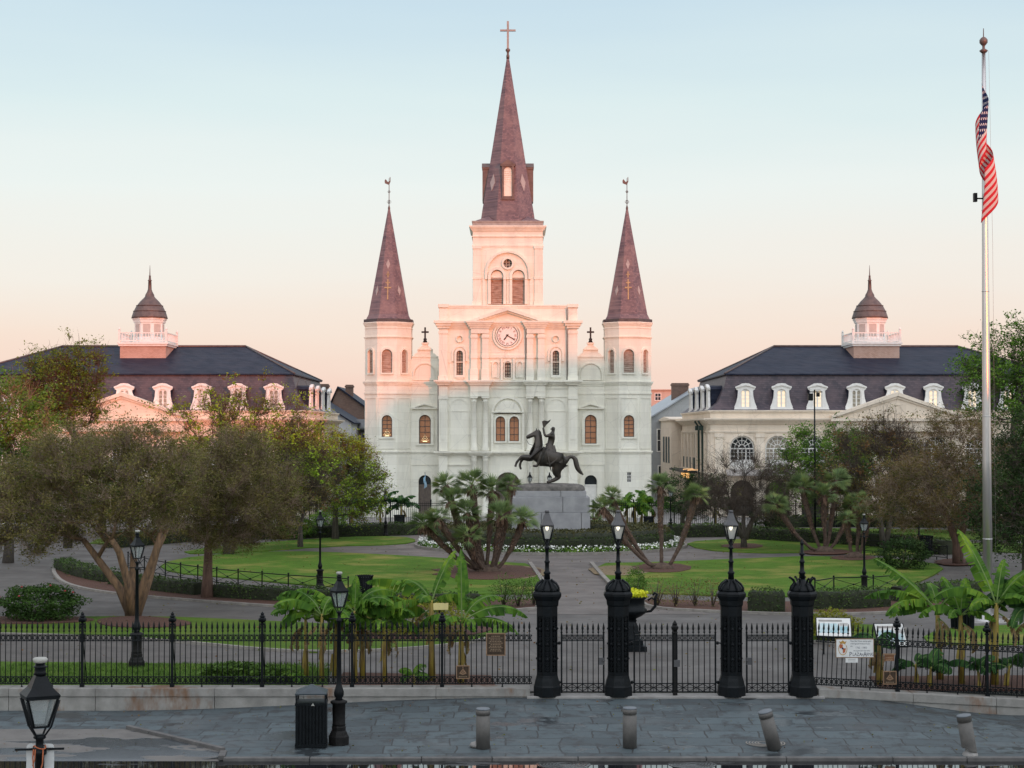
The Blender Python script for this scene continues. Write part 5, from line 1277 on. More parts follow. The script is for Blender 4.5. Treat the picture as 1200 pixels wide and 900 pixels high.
# ------------------------------------------------------------------ monument
def skin(name, chains, mat, parent=None, loc=None, sub=2):
    """one continuous body from joint chains [(x,y,z,r), ...]; a chain may start with an index into the list of joints"""
    vs, rs, es = [], [], []
    for ch in chains:
        prev = None
        for p in ch:
            if isinstance(p, int): prev = p; continue
            vs.append(p[:3]); rs.append(p[3] if not isinstance(p[3], tuple) else p[3]); i = len(vs) - 1
            if prev is not None: es.append((prev, i))
            prev = i
    me = bpy.data.meshes.new(name); me.from_pydata(vs, es, []); me.materials.append(mat)
    o = bpy.data.objects.new(name, me); COL.objects.link(o)
    sk = o.modifiers.new('skin', 'SKIN'); sk.use_smooth_shade = True; sk.branch_smoothing = .4
    for i, r in enumerate(rs):
        d = me.skin_vertices[0].data[i]; d.radius = r if isinstance(r, tuple) else (r, r); d.use_root = (i == 0)
    ss = o.modifiers.new('smooth', 'SUBSURF'); ss.levels = sub; ss.render_levels = sub
    if parent: o.parent = parent
    if loc is not None: o.location = loc
    return o
PZ = 3.86
ped = thing('statue_pedestal', 'grey stepped granite pedestal with a rough rock top under the horseman', 'pedestal', (SX, SY, 0))
m = MB(); rng = random.Random(5)
def course(x0, x1, y0, y1, z0, z1, cuts):
    e = [x0] + cuts + [x1]
    for i in range(len(e) - 1): m.box(e[i] + .012, e[i + 1] - .012, y0, y1, z0 + .008, z1)
course(-2.42, 2.42, -1.5, 1.5, 0, 1.05, [-.9, .8]); course(-2.40, 2.40, -1.48, 1.48, 1.05, 2.10, [1.85, -.6][::-1]); course(-2.38, 2.38, -1.46, 1.46, 2.10, 3.05, [.72]); course(-2.18, 2.18, -1.28, 1.28, 3.05, 3.42, [.6])
m.build('granite_blocks', M['granite'], ped, bevel=.02)
m = MB(); n = 40; vs = []; fs = []
for k, (e, z) in enumerate(((1.0, 3.42), (.985, 3.62), (.93, 3.74), (.80, 3.80), (.5, 3.84), (.0, 3.86))):
    for i in range(n):
        a = 2 * PI * i / n; c, s = math.cos(a), math.sin(a); q = (abs(c) ** 5 + abs(s) ** 5) ** (-.2)
        w = 1 + .035 * math.sin(5 * a + k) + rng.uniform(-.015, .015)
        vs.append((2.14 * e * c * q * min(w, 1.0), 1.22 * e * s * q * min(w, 1.0), z + rng.uniform(-.03, .03)))
    if k:
        for i in range(n): j = (i + 1) % n; fs.append(((k - 1) * n + i, (k - 1) * n + j, k * n + j, k * n + i))
m.add(vs, fs, 0, True); m.build('rock_base', M['rock'], ped)
st = thing('equestrian_statue', 'dark bronze rider lifting his hat on a rearing horse, on the granite pedestal', 'statue', (at(643, 560, SY).x, SY, PZ - .03))
q = lambda cx, cy, y=0.0, r=40: ((cx - 430) / 189, y, (797 - cy) / 189, (r[0] / 189, r[1] / 189) if isinstance(r, tuple) else r / 189)
horse = skin('horse', [
    # 0 barrel .. rump
    [q(460, 495, 0, (122, 118)), q(540, 520, 0, (132, 122)), q(602, 542, 0, (112, 100)), q(640, 512, 0, 40)],
    # tail from 3
    [3, q(668, 488, 0, 20), q(705, 475, .01, 27), q(742, 505, .02, 32), q(755, 570, .02, 34), q(772, 625, .02, 33), q(805, 665, .02, 22), q(838, 695, .02, 6)],
    # chest and neck from 0
    [0, q(370, 478, 0, (122, 112)), q(285, 440, 0, (124, 112)), q(275, 365, 0, (108, 80)), q(300, 280, 0, (86, 60)), q(304, 215, 0, (56, 44)), q(262, 208, 0, (52, 42)), q(215, 235, 0, (40, 32)), q(178, 252, 0, (30, 26)), q(164, 256, 0, (14, 14))],
    # far and near ears
    [16, q(289, 168, -.06, 9), q(283, 146, -.06, 3)], [16, q(292, 168, .06, 9), q(288, 148, .06, 3)],
    # front legs from chest (13)
    [13, q(240, 490, -.2, 42), q(180, 490, -.21, 38), q(118, 480, -.21, 28), q(82, 512, -.21, 15), q(55, 545, -.21, 17), q(45, 570, -.21, 12), q(38, 600, -.21, 18)],
    [13, q(240, 500, .2, 40), q(185, 505, .21, 38), q(128, 495, .21, 27), q(103, 540, .21, 15), q(92, 580, .21, 17), q(96, 605, .21, 12), q(108, 632, .21, 18)],
    # hind legs from rump (1)
    [1, q(560, 580, -.26, 88), q(520, 640, -.28, 60), q(535, 690, -.28, 40), q(556, 722, -.28, 29), q(515, 745, -.28, 22), q(472, 763, -.28, 20), q(448, 772, -.28, 15), q(415, 783, -.28, 19)],
    [1, q(556, 580, .26, 88), q(512, 640, .28, 60), q(520, 688, .28, 40), q(538, 724, .28, 29), q(498, 749, .28, 22), q(460, 768, .28, 20), q(436, 775, .28, 15), q(404, 784, .28, 19)],
], M['bronze'], st)
# mane, bridle, saddle cloth
m = MB(); pts = [(312, 165), (335, 190), (352, 235), (358, 290), (362, 340), (350, 380), (330, 350), (322, 290), (318, 235), (302, 195)]
m.plate([((a - 430) / 189, (797 - b) / 189) for a, b in pts[::-1]], [], -.10, .10); m.build('mane', M['bronze'], st, bevel=.03)
m = MB(); w = lambda a, b, y=0: ((a - 430) / 189, y, (797 - b) / 189)
for y in (-.16, .16): m.tube([w(178, 262, y * .8), w(172, 290, y), w(195, 330, y * 1.6), w(290, 360, y * 2.0), w(390, 340, y)], .014, 5)
m.tube([w(205, 215, -.1), w(196, 250, -.15), w(205, 268, -.08)], .018, 5); m.build('reins', M['bronze'], st)
for s in (-1, 1):
    m = MB(); vs = [w(350, 420, s * .40), w(520, 425, s * .40), w(530, 500, s * .52), w(440, 575, s * .50), w(350, 520, s * .50)]
    vs2 = [(x, y - s * .06, z) for x, y, z in vs]; m.add(vs + vs2, [(0, 1, 2, 3, 4), (9, 8, 7, 6, 5)] + [(i, (i + 1) % 5, 5 + (i + 1) % 5, 5 + i) for i in range(5)])
    m.build('saddle_cloth', M['bronze'], st, bevel=.02)
rider = skin('rider', [
    [q(440, 385, 0, (42, 48)), q(450, 330, 0, (37, 44)), q(466, 270, 0, (41, 56)), q(474, 222, 0, (38, 60)), q(480, 192, 0, 19), q(484, 168, 0, 23), q(483, 148, 0, (27, 25)), q(482, 128, 0, 18)],
    [3, q(440, 228, -.26, 24), q(400, 240, -.34, 19), q(382, 225, -.35, 17), q(372, 180, -.33, 14), q(366, 150, -.31, 13), q(362, 135, -.30, 9)],
    [3, q(478, 235, .30, 24), q(485, 290, .36, 20), q(450, 322, .32, 16), q(405, 335, .16, 13), q(395, 338, .1, 9)],
    [0, q(405, 405, -.36, 34), q(345, 440, -.52, 28), q(325, 500, -.55, 23), q(305, 560, -.54, 18), q(296, 588, -.54, 16), q(240, 586, -.55, 11)],
    [0, q(405, 405, .36, 34), q(350, 440, .52, 28), q(330, 500, .55, 23), q(312, 560, .54, 18), q(302, 588, .54, 16), q(250, 586, .55, 11)],
], M['bronze'], st)
m = MB(); m.lathe([(.02, -.02), (.05, .01), (.028, .06)], 6, w(458, 160)); pts = [(350, 68), (375, 58), (420, 62), (449, 48), (440, 72), (405, 105), (376, 138), (366, 135), (356, 100)]
m.plate([((a - 430) / 189, (797 - b) / 189) for a, b in pts[::-1]], [], -.36, -.24); m.build('bicorne_hat', M['bronze'], st, bevel=.03)
m = MB(); m.tube([w(468, 372, -.25), w(495, 400, -.30), w(528, 440, -.34)], [.035, .03, .02], 6); m.tube([w(398, 370, -.46), w(420, 480, -.60), w(442, 590, -.62), w(458, 650, -.60)], [.05, .045, .04, .02], 6); m.build('sabre', M['bronze'], st)
m = MB(); 
for s in (-1, 1):
    vs = [w(420, 350, s * .22), w(500, 345, s * .2), w(520, 415, s * .36), w(430, 430, s * .46)]; vs2 = [(x, y - s * .05, z) for x, y, z in vs]
    m.add(vs + vs2, [(0, 1, 2, 3), (7, 6, 5, 4)] + [(i, (i + 1) % 4, 4 + (i + 1) % 4, 4 + i) for i in range(4)])
for s in (-1, 1): m.lathe([(.01, -.03), (.09, -.01), (.10, .02), (.03, .05)], 8, w(474, 212, s * .30))
m.build('coat_tails', M['bronze'], st)

# ------------------------------------------------------------------ street furniture, signs, flag
def bin_square(label, loc, rot=0):
    B = thing('litter_bin', label, 'litter bin', loc, rot)
    m = MB(); w = .36
    m.box(-w + .03, w - .03, -w + .03, w - .03, .06, .98)
    for k in range(4):
        f = MB()
        for i in range(9): f.box(-w + .02 + i * .0775, -w + .07 + i * .0775, -w, -w + .03, .08, 1.0)
        f.xf(Matrix.Rotation(k * PI / 2, 4, 'Z')); m.add(f.v, f.f)
    m.box(-w - .01, w + .01, -w - .01, w + .01, .0, .08); m.box(-w - .01, w + .01, -w - .01, w + .01, .98, 1.04); m.build('bin_body', M['iron'], B)
    for a in (-1, 1):
        for b in (-1, 1): m = MB(); m.box(a * (w - .02) - .018, a * (w - .02) + .018, b * (w - .02) - .018, b * (w - .02) + .018, 1.04, 1.24); m.build('roof_post', M['iron'], B)
    m = MB(); m.lathe([(w * 1.45, 1.23), (w * 1.45, 1.26), (.04, 1.43), (.0, 1.435)], 4, phase=PI / 4, smooth=False); m.build('bin_roof', simple('dark_blue_steel', (0.035, 0.05, 0.06), (0.02, 0.03, 0.036), 4, .35), B)
    m = MB(); m.plate([(-.04, 0), (.04, 0), (0, .07)], [], -.012, 0); m.build('sticker', M['whitecap'], B, loc=(.05, -w - .004, .98)) 
    return B
p = sgnd(365, 873); bin_square('square slatted black litter bin with a pyramid roof on the slate pavement', (p.x, p.y, p.z), .06)
def round_bin(label, loc, sc=1.0):
    B = thing('litter_bin', label, 'litter bin', loc); B.scale = (sc,) * 3
    m = MB(); m.lathe([(.27, .05), (.29, .95), (.0, .95)], 16)
    for k in range(22):
        a = 2 * PI * k / 22; c, s = math.cos(a), math.sin(a); m.bar((.30 * c, .30 * s, .03), (.33 * c, .33 * s, .92), .04, .012); m.bar((.33 * c, .33 * s, .92), (.37 * c, .37 * s, 1.03), .04, .012)
    m.build('bin_slats', M['iron'], B); m = MB(); m.lathe([(.31, .97), (.35, .99), (.35, 1.02), (.31, 1.03)], 18, cap=False); m.build('bin_rim', M['iron'], B); m = MB(); m.lathe([(.30, .02), (.32, .05), (.30, .08)], 18, cap=False); m.build('bin_foot', M['iron'], B); return B
rb = round_bin('round slatted bin on the lawn edge left of the banana plants', g0(427, 703), 1.0)
dup(rb, g0(1085, 651), 0, 'dark round bin beside a distant lantern post under the right trees', 1.1)
dup(rb, g0(1128, 738), 0, 'round dark bin behind the banana leaves near the flagpole', 1.25)
dup(rb, g0(468, 622), 0, 'dark round bin right of the distant lantern by the left spire tower', 1.1)
dup(rb, g0(760, 622), 0, 'small dark bin far behind the flower ring, before the young bananas', 1.0)
M['bol_top'] = simple('bollard_top', (0.15, 0.17, 0.19), (0.11, 0.125, 0.14), 4, .45, .2)
def bollard(label, loc):
    B = thing('bollard', label, 'bollard', loc, 0, 'grey steel bollards along the kerb')
    m = MB(); m.lathe([(.165, 0), (.165, .755), (.150, .76), (.150, .785), (.168, .79), (.168, .915)], 28); 
    m.build('bollard_shaft', M['bollard'], B); m = MB(); m.lathe([(.169, .905), (.169, .925), (.15, .945), (.0, .95)], 28); m.build('bollard_top', M['bol_top'], B); return B
p = sgnd(566, 877); b1 = bollard('upright grey bollard with a loose stone at its foot', (p.x, p.y, p.z))
p = sgnd(738, 876); dup(b1, (p.x, p.y, p.z), .8, 'upright grey bollard on the kerb below the double gate')
p = sgnd(908, 879); c = dup(b1, (p.x, p.y, p.z + .02), 1.4, 'leaning grey bollard standing in a ringed drain cover'); c.rotation_euler = (rad(4), rad(-15), 0)
p = sgnd(1137, 885); b4 = thing('bollard', 'leaning broken grey bollard with jagged foot on exposed concrete', 'bollard', (p.x, p.y, p.z), 0, 'grey steel bollards along the kerb')
m = MB(); n = 28; vs = []; fs = []
prof = [(.165, None), (.165, .3), (.165, .755), (.150, .76), (.150, .785), (.168, .79), (.168, .92)]
for k, (r, z) in enumerate(prof):
    for i in range(n):
        a = 2 * PI * i / n; zz = z if z is not None else .12 - .10 * math.cos(a) + .02 * math.sin(5 * a); vs.append((r * math.cos(a), r * math.sin(a), zz))
    if k:
        for i in range(n): j = (i + 1) % n; fs.append(((k - 1) * n + i, (k - 1) * n + j, k * n + j, k * n + i))
m.add(vs, fs, 0, True); s1 = m.build('bollard_shaft', M['bollard'], b4); s1.rotation_euler = (0, rad(-9), 0)
m = MB(); m.lathe([(.169, .905), (.169, .925), (.15, .945), (0, .95)], n); s1 = m.build('bollard_top', M['bol_top'], b4); s1.rotation_euler = (0, rad(-9), 0)
m = MB(); m.lathe([(.19, -.02), (.17, .05), (.12, .09), (.10, .22), (.0, .24)], 9, smooth=False); m.build('concrete_foot', M['concrete'], b4)

FLX, FLY = g0(1158, 731)[:2]
fp = thing('flagpole', 'tall tapered steel flagpole with a ball top beside the banana plants', 'flagpole', (FLX, FLY, 0))
m = MB(); m.tube([(0, 0, .1), (0, 0, 6), (0, 0, 12), (0, 0, 17), (0, 0, 21.1)], [.178, .158, .13, .098, .07], 20)
for z in (3.1, 7.6, 12.2, 15.2): r = float(np.interp(z, [0, 6, 12, 17, 21], [.178, .158, .13, .098, .07])); m.lathe([(r, z - .02), (r + .012, z - .01), (r + .012, z + .01), (r, z + .02)], 20, cap=False)
m.build('pole', M['steel'], fp)
m = MB(); m.lathe([(.5, 0), (.5, .10), (.3, .16), (.27, .3), (.22, .34)], 20); m.build('pole_foot', M['steel'], fp)
m = MB(); m.lathe([(.10, 21.05), (.16, 21.12), (.05, 21.2), (.05, 21.3), (.09, 21.34), (.15, 21.42), (.15, 21.52), (.09, 21.60), (.02, 21.64), (.015, 21.95)], 14); m.build('pole_ball', M['copper'], fp)
m = MB()
for s in (-1, 1): m.bar((0, -.1, 15.62), (s * .36, -.12, 15.62), .05); m.box(s * .38 - .06, s * .38 + .06, -.18, .0, 15.5, 15.82)
m.build('floodlights', M['iron'], fp)
m = MB(); m.tube([(.16, -.1, 21.1), (.26, -.06, 14), (.3, 0, 1.2)], .005, 4); m.build('halyard', M['greymetal'], fp)
g = MB(); g.box(-1.05, 1.05, -.8, .8, -.05, .12); tag(g.build('flagpole_slab', M['concrete'], loc=(FLX, FLY, 0), bevel=.02), 'square concrete slab under the foot of the flagpole', 'slab')
def flag_cloth(name, W, H, mat, loc, seed, nx=56, ny=22, droop=1.0, fold=1.0):
    rng = random.Random(seed); me = bpy.data.meshes.new(name); vs = []; uv = []
    for j in range(ny + 1):
        u = j / ny                                   # 0 top of hoist, 1 foot
        for i in range(nx + 1):
            v = i / nx                               # along the fly
            sp = v * (1 - .25 * u)
            ph = 2 * PI * (1.55 * v + .10 * u)
            amp = fold * .30 * min(1, v * 3.2) * (.55 + .6 * v)
            x = -.02 * fold + amp * math.sin(ph) + fold * (.16 * u * v + .05 * math.sin(7 * v + 3 * u))
            y = -.12 - fold * .22 * min(1, v * 4) * (1 - math.cos(ph)) + .1 * math.sin(5 * v + 2 * u)
            z = -u * H * (1 - .22 * v) - W * droop * (v ** 1.08) * (.84 + .10 * u)
            vs.append((x, y, z)); uv.append((v, 1 - u))
    fs = [(j * (nx + 1) + i, j * (nx + 1) + i + 1, (j + 1) * (nx + 1) + i + 1, (j + 1) * (nx + 1) + i) for j in range(ny) for i in range(nx)]
    me.from_pydata(vs, [], fs); ul = me.uv_layers.new(name='UVMap')
    for lp in me.loops: ul.data[lp.index].uv = uv[lp.vertex_index]
    me.polygons.foreach_set('use_smooth', [True] * len(fs)); me.materials.append(mat)
    o = bpy.data.objects.new(name, me); COL.objects.link(o); o.location = loc
    sol = o.modifiers.new('thick', 'SOLIDIFY'); sol.thickness = .006
    return o
def m_usflag():
    t = NT('flag_cloth'); uv = t.new('ShaderNodeUVMap'); sp = t.new('ShaderNodeSeparateXYZ'); t.l.new(uv.outputs[0], sp.inputs[0]); u, v = sp.outputs[0], sp.outputs[1]
    s = t.math('MODULO', t.math('FLOOR', t.math('MULTIPLY', v, 13.0)), 2.0)
    col = t.mix(s, (0.50, 0.030, 0.040), (0.54, 0.47, 0.44))
    col2 = t.mix(s, (0.50, 0.030, 0.040), (0.66, 0.58, 0.55))
    can = t.math('MULTIPLY', t.math('LESS_THAN', u, .40), t.math('GREATER_THAN', v, 6 / 13))
    # eleven by nine staggered star field
    a = t.math('MULTIPLY', u, 12 / .40); b = t.math('MULTIPLY', t.math('SUBTRACT', v, 6 / 13), 10 / (7 / 13))
    ra, rb_ = t.math('ROUND', a), t.math('ROUND', b)
    da = t.math('MULTIPLY', t.math('SUBTRACT', a, ra), .76 * 1.9 * .4 / 12 * 30); db = t.math('MULTIPLY', t.math('SUBTRACT', b, rb_), 1.0)
    d = t.math('SQRT', t.math('ADD', t.math('MULTIPLY', da, da), t.math('MULTIPLY', db, db)))
    par = t.math('LESS_THAN', t.math('ABSOLUTE', t.math('MODULO', t.math('ADD', ra, rb_), 2.0)), .5)
    star = t.math('MULTIPLY', t.math('LESS_THAN', d, .40), par)
    blue = t.mix(star, (0.022, 0.028, 0.085), (0.66, 0.60, 0.58))
    col = t.mix(can, col, blue)
    return t.set(Base_Color=col, Roughness=.85, Specular_IOR_Level=.1)
fl_z = at(1153, 97, FLY).z
tag(flag_cloth('flag', 3.95, 2.0, m_usflag(), (FLX - .12, FLY - .10, fl_z), 4, fold=1.05), 'limp stars and stripes flag hanging folded against the flagpole', 'flag')

# signs on the fence
M['board_white'] = simple('white_sign_board', (0.70, 0.70, 0.68), (0.62, 0.62, 0.60), 5, .5)
M['bronze_plate'] = simple('bronze_plaque', (0.085, 0.055, 0.036), (0.05, 0.035, 0.025), 9, .45, .6)
M['bronze_edge'] = simple('bronze_rim', (0.38, 0.24, 0.15), (0.28, 0.17, 0.10), 9, .4, .6)
M['copper_plate'] = simple('copper_plaque', (0.26, 0.115, 0.055), (0.16, 0.075, 0.04), 9, .45, .5)
M['ink'] = simple('sign_lettering', (0.02, 0.025, 0.06), None, 5, .6)
M['ink_brown'] = simple('plaque_lettering', (0.42, 0.30, 0.20), None, 5, .5, .5)
M['crest_red'] = simple('crest_red', (0.45, 0.12, 0.04), (0.35, 0.09, 0.03), 30, .6)
M['crest_gold'] = simple('crest_gold', (0.50, 0.30, 0.06), (0.3, 0.16, 0.04), 30, .6)
def write(m, body, size, x, z, y, align='CENTER', sx=1.0, mat=0):
    v, f = text_geo(body, size, align); m.add([(x + a * sx, y, z + b) for a, b, c in v], f, mat)
FY = 46.02
def fpos(px, py): p = at(px, py, FY); return p
p = fpos(1001.5, 759.5)
S = thing('square_sign', 'white sign with a crest reading PLAZA DE ARMAS on the iron fence', 'sign', (p.x, FY, p.z))
m = MB(); m.box(-.515, .515, -.03, 0, -.255, .255); m.build('sign_frame', M['bronze_edge'], S); m = MB(); m.box(-.495, .495, -.036, -.028, -.235, .235); m.build('sign_board', M['board_white'], S)
m = MB()
write(m, 'When New Orleans was the capital', .062, -.12, .19, -.038, 'LEFT', .62); write(m, 'of the Spanish Province of Luisi-', .062, -.12, .122, -.038, 'LEFT', .66); write(m, 'ana', .062, -.12, .058, -.038, 'LEFT', .66)
write(m, '1762 - 1803', .072, .17, .015, -.038, 'CENTER', .9); write(m, 'this square bore the name', .062, .18, -.062, -.038, 'CENTER', .66)
write(m, 'P', .17, -.155, -.165, -.038, 'LEFT', .85); write(m, 'LAZA', .125, -.065, -.165, -.038, 'LEFT', .80); write(m, 'DE', .075, .155, -.170, -.038, 'LEFT', .8); write(m, 'A', .17, .225, -.165, -.038, 'LEFT', .8); write(m, 'RMAS', .125, .31, -.165, -.038, 'LEFT', .62)
m.build('sign_lettering', M['ink'], S)
m = MB(); cx, cz = -.325, -.0
m.plate([(cx + .12 * math.cos(a) , cz - .02 + .165 * math.sin(a)) for a in np.linspace(0, 2 * PI, 20)[:-1]], [[(cx + .105 * math.cos(a), cz - .02 + .145 * math.sin(a)) for a in np.linspace(0, 2 * PI, 20)[:-1]]], -.0395, -.036, mat=1)
m.plate([(cx - .085, cz + .0), (cx, cz + .0), (cx, cz + .105), (cx - .085, cz + .10)], [], -.040, -.036, mat=0); m.plate([(cx, cz - .135), (cx + .06, cz - .11), (cx + .085, cz + 0), (cx, cz + 0)], [], -.040, -.036, mat=0)
m.plate([(cx - .085, cz + .0), (cx - .06, cz - .11), (cx, cz - .135), (cx, cz + 0)], [], -.040, -.036, mat=2); m.plate([(cx + .0, cz + .0), (cx + .085, cz), (cx + .085, cz + .1), (cx, cz + .105)], [], -.040, -.036, mat=2)
m.plate([(cx - .07, cz + .125), (cx + .07, cz + .125), (cx + .10, cz + .19), (cx + .05, cz + .17), (cx, cz + .215), (cx - .05, cz + .17), (cx - .10, cz + .19)], [], -.040, -.036, mat=1); m.plate(circ(cx - .005, cz - .005, .028, 10), [], -.044, -.039, mat=3)
m.build('crest', [M['crest_red'], M['crest_gold'], M['board_white'], M['ink']], S)
p = fpos(998, 773.5); S = thing('notice_plate', 'small pale strip notice below the white crest sign', 'sign', (p.x, FY, p.z))
m = MB(); m.box(-.165, .165, -.022, 0, -.065, .065); m.build('plate', M['board_white'], S); m = MB()
for z in (.02, -.02): m.box(-.10, .10, -.0235, -.022, z - .006, z + .006)
m.build('print_lines', M['greymetal'], S)
def plaque(name, label, px, py, w, h, base, lines, rim=True):
    p = fpos(px, py); S = thing(name, label, 'plaque', (p.x, FY, p.z))
    m = MB()
    if rim: m.plate(rect(-w / 2, w / 2, -h / 2, h / 2), [rect(-w / 2 + .025, w / 2 - .025, -h / 2 + .025, h / 2 - .025)], -.045, 0); m.build('plaque_rim', M['bronze_edge'], S)
    m = MB(); m.box(-w / 2 + .02, w / 2 - .02, -.035, -.002, -h / 2 + .02, h / 2 - .02); m.build('plaque_plate', base, S)
    m = MB()
    for z, a in lines:                                # raised lines of lettering too small to read
        x = -a
        while x < a: L = .018 + .03 * ((x * 37) % 1); m.box(x, min(x + L, a), -.039, -.034, z - .008, z + .008); x += L + .014
    m.build('raised_lettering', M['ink_brown'], S); return S
plaque('bronze_plaque', 'upright bronze plaque with raised text left of the gate piers', 581, 755, .52, .60, M['bronze_plate'], [(.22, .12), (.17, .19)] + [(.12 - .042 * i, .14 + .05 * ((i * 7) % 3) / 2) for i in range(8)])
def hand_plaque(label, px, py):
    S = plaque('square_plaque', label, px, py, .36, .36, M['bronze_plate'], [(-.12, .11)])
    m = MB(); m.plate([(-.10, -.03), (0, -.075), (.10, -.03), (0, .105)], [[(-.05, -.015), (.0, -.04), (.05, -.015), (0, .05)]], -.042, -.034); m.plate([(-.03, -.0), (0, -.025), (.03, -.0), (0, .022)], [], -.043, -.034); m.tube([(0, -.038, .10), (0, -.038, .15)], .012, 6); m.build('raised_emblem', M['bronze_edge'], S)
hand_plaque('small square dark plaque low on the fence beside a yellow banana stem', 542.5, 787.5)
hand_plaque('small square dark plaque low on the right fence under the copper plaque', 1042.5, 794)
S = plaque('copper_plaque', 'small copper coloured plaque above a square dark plaque on the right fence', 1042, 771, .30, .20, M['copper_plate'], [(.02, .10), (-.03, .08), (-.065, .1)], False)
m = MB(); m.box(-.165, .165, -.04, 0, .085, .12); m.build('plaque_header', M['bronze_edge'], S)
# slanted information panels and a small yellow board
M['panel_blue'] = simple('panel_print', (0.16, 0.40, 0.46), (0.62, 0.66, 0.66), 3.2, .35)
def panel(label, px, py, D, w, h, rot, dark=True):
    p = at(px, py, D); S = thing('info_panel', label, 'information panel', (p.x, D, 0), rot, 'information panels behind the fence')
    z = p.z; m = MB()
    for q in (-1, 1): m = MB(); m.bar((q * w * .3, .1, 0), (q * w * .3, .05, z), .06); m.build('panel_leg', M['iron'], S)
    Mx = Matrix.Translation((0, 0, z)) @ Matrix.Rotation(rad(-38), 4, 'X')
    f = MB(); f.box(-w / 2 - .03, w / 2 + .03, -.0, .05, -h / 2 - .03, h / 2 + .03); f.xf(Mx); f.build('panel_back', M['iron'], S)
    f = MB(); f.box(-w / 2, w / 2, -.008, -.001, -h / 2, h / 2); f.xf(Mx); f.build('panel_board', M['board_white'], S)
    f = MB(); f.box(-w * .44, w * .12, -.012, -.007, -h * .32, h * .20); f.box(w * .18, w * .44, -.012, -.007, -h * .32, h * .05); f.xf(Mx); f.build('panel_picture', M['panel_blue'], S)
    f = MB(); f.box(-w * .44, w * .25, -.012, -.007, h * .30, h * .40)
    for i in range(4): f.box(w * .18, w * .42, -.0119, -.0075, h * (.22 - .04 * i) - .008, h * (.22 - .04 * i) + .004)
    f.xf(Mx); f.build('panel_heading', M['greymetal'], S)
panel('slanted pale blue information panel in the bushes behind the crest sign', 977, 735, 54, 1.05, .66, -.12)
panel('pale information panel partly hidden by the fence and banana leaves', 1044, 744, 50.5, .85, .75, .1)
p = at(515, 711, 58); S = thing('yellow_board', 'pale yellow slanted board between the two tall banana plants', 'sign', (p.x, 58, 0)); m = MB(); m.bar((0, 0, 0), (0, 0, p.z), .06); m.build('stake', M['iron'], S)
f = MB(); f.box(-.30, .30, -.02, 0, -.14, .14); f.xf(Matrix.Translation((0, 0, p.z)) @ Matrix.Rotation(rad(-40), 4, 'X')); f.build('board', simple('yellow_board', (0.40, 0.34, 0.12), (0.33, 0.28, 0.10), 4, .5), S)

# low hooped rail along the left bed and on the right lawn
def low_rail(label, pts):
    R_ = thing('low_rail', label, 'low rail', (pts[0].x, pts[0].y, 0), 0, 'low black rails round the lawns'); o = pts[0]
    dense = chaikin(pts, 2, False); L = [0]
    for i in range(1, len(dense)): L.append(L[-1] + (dense[i] - dense[i - 1]).length)
    n = max(2, round(L[-1] / 1.75)); P = []
    for k in range(n + 1):
        s = L[-1] * k / n; i = max(1, next((j for j in range(len(L)) if L[j] >= s - 1e-6), len(L) - 1)); f = (s - L[i - 1]) / max(1e-6, L[i] - L[i - 1]); P.append(dense[i - 1].lerp(dense[i], f) - o)
    for k in range(n + 1): m = MB(); m.bar(P[k], P[k] + Vector((0, 0, .80)), .05); m.lathe([(.035, .80), (.05, .83), (.02, .87)], 6, P[k]); m.build('rail_post', M['iron'], R_)
    for k in range(n):
        a, b = P[k], P[k + 1]; up = Vector((0, 0, 1)); m = MB(); m.bar(a + up * .76, b + up * .76, .04); m.bar(a + up * .16, b + up * .16, .035)
        m.bar(a + up * .72, b + up * .2, .022); m.bar(a + up * .2, b + up * .72, .022); c = (a + b) / 2; m.lathe([(0, -.05), (.055, 0), (0, .05)], 6, c + up * .46); m.bar(c, c + up * .16, .045); m.build('rail_bay', M['iron'], R_)
low_rail('low black cross braced rail curving behind the hedge on the left', G([(150, 666), (184, 676), (215, 681), (260, 687), (310, 692), (360, 696), (408, 699)]))
low_rail('low black cross braced rail beside the lantern on the right lawn', G([(955, 702), (972, 698), (1000, 697), (1030, 697), (1056, 694)]))
low_rail('far low black rail in front of the dark right hedge', G([(1010, 648), (1060, 652), (1110, 657)]))

# iron flower urn between the gates
ux, uy = gnd(741, 762)[:2]
U = thing('flower_urn', 'black iron urn with curled handles on a stepped foot behind the gate', 'urn', (ux, uy, 0))
m = MB(); m.lathe([(.62, 0), (.62, .16), (.46, .2), (.46, .34), (.34, .38), (.30, .5), (.24, .8), (.17, .92), (.20, .98)], 4, phase=PI / 4, smooth=False); m.build('urn_foot', M['iron'], U)
m = MB(); m.lathe([(.12, .95), (.13, 1.02), (.30, 1.10), (.46, 1.22), (.48, 1.30), (.40, 1.38), (.40, 1.62), (.47, 1.68), (.49, 1.72), (.43, 1.73), (.42, 1.66)], 20); m.build('urn_bowl', M['iron'], U)
for s in (-1, 1):
    m = MB(); m.tube([(s * .40, 0, 1.22), (s * .60, 0, 1.26), (s * .74, 0, 1.42), (s * .74, 0, 1.66), (s * .80, 0, 1.80), (s * .72, 0, 1.84), (s * .66, 0, 1.76)], [.03, .045, .05, .05, .045, .05, .03], 7); m.tube([(s * .5, 0, 1.6), (s * .62, 0, 1.68), (s * .73, 0, 1.62)], .03, 6); m.build('urn_handle', M['iron'], U)
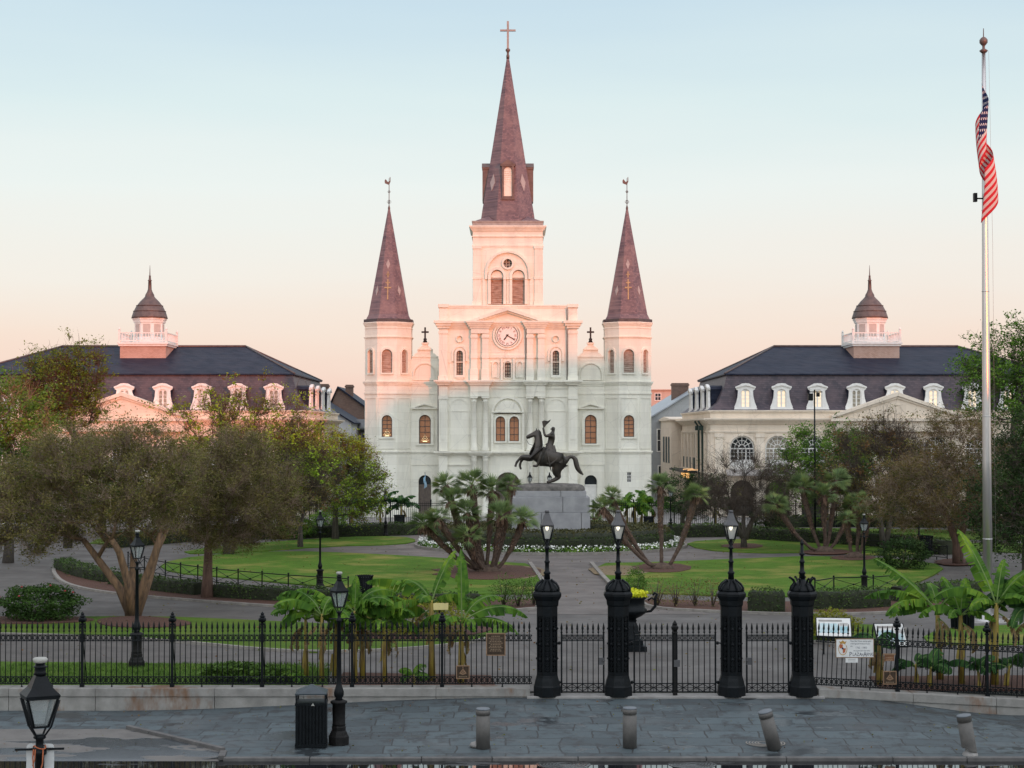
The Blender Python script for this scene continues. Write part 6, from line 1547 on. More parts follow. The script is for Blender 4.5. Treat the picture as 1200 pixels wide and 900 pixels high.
# pole with cameras, church flag
p = at(955, 560, 108); x0 = p.x; zt = at(955, 463, 108).z
S = thing('camera_pole', 'thin dark pole with camera boxes rising above the bright green right tree', 'camera pole', (x0, 108, 0))
m = MB(); m.tube([(0, 0, 0), (0, 0, zt + .35)], [.06, .045], 8); m.build('pole', M['iron'], S); m = MB(); m.box(-.42, -.12, -.2, .1, zt - .35, zt + .1); m.bar((-.5, 0, zt + .2), (.5, 0, zt + .2), .06); m.box(.12, .3, -.2, .1, zt - .1, zt + .15); m.build('camera_box', M['iron'], S); m = MB(); m.box(-.3, .3, -.2, .1, zt + .34, zt + .46); m.build('lamp_head', M['white'], S)
def m_blue(): return simple('blue_flag_cloth', (0.08, 0.26, 0.42), (0.30, 0.42, 0.5), 1.2, .8)
p = at(498, 562, 140); S = thing('door_flagpole', 'short angled staff over the left side door of the cathedral', 'flag staff', (p.x, 140, p.z)); m = MB(); m.tube([(0, 1.4, -.6), (0, 0, .55)], .03, 6); m.lathe([(.05, 0), (.05, .08)], 6, (0, 0, .52)); m.build('staff', M['whitecap'], S)
tag(flag_cloth('flag', .95, .45, m_blue(), (p.x, 140.0, p.z + .5), 9, 24, 10, 1.0, .4), 'small pale blue flag hanging limp over the left cathedral door', 'flag')
# far iron fence and pale hoarding before the cathedral
def far_fence(label, x0, x1, y, h=1.9):
    F = thing('far_iron_fence', label, 'fence', (x0, y, 0), 0, 'far iron fences before the cathedral'); L = x1 - x0; n = int(L / .15)
    m = MB()
    for k in range(n): m.bar((k * .15, 0, .08), (k * .15, 0, h), .026, .02)
    for z in (.14, h - .3, h - .15): m.bar((0, 0, z), (L, 0, z), .035)
    m.build('fence_panel', M['iron'], F)
    for k in range(int(L / 3) + 1): m = MB(); m.box(k * 3 - .05, k * 3 + .05, -.05, .05, 0, h + .15); m.build('fence_post', M['iron'], F)
far_fence('far iron fence left of the monument before the white towers', -24, -3.5, 126.5)
far_fence('far iron fence right of the monument before the arcades', 6.0, 52, 126.5)
# ------------------------------------------------------------------ vegetation
M['bark'] = simple('grey_bark', (0.115, 0.098, 0.082), (0.055, 0.046, 0.038), 5, .95, 0, .8, 'Object', (3, 3, .6))
M['bark_myrtle'] = simple('smooth_tan_bark', (0.27, 0.16, 0.085), (0.085, 0.055, 0.038), 2.2, .8, 0, .8, 'Object', (4, 4, .35))
M['bark_red'] = simple('reddish_bark', (0.17, 0.10, 0.072), (0.085, 0.05, 0.038), 4, .9, 0, .8, 'Object', (3, 3, .5))
M['lf_olive'] = m_leaf('olive_leaves', [(0.032, 0.038, 0.011), (0.066, 0.070, 0.018), (0.108, 0.102, 0.028), (0.125, 0.098, 0.036), (0.075, 0.092, 0.018)], clump=.55)
M['lf_dull'] = m_leaf('dull_leaves', [(0.034, 0.038, 0.012), (0.068, 0.068, 0.020), (0.108, 0.096, 0.030), (0.116, 0.090, 0.036)], clump=.6)
M['lf_lime'] = m_leaf('lime_and_rust_leaves', [(0.095, 0.052, 0.024), (0.080, 0.082, 0.020), (0.110, 0.150, 0.018), (0.185, 0.275, 0.024), (0.160, 0.240, 0.022)], clump=.75)
M['lf_rust'] = m_leaf('rusty_leaves', [(0.095, 0.048, 0.022), (0.120, 0.062, 0.026), (0.075, 0.062, 0.022), (0.095, 0.105, 0.022), (0.14, 0.085, 0.03)], clump=.7)
M['lf_gold'] = m_leaf('golden_green_leaves', [(0.032, 0.055, 0.009), (0.060, 0.092, 0.012), (0.092, 0.122, 0.015), (0.066, 0.105, 0.013)], clump=.6)
M['lf_mixed'] = m_leaf('rusty_olive_leaves', [(0.028, 0.036, 0.010), (0.055, 0.058, 0.016), (0.090, 0.070, 0.024), (0.105, 0.066, 0.028), (0.060, 0.070, 0.016)], clump=.5)
M['lf_green'] = m_leaf('green_leaves', [(0.022, 0.048, 0.010), (0.044, 0.092, 0.015), (0.078, 0.145, 0.020), (0.105, 0.17, 0.022)], clump=.6)
M['lf_dark'] = m_leaf('dark_green_leaves', [(0.010, 0.022, 0.008), (0.020, 0.038, 0.012), (0.034, 0.056, 0.016)], clump=.6)
M['lf_hedge'] = m_leaf('hedge_leaves', [(0.016, 0.030, 0.009), (0.030, 0.052, 0.014), (0.048, 0.070, 0.018)], clump=1.2, trans=.1)
M['lf_hedgebrown'] = m_leaf('clipped_brown_green_leaves', [(0.024, 0.028, 0.011), (0.040, 0.040, 0.015), (0.058, 0.050, 0.020)], clump=1.0, trans=.1)
M['lf_bush'] = m_leaf('bush_leaves', [(0.025, 0.050, 0.012), (0.050, 0.090, 0.018), (0.075, 0.125, 0.024)], clump=1.5)
M['lf_bushdark'] = m_leaf('dark_bush_leaves', [(0.013, 0.028, 0.008), (0.026, 0.052, 0.012), (0.042, 0.078, 0.016)], clump=1.5)
M['lf_yellow'] = m_leaf('yellow_green_leaves', [(0.075, 0.080, 0.012), (0.13, 0.13, 0.016), (0.10, 0.12, 0.018)], clump=1.5)
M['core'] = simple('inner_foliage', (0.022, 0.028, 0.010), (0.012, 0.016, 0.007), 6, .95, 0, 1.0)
M['twig'] = simple('pale_twigs', (0.36, 0.27, 0.19), (0.15, 0.105, 0.075), 4, .9)
M['twig_dark'] = simple('dark_twigs', (0.12, 0.09, 0.07), (0.06, 0.045, 0.035), 4, .9)

def leaf_quads(rs, P, size, flat=0.0, aspect=.5):
    """diamond shaped leaves at points P with random attitude"""
    N = len(P)
    d = rs.normal(size=(N, 3)); d[:, 2] *= (1 - flat) * .55; d /= np.linalg.norm(d, axis=1)[:, None] + 1e-9
    e = rs.normal(size=(N, 3)); e[:, 2] *= .6; e -= d * (e * d).sum(1)[:, None]; e /= np.linalg.norm(e, axis=1)[:, None] + 1e-9
    L = size * rs.uniform(.6, 1.35, (N, 1)); W = L * aspect
    return np.stack([P - d * L / 2, P + e * W / 2, P + d * L / 2, P - e * W / 2], 1)
def twig_quads(rs, A, B, r):
    """thin two sided blades from A to B as crossed quads"""
    d = B - A; e = rs.normal(size=d.shape); e -= d * ((e * d).sum(1) / ((d * d).sum(1) + 1e-9))[:, None]; e /= np.linalg.norm(e, axis=1)[:, None] + 1e-9
    f = np.cross(d, e); f /= np.linalg.norm(f, axis=1)[:, None] + 1e-9
    q1 = np.stack([A - e * r, A + e * r, B + e * r * .4, B - e * r * .4], 1); q2 = np.stack([A - f * r, A + f * r, B + f * r * .4, B - f * r * .4], 1)
    return np.concatenate([q1, q2])
def tree(label, base, stems, blobs, leafm, barkm, seed, targets=170, leaves=26000, lsize=.10, twigs=5000, tlen=.55, trad=.006, twigm=None, stem_r=.16, shell=.55, clus=.34, kind='tree', group=None, zmin=None, nodes_step=.45, pipe=.0125):
    """stems: lists of points (local) from the ground; blobs: ellipsoids (x,y,z,rx,ry,rz) of the crown (local)"""
    rs = np.random.RandomState(seed)
    T = thing(kind, label, 'tree', base, 0, group)
    # crown targets
    w = np.array([b[3] * b[4] * b[5] for b in blobs]) ** .75; w /= w.sum()
    def sample(n, inner, jitter=1.0):
        k = rs.choice(len(blobs), n, p=w); B = np.array(blobs)[k]
        u = rs.normal(size=(n, 3)); u /= np.linalg.norm(u, axis=1)[:, None]
        rr = (rs.uniform(inner ** 3, 1, (n, 1))) ** (1 / 3)
        return B[:, :3] + u * rr * B[:, 3:] * jitter
    tg = sample(targets, shell)
    if zmin is not None: tg = tg[tg[:, 2] > zmin]
    nodes = []; parent = []; chains = []
    for st in stems:
        c = []
        for i, p in enumerate(st):
            nodes.append(np.array(p, float)); parent.append(len(nodes) - 2 if i else -1); c.append(len(nodes) - 1)
        chains.append(c)
    nstem = len(nodes); depth = [0.0] * nstem
    for i in range(nstem):
        if parent[i] >= 0: depth[i] = depth[parent[i]] + float(np.linalg.norm(nodes[i] - nodes[parent[i]]))
    top = np.mean([np.array(s[-1]) for s in stems], 0)
    tg = tg[np.argsort(np.linalg.norm(tg - top, axis=1))]
    first_ok = np.array([len(s) > 1 for s in stems])
    ok = np.zeros(nstem, bool); i = 0
    for s in stems: ok[i + max(1, len(s) - 2):i + len(s)] = True; i += len(s)
    okl = list(ok)
    for t in tg:
        A = np.array(nodes); d = np.linalg.norm(A - t, axis=1) + .22 * np.array(depth); d[~np.array(okl)] = 1e9
        # branches prefer to rise
        d += np.maximum(0, A[:, 2] - t[2]) * .5
        j = int(d.argmin()); a = nodes[j]; L = np.linalg.norm(t - a); n = max(1, int(L / nodes_step)); c = [j]; prev = j
        side = rs.normal(size=3) * L * .10
        for k in range(1, n + 1):
            f = k / n; p = a + (t - a) * f + side * math.sin(PI * f) + np.array([0, 0, .10 * L * math.sin(PI * f)]) + rs.normal(size=3) * .05
            nodes.append(p); parent.append(prev); depth.append(depth[prev] + L / n); okl.append(True); prev = len(nodes) - 1; c.append(prev)
        chains.append(c)
    cnt = np.zeros(len(nodes)); kidn = np.zeros(len(nodes), int)
    for i in range(len(nodes)):
        if parent[i] >= 0: kidn[parent[i]] += 1
    for i in range(len(nodes) - 1, -1, -1):
        if kidn[i] == 0: cnt[i] = 1
        if parent[i] >= 0: cnt[parent[i]] += cnt[i]
    R = pipe * cnt ** .52
    m = MB()
    for ci, c in enumerate(chains):
        pts = [nodes[i] for i in c]
        if ci < len(stems):
            n = len(pts); rr = [max(R[i], stem_r * (1.25 - .55 * k / max(1, n - 1))) * (1.18 if k == 0 else 1) for k, i in enumerate(c)]
        else: rr = [R[i] for i in c]; rr[0] = min(R[c[0]], R[c[1]] * 1.25)
        m.tube(pts, rr, 9 if ci < len(stems) else (6 if rr[0] > .03 else 4))
    m.build('trunk', barkm, T)
    # twigs and leaves round branch ends
    N = np.array(nodes); ends = N[nstem:]; 
    if twigs:
        k = rs.choice(len(ends), twigs); A = ends[k] + rs.normal(size=(twigs, 3)) * .08
        out = A - top; out /= np.linalg.norm(out, axis=1)[:, None] + 1e-9
        D = out * .55 + rs.normal(size=(twigs, 3)) * .6 + np.array([0, 0, .25]); B = A + D * tlen * rs.uniform(.4, 1.1, (twigs, 1))
        C2 = B + (rs.normal(size=B.shape) * .6 + np.array([0, 0, .15])) * tlen * .6
        quads_object('twigs', np.concatenate([twig_quads(rs, A, B, trad), twig_quads(rs, B, C2, trad * .6)]), twigm or barkm, T)
        tips = np.concatenate([B, C2])
    else: tips = ends
    if leaves:
        ncl = max(40, leaves // 24); cc = tips[rs.choice(len(tips), ncl)]; cr = rs.uniform(.5, 1.3, ncl)
        k = rs.choice(ncl, leaves); P = cc[k] + rs.normal(size=(leaves, 3)) * clus * .62 * cr[k][:, None] * np.array([1, 1, .7])
        quads_object('crown', leaf_quads(rs, P, lsize), leafm, T)
    return T
def V(px, py, D): return at(px, py, D)
def blob(base, px, py, D, rw, rh, depth=None):
    """ellipsoid whose outline is centred on a picture place at distance D; rw, rh in picture pixels"""
    p = at(px, py, D); s = D / FPX
    return (p.x - base[0], D - base[1], p.z - base[2], rw * s, (depth or rw) * s, rh * s)
# left front crape myrtle with four tan stems
b = (*gnd(155, 722)[:2], 0); D = b[1]
S_ = [[(0, 0, 0), (-.55, .1, 1.1), (-1.35, .0, 2.2), (-1.9, .1, 2.9)], [(0, .1, 0), (-.1, .5, 1.2), (-.15, .9, 2.4), (-.3, 1.2, 3.1)], [(.05, 0, 0), (.45, -.2, 1.2), (.95, -.5, 2.4), (1.2, -.6, 3.2)], [(.1, .1, 0), (.5, .5, 1.3), (.75, .9, 2.5), (1.1, 1.1, 3.3)], [(-.05, -.05, 0), (-.05, -.5, 1.3), (-.3, -.9, 2.5), (-.5, -1.3, 3.0)]]
tree('big spreading crape myrtle with several tan stems behind the left fence', b, S_,
     [blob(b, 110, 575, D, 105, 62, 90), blob(b, 45, 600, D, 78, 54), blob(b, 165, 570, D, 70, 66), blob(b, 110, 545, D, 70, 40), blob(b, -10, 605, D + 1, 60, 42)],
     M['lf_olive'], M['bark_myrtle'], 11, 330, 90000, .082, 12500, .46, .0065, M['twig'], .15, .45, .30, 'crape_myrtle', zmin=2.3)
b = (*gnd(243, 701)[:2], 0); D = b[1]
tree('round twiggy crape myrtle with one straight reddish trunk in the left mulch bed', b, [[(0, 0, 0), (.0, 0, .9), (.02, .05, 1.9), (.0, .1, 2.5)]],
     [blob(b, 262, 580, D, 88, 66), blob(b, 302, 604, D, 52, 44), blob(b, 225, 595, D, 50, 50), blob(b, 262, 545, D, 60, 34)],
     M['lf_dull'], M['bark_red'], 12, 260, 72000, .082, 10000, .46, .0065, M['twig'], .20, .45, .30, 'crape_myrtle', zmin=2.2)
# lime and rust trees farther back
b = (*gnd(290, 640)[:2], 0); b = (b[0], 98, 0)
tree('loose lime green and rust tree against the sunlit building, behind the twiggy crape myrtles', b, [[(0, 0, 0), (-.1, 0, 1.3), (.1, .1, 2.4)], [(.15, 0, 0), (.5, .1, 1.3), (1.0, .2, 2.5)]],
     [blob(b, 295, 530, 98, 82, 52), blob(b, 235, 505, 98, 50, 38), blob(b, 330, 545, 98, 62, 46), blob(b, 270, 478, 98, 44, 18), blob(b, 335, 500, 98, 46, 32)],
     M['lf_lime'], M['bark'], 13, 210, 17000, .16, 4200, .8, .010, M['twig_dark'], .16, .4, .30)
b = (*gnd(400, 628)[:2], 0); b = (b[0], 112, 0)
tree('dense rounded olive and rust tree beside the left spire tower', b, [[(0, 0, 0), (.0, 0, 1.5), (.1, .1, 2.8)]],
     [blob(b, 408, 565, 112, 46, 44), blob(b, 372, 555, 112, 40, 50), blob(b, 425, 580, 112, 30, 26), blob(b, 395, 535, 112, 34, 24)],
     M['lf_lime'], M['bark'], 14, 170, 26000, .14, 3500, .6, .010, M['twig_dark'], .18, .35, .34)
b = (at(352, 600, 104).x, 104, 0)
tree('low rusty brown tree filling the gap behind the lawn lantern post', b, [[(0, 0, 0), (.0, 0, 1.3), (.2, .1, 2.2)]],
     [blob(b, 350, 565, 104, 48, 40), blob(b, 330, 590, 104, 40, 22)], M['lf_rust'], M['bark'], 15, 120, 9000, .14, 3500, .7, .010, M['twig_dark'], .13, .35, .34)
b = (at(80, 560, 104).x, 104, 0)
tree('slender golden green tree rising in front of the left slate roof', b, [[(0, 0, 0), (.1, 0, 2.2), (.1, .1, 4.4), (.3, .1, 6.0)]],
     [blob(b, 70, 456, 104, 34, 32), blob(b, 45, 470, 104, 24, 34), blob(b, 98, 440, 104, 28, 24), blob(b, 72, 434, 104, 16, 14), blob(b, 85, 480, 104, 40, 26), blob(b, 36, 448, 104, 14, 30)],
     M['lf_gold'], M['bark'], 16, 190, 17000, .15, 3600, .7, .012, M['twig_dark'], .2, .35, .30)
b = (at(10, 600, 92).x, 92, 0)
tree('dark green tree at the left edge behind the spreading crape myrtle', b, [[(0, 0, 0), (.1, 0, 1.6), (-.1, .1, 3.0)]],
     [blob(b, 15, 500, 92, 46, 52), blob(b, 40, 545, 92, 48, 55), blob(b, -30, 540, 92, 60, 70), blob(b, 5, 470, 92, 30, 22)],
     M['lf_green'], M['bark'], 17, 190, 26000, .15, 2600, .6, .010, M['twig'], .22, .35, .36)
b = (at(120, 610, 118).x, 118, 0)
tree('dark bushy evergreen behind the left crowns before the arcade', b, [[(0, 0, 0), (0, 0, 1.2), (.1, 0, 2.0)]],
     [blob(b, 130, 560, 118, 90, 48), blob(b, 215, 575, 118, 60, 36), blob(b, 30, 565, 118, 60, 46)], M['lf_dark'], M['bark'], 18, 160, 22000, .18, 800, .5, .012, None, .2, .3, .45)
# right side
b = (*gnd(872, 643)[:2], 0); D = b[1]
tree('bare grey leafless tree with fine twigs before the right arcade', b, [[(0, 0, 0), (-.05, 0, 1.0), (.0, .1, 2.0)], [(.05, 0, .6), (.5, 0, 1.7), (1.1, .1, 2.6)], [(-.05, 0, .7), (-.6, .1, 1.8), (-1.3, .1, 2.7)]],
     [blob(b, 875, 575, D, 62, 45), blob(b, 845, 590, D, 40, 30), blob(b, 905, 585, D, 42, 32)], M['lf_dull'], M['bark'], 19, 150, 900, .09, 4200, .75, .009, M['twig_dark'], .15, .4, .2, zmin=1.9)
b = (at(800, 615, 124).x, 124, 0)
tree('round dark evergreen in the shade of the alley corner right of the cathedral', b, [[(0, 0, 0), (0, 0, 1.0), (.1, 0, 1.8)]],
     [blob(b, 803, 583, 124, 26, 24), blob(b, 828, 580, 124, 22, 22)], M['lf_dark'], M['bark'], 20, 90, 9000, .16, 500, .5, .010, None, .14, .3, .3)
b = (at(968, 615, 110).x, 110, 0)
tree('bright green tree under the thin camera pole', b, [[(0, 0, 0), (0, 0, 1.6), (.1, 0, 3.0)]],
     [blob(b, 970, 545, 110, 50, 42), blob(b, 942, 562, 110, 34, 32), blob(b, 1000, 540, 110, 30, 30), blob(b, 985, 520, 110, 26, 18)], M['lf_green'], M['bark'], 21, 170, 24000, .15, 2000, .6, .010, M['twig_dark'], .18, .35, .32)
b = (at(1035, 630, 103).x, 103, 0)
tree('rusty brown thin tree in front of the right pediment', b, [[(0, 0, 0), (-.1, 0, 1.3), (-.3, .1, 2.6)], [(.1, 0, 0), (.4, .1, 1.5), (.7, .1, 2.8)]],
     [blob(b, 1030, 545, 103, 56, 46), blob(b, 1052, 530, 103, 34, 20), blob(b, 1000, 575, 103, 44, 30), blob(b, 1035, 508, 103, 22, 14), blob(b, 1075, 560, 103, 40, 40)], M['lf_rust'], M['bark'], 22, 200, 11000, .14, 5200, .8, .010, M['twig_dark'], .15, .35, .34)
b = (*gnd(1122, 662)[:2], 0); D = b[1]
tree('broad twiggy rust and olive tree with a leaning trunk left of the flagpole', b, [[(0, 0, 0), (-.05, 0, 1.2), (-.45, .1, 2.3), (-.7, .1, 3.0)], [(.03, 0, 0), (.15, 0, 1.3), (.5, .2, 2.5), (.9, .2, 3.2)]],
     [blob(b, 1095, 574, D, 64, 50), blob(b, 1142, 536, D, 56, 42), blob(b, 1120, 508, D, 36, 20), blob(b, 1060, 590, D, 46, 36), blob(b, 1150, 585, D, 60, 46)], M['lf_mixed'], M['bark_red'], 23, 270, 40000, .10, 6000, .6, .008, M['twig'], .19, .4, .30, 'crape_myrtle', zmin=2.0)
b = (at(1205, 660, 80).x, 80, 0)
tree('dark dense tree at the right edge behind the flagpole', b, [[(0, 0, 0), (-.1, 0, 1.5), (.1, .1, 2.8)]],
     [blob(b, 1195, 580, 80, 50, 62), blob(b, 1230, 540, 80, 60, 60), blob(b, 1180, 620, 80, 40, 36)], M['lf_dark'], M['bark'], 24, 190, 30000, .13, 2600, .6, .008, M['twig_dark'], .2, .35, .34)
b = (at(1185, 620, 116).x, 116, 0)
tree('tall green tree rising over the right end of the slate roof', b, [[(0, 0, 0), (0, 0, 3), (.2, 0, 6), (.3, .1, 8)]],
     [blob(b, 1190, 440, 116, 50, 34), blob(b, 1150, 445, 116, 36, 24), blob(b, 1180, 412, 116, 34, 18), blob(b, 1215, 430, 116, 50, 46), blob(b, 1170, 475, 116, 52, 28), blob(b, 1235, 490, 116, 50, 40)], M['lf_green'], M['bark'], 25, 220, 26000, .20, 2600, .8, .012, M['twig_dark'], .28, .35, .42)
b = (at(1120, 610, 120).x, 120, 0)
tree('dark low trees in the gloom before the right end of the arcade', b, [[(0, 0, 0), (0, 0, 1.2), (.1, 0, 2.0)]],
     [blob(b, 1110, 575, 120, 56, 40), blob(b, 1180, 570, 120, 60, 50), blob(b, 1060, 585, 120, 30, 26)], M['lf_dark'], M['bark'], 26, 150, 18000, .18, 700, .5, .012, None, .2, .3, .42)

# fan palms: clumps of leaning shaggy trunks
M['palm_leaf'] = m_leaf('fan_palm_leaves', [(0.055, 0.080, 0.040), (0.090, 0.130, 0.055), (0.130, 0.175, 0.064), (0.17, 0.18, 0.06)], .5, .3, .8)
M['palm_dry'] = simple('dry_palm_bases', (0.22, 0.135, 0.090), (0.085, 0.042, 0.030), 6, .95, 0, .5)
M['palm_bark'] = simple('palm_trunk', (0.125, 0.085, 0.062), (0.055, 0.034, 0.026), 7, .95, 0, 1.0)
def fan_head(seed, n=46, R=1.0, blades=13):
    rs = np.random.RandomState(seed); Q = []
    for k in range(n):
        az = rs.uniform(0, 2 * PI); el = math.asin(np.clip(rs.uniform(-.45, 1.0), -1, 1)); pet = R * rs.uniform(.30, .48); bl = R * rs.uniform(.50, .66)
        d = np.array([math.cos(az) * math.cos(el), math.sin(az) * math.cos(el), math.sin(el)]); s = np.cross(d, [0, 0, 1.0]); s /= np.linalg.norm(s) + 1e-9; u = np.cross(s, d)
        c = d * pet
        Q.append([s * -.012, s * .012, c + s * .012, c - s * .012])
        spread = rs.uniform(1.2, 1.7); tilt = rs.uniform(-.5, .5)
        for i in range(blades):
            a = (i / (blades - 1) - .5) * spread; e = d * math.cos(a) + (s * math.cos(tilt) + u * math.sin(tilt)) * math.sin(a) + u * .12 * (1 if i % 2 else -.6)
            e /= np.linalg.norm(e); w = np.cross(e, u + s * .3); w /= np.linalg.norm(w) + 1e-9; L = bl * (1 - .22 * abs(a)) * rs.uniform(.85, 1.1)
            tip = c + e * L + np.array([0, 0, -.10 * L * (1.2 - d[2])]); mid = c + e * L * .45
            Q.append([c, mid + w * .021 * R, tip, mid - w * .021 * R])
    return np.array(Q)
HEADS = []
def palm_clump(label, base, heads, seed, top_len=.45, name='fan_palm_clump', fat=1.0):
    T = thing(name, label, 'palm', base, 0); rs = np.random.RandomState(seed)
    if not HEADS:
        for k in range(3):
            o = quads_object('crown', fan_head(50 + k), M['palm_leaf']); HEADS.append(o.data); bpy.data.objects.remove(o)
    B = Vector(base)
    m = MB(); m.lathe([(.62, 0), (.5, .2), (.3, .34), (.1, .4)], 14, sq=(1.1, .8)); m.build('root_mound', M['palm_bark'], T)
    for i, (px, py, dy, r) in enumerate(heads):
        h = at(px, py, base[1] + dy) - B; h.y = dy
        f0 = Vector((h.x * .10 + rs.uniform(-.12, .12), h.y * .12 + rs.uniform(-.1, .1), .1))
        pts = []
        for k in range(9):
            f = k / 8; x = f0.x + (h.x - f0.x) * (f ** .82 if abs(h.x) > .8 else f) ; y = f0.y + (h.y - f0.y) * f; z = f0.z + (h.z - .12 - f0.z) * (f ** 1.25 if abs(h.x) > .8 else f)
            pts.append(Vector((x + rs.uniform(-.03, .03), y, z)))
        rr = [(.095 + (.10 * max(0, (k / 8 - .25)) / .75)) * fat for k in range(9)]; rr[-1] *= .55
        m = MB(); m.tube(pts, rr, 10); tr = m.build('stem', M['palm_bark'], T)
        # shaggy leaf bases over the upper stem
        Q = []
        n = 210
        for _ in range(n):
            f = rs.uniform(.34, .985) ** .8; q = f * 8; k = min(7, int(q)); p = pts[k].lerp(pts[k + 1], q - k); ax = (pts[k + 1] - pts[k]).normalized(); r_ = rr[k] + (rr[k + 1] - rr[k]) * (q - k)
            v = Vector(rs.normal(size=3)); v = (v - ax * v.dot(ax)).normalized(); w = ax.cross(v) * rs.uniform(.02, .04)
            a = p + v * r_ * .85; L = rs.uniform(.10, .22); e = a + v * L * .55 + ax * L * (.8 if rs.uniform() < .7 else -.5)
            Q.append([a - w, a + w, e + w * .4, e - w * .4])
        for _ in range(46):                      # skirt of dead fronds under the crown
            v = Vector((rs.normal(), rs.normal(), 0)).normalized(); p = pts[-1] + Vector((0, 0, rs.uniform(-.22, .02))) + v * .07; w = Vector((-v.y, v.x, 0)) * rs.uniform(.02, .045); L = rs.uniform(.28, .55) * r
            e1 = p + v * L * .55 + Vector((0, 0, -L * .35)); Q.append([p - w * .5, p + w * .5, e1 + w, e1 - w]); e2 = e1 + v * L * .12 + Vector((0, 0, -L * .5)); Q.append([e1 - w, e1 + w, e2 + w * .3, e2 - w * .3])
        quads_object('leaf_bases', np.array(Q, float), M['palm_dry'], tr)
        o = bpy.data.objects.new('crown', HEADS[i % 3]); COL.objects.link(o); o.parent = T; o.location = pts[-1]
        ax = (pts[-1] - pts[-3]).normalized(); o.rotation_euler = (rs.uniform(-.15, .15) - ax.y * .3, ax.x * .45, rs.uniform(0, 6.28)); o.scale = (r * 1.08, r * 1.08, r * .98)
    return T
b = (*gnd(572, 671)[:2], 0)
palm_clump('big clump of leaning shaggy fan palms left of the central walk', b, [(498, 612, -.5, 1.0), (523, 566, .8, .9), (529, 584, .2, .9), (513, 604, -.9, .85), (548, 598, -.2, .92), (553, 566, .6, 1.05), (549, 626, -1.4, .95), (577, 572, .9, 1.0), (588, 602, -.9, 1.0), (613, 606, .1, .92), (599, 566, 1.2, .75)], 31)
b = (*gnd(776, 668)[:2], 0)
palm_clump('open clump of four fan palms with one straight trunk right of the walk', b, [(707, 592, -.6, .85), (716, 580, .5, .75), (774, 567, .2, .88), (816, 577, .0, .82)], 32)
b = (*gnd(966, 648)[:2], 0)
palm_clump('shaded clump of fan palms with a low leaning trunk under the green tree', b, [(908, 588, -.4, .95), (940, 568, .3, 1.0), (965, 578, -.5, .95), (980, 560, .8, 1.0), (1000, 590, .2, .9)], 33)
b = (*gnd(1002, 655)[:2], 0)
palm_clump('small shaded fan palm clump beside the right lawn lantern', b, [(992, 606, .1, .7), (1018, 600, .2, .75), (1008, 586, .6, .75)], 34)
b = (*gnd(890, 607)[:2], 0); 
b = (at(697, 598, 122).x, 122, 0); palm_clump('tiny fan palm beside the right end of the granite pedestal', b, [(697, 606, 0, .6)], 35)

# banana plants
M['banana_leaf'] = m_leaf('banana_leaves', [(0.022, 0.056, 0.011), (0.042, 0.096, 0.014), (0.072, 0.142, 0.017), (0.140, 0.205, 0.022)], .55, .42, .9, .08)
M['banana_dark'] = m_leaf('shaded_banana_leaves', [(0.012, 0.036, 0.013), (0.020, 0.054, 0.016), (0.034, 0.078, 0.020)], .55, .3, .9, .08)  # darker copy of the banana leaves, shade put into its greens
M['banana_dry'] = m_leaf('dry_banana_leaves', [(0.09, 0.055, 0.025), (0.14, 0.095, 0.045), (0.19, 0.14, 0.07)], .8, .2, 1.5)
M['banana_stem'] = simple('banana_stem', (0.36, 0.29, 0.04), (0.17, 0.10, 0.03), 4.5, .6, 0, .3, 'Object', (2, 2, .35))
M['banana_rib'] = simple('banana_midrib', (0.13, 0.20, 0.04), (0.09, 0.15, 0.03), 6, .6)
def banana_leaf(parent, rng, az, up, L, W, mat, o0, bend=1.0, torn=.5, roll=None):
    """one blade with midrib, split along the veins into strips"""
    n = 30; rib = []; el = up
    p = Vector(o0); ca, sa = math.cos(az), math.sin(az); pet = .18 * L
    for i in range(n + 1):
        rib.append(p.copy()); el2 = el - bend * 1.9 * (i / n) ** 1.3 * .9
        p = p + Vector((ca * math.cos(el2), sa * math.cos(el2), math.sin(el2))) * ((L + pet) / n)
    side = Vector((-sa, ca, 0)); m = MB(); i0 = int(n * pet / (L + pet)) + 1
    roll = rng.uniform(-.5, .5) if roll is None else roll
    for sgn in (-1, 1):
        drop = rng.uniform(.35, .85); group_d = drop; cut = True; prevv = None; lag = 0
        for i in range(i0, n):
            f0, f1 = (i - i0) / (n - i0), (i + 1 - i0) / (n - i0)
            wd = lambda f: W * .62 * (max(0, math.sin(PI * min(1, f * .93 + .07) ** .72)) ** .55)
            if cut: group_d = drop + rng.uniform(-.25, .35) * torn * 2
            cut = rng.random() < torn * .62
            t = (rib[i + 1] - rib[i - 1]).normalized(); up_ = side.cross(t) * -1
            if up_.z < 0 and up < 1.2: up_ = -up_
            def edge(j, f):
                a = sgn * 1.0; out = side * math.cos(group_d) * a + up_ * (-math.sin(group_d)) + up_ * roll * a * .6
                e = rib[j] + out.normalized() * wd(f) + t * wd(f) * .28; mid = rib[j] + (side * a * math.cos(group_d * .2) + up_ * (.22 + roll * a * .6)).normalized() * wd(f) * .5 + t * wd(f) * .12
                return mid, e
            m0, e0 = edge(i, f0); m1, e1 = edge(i + 1, f1)
            if cut: m1, e1 = m1.lerp(m0, .08), e1.lerp(e0, rng.uniform(.3, .85))
            if prevv is not None: m0, e0 = prevv
            m.add([rib[i], m0, m1, rib[i + 1]], [(0, 1, 2, 3)], 0, True); m.add([m0, e0, e1, m1], [(0, 1, 2, 3)], 0, True)
            prevv = None if cut else (m1, e1)
    # all strips of a blade share one tone
    lf = m.build('leaf', mat, parent)
    r = MB(); r.tube(rib[::3], [.024 * L ** .5 * (1 - .75 * k / 10) for k in range(len(rib[::3]))], 5); r.build('midrib', M['banana_rib'], lf)
    return lf
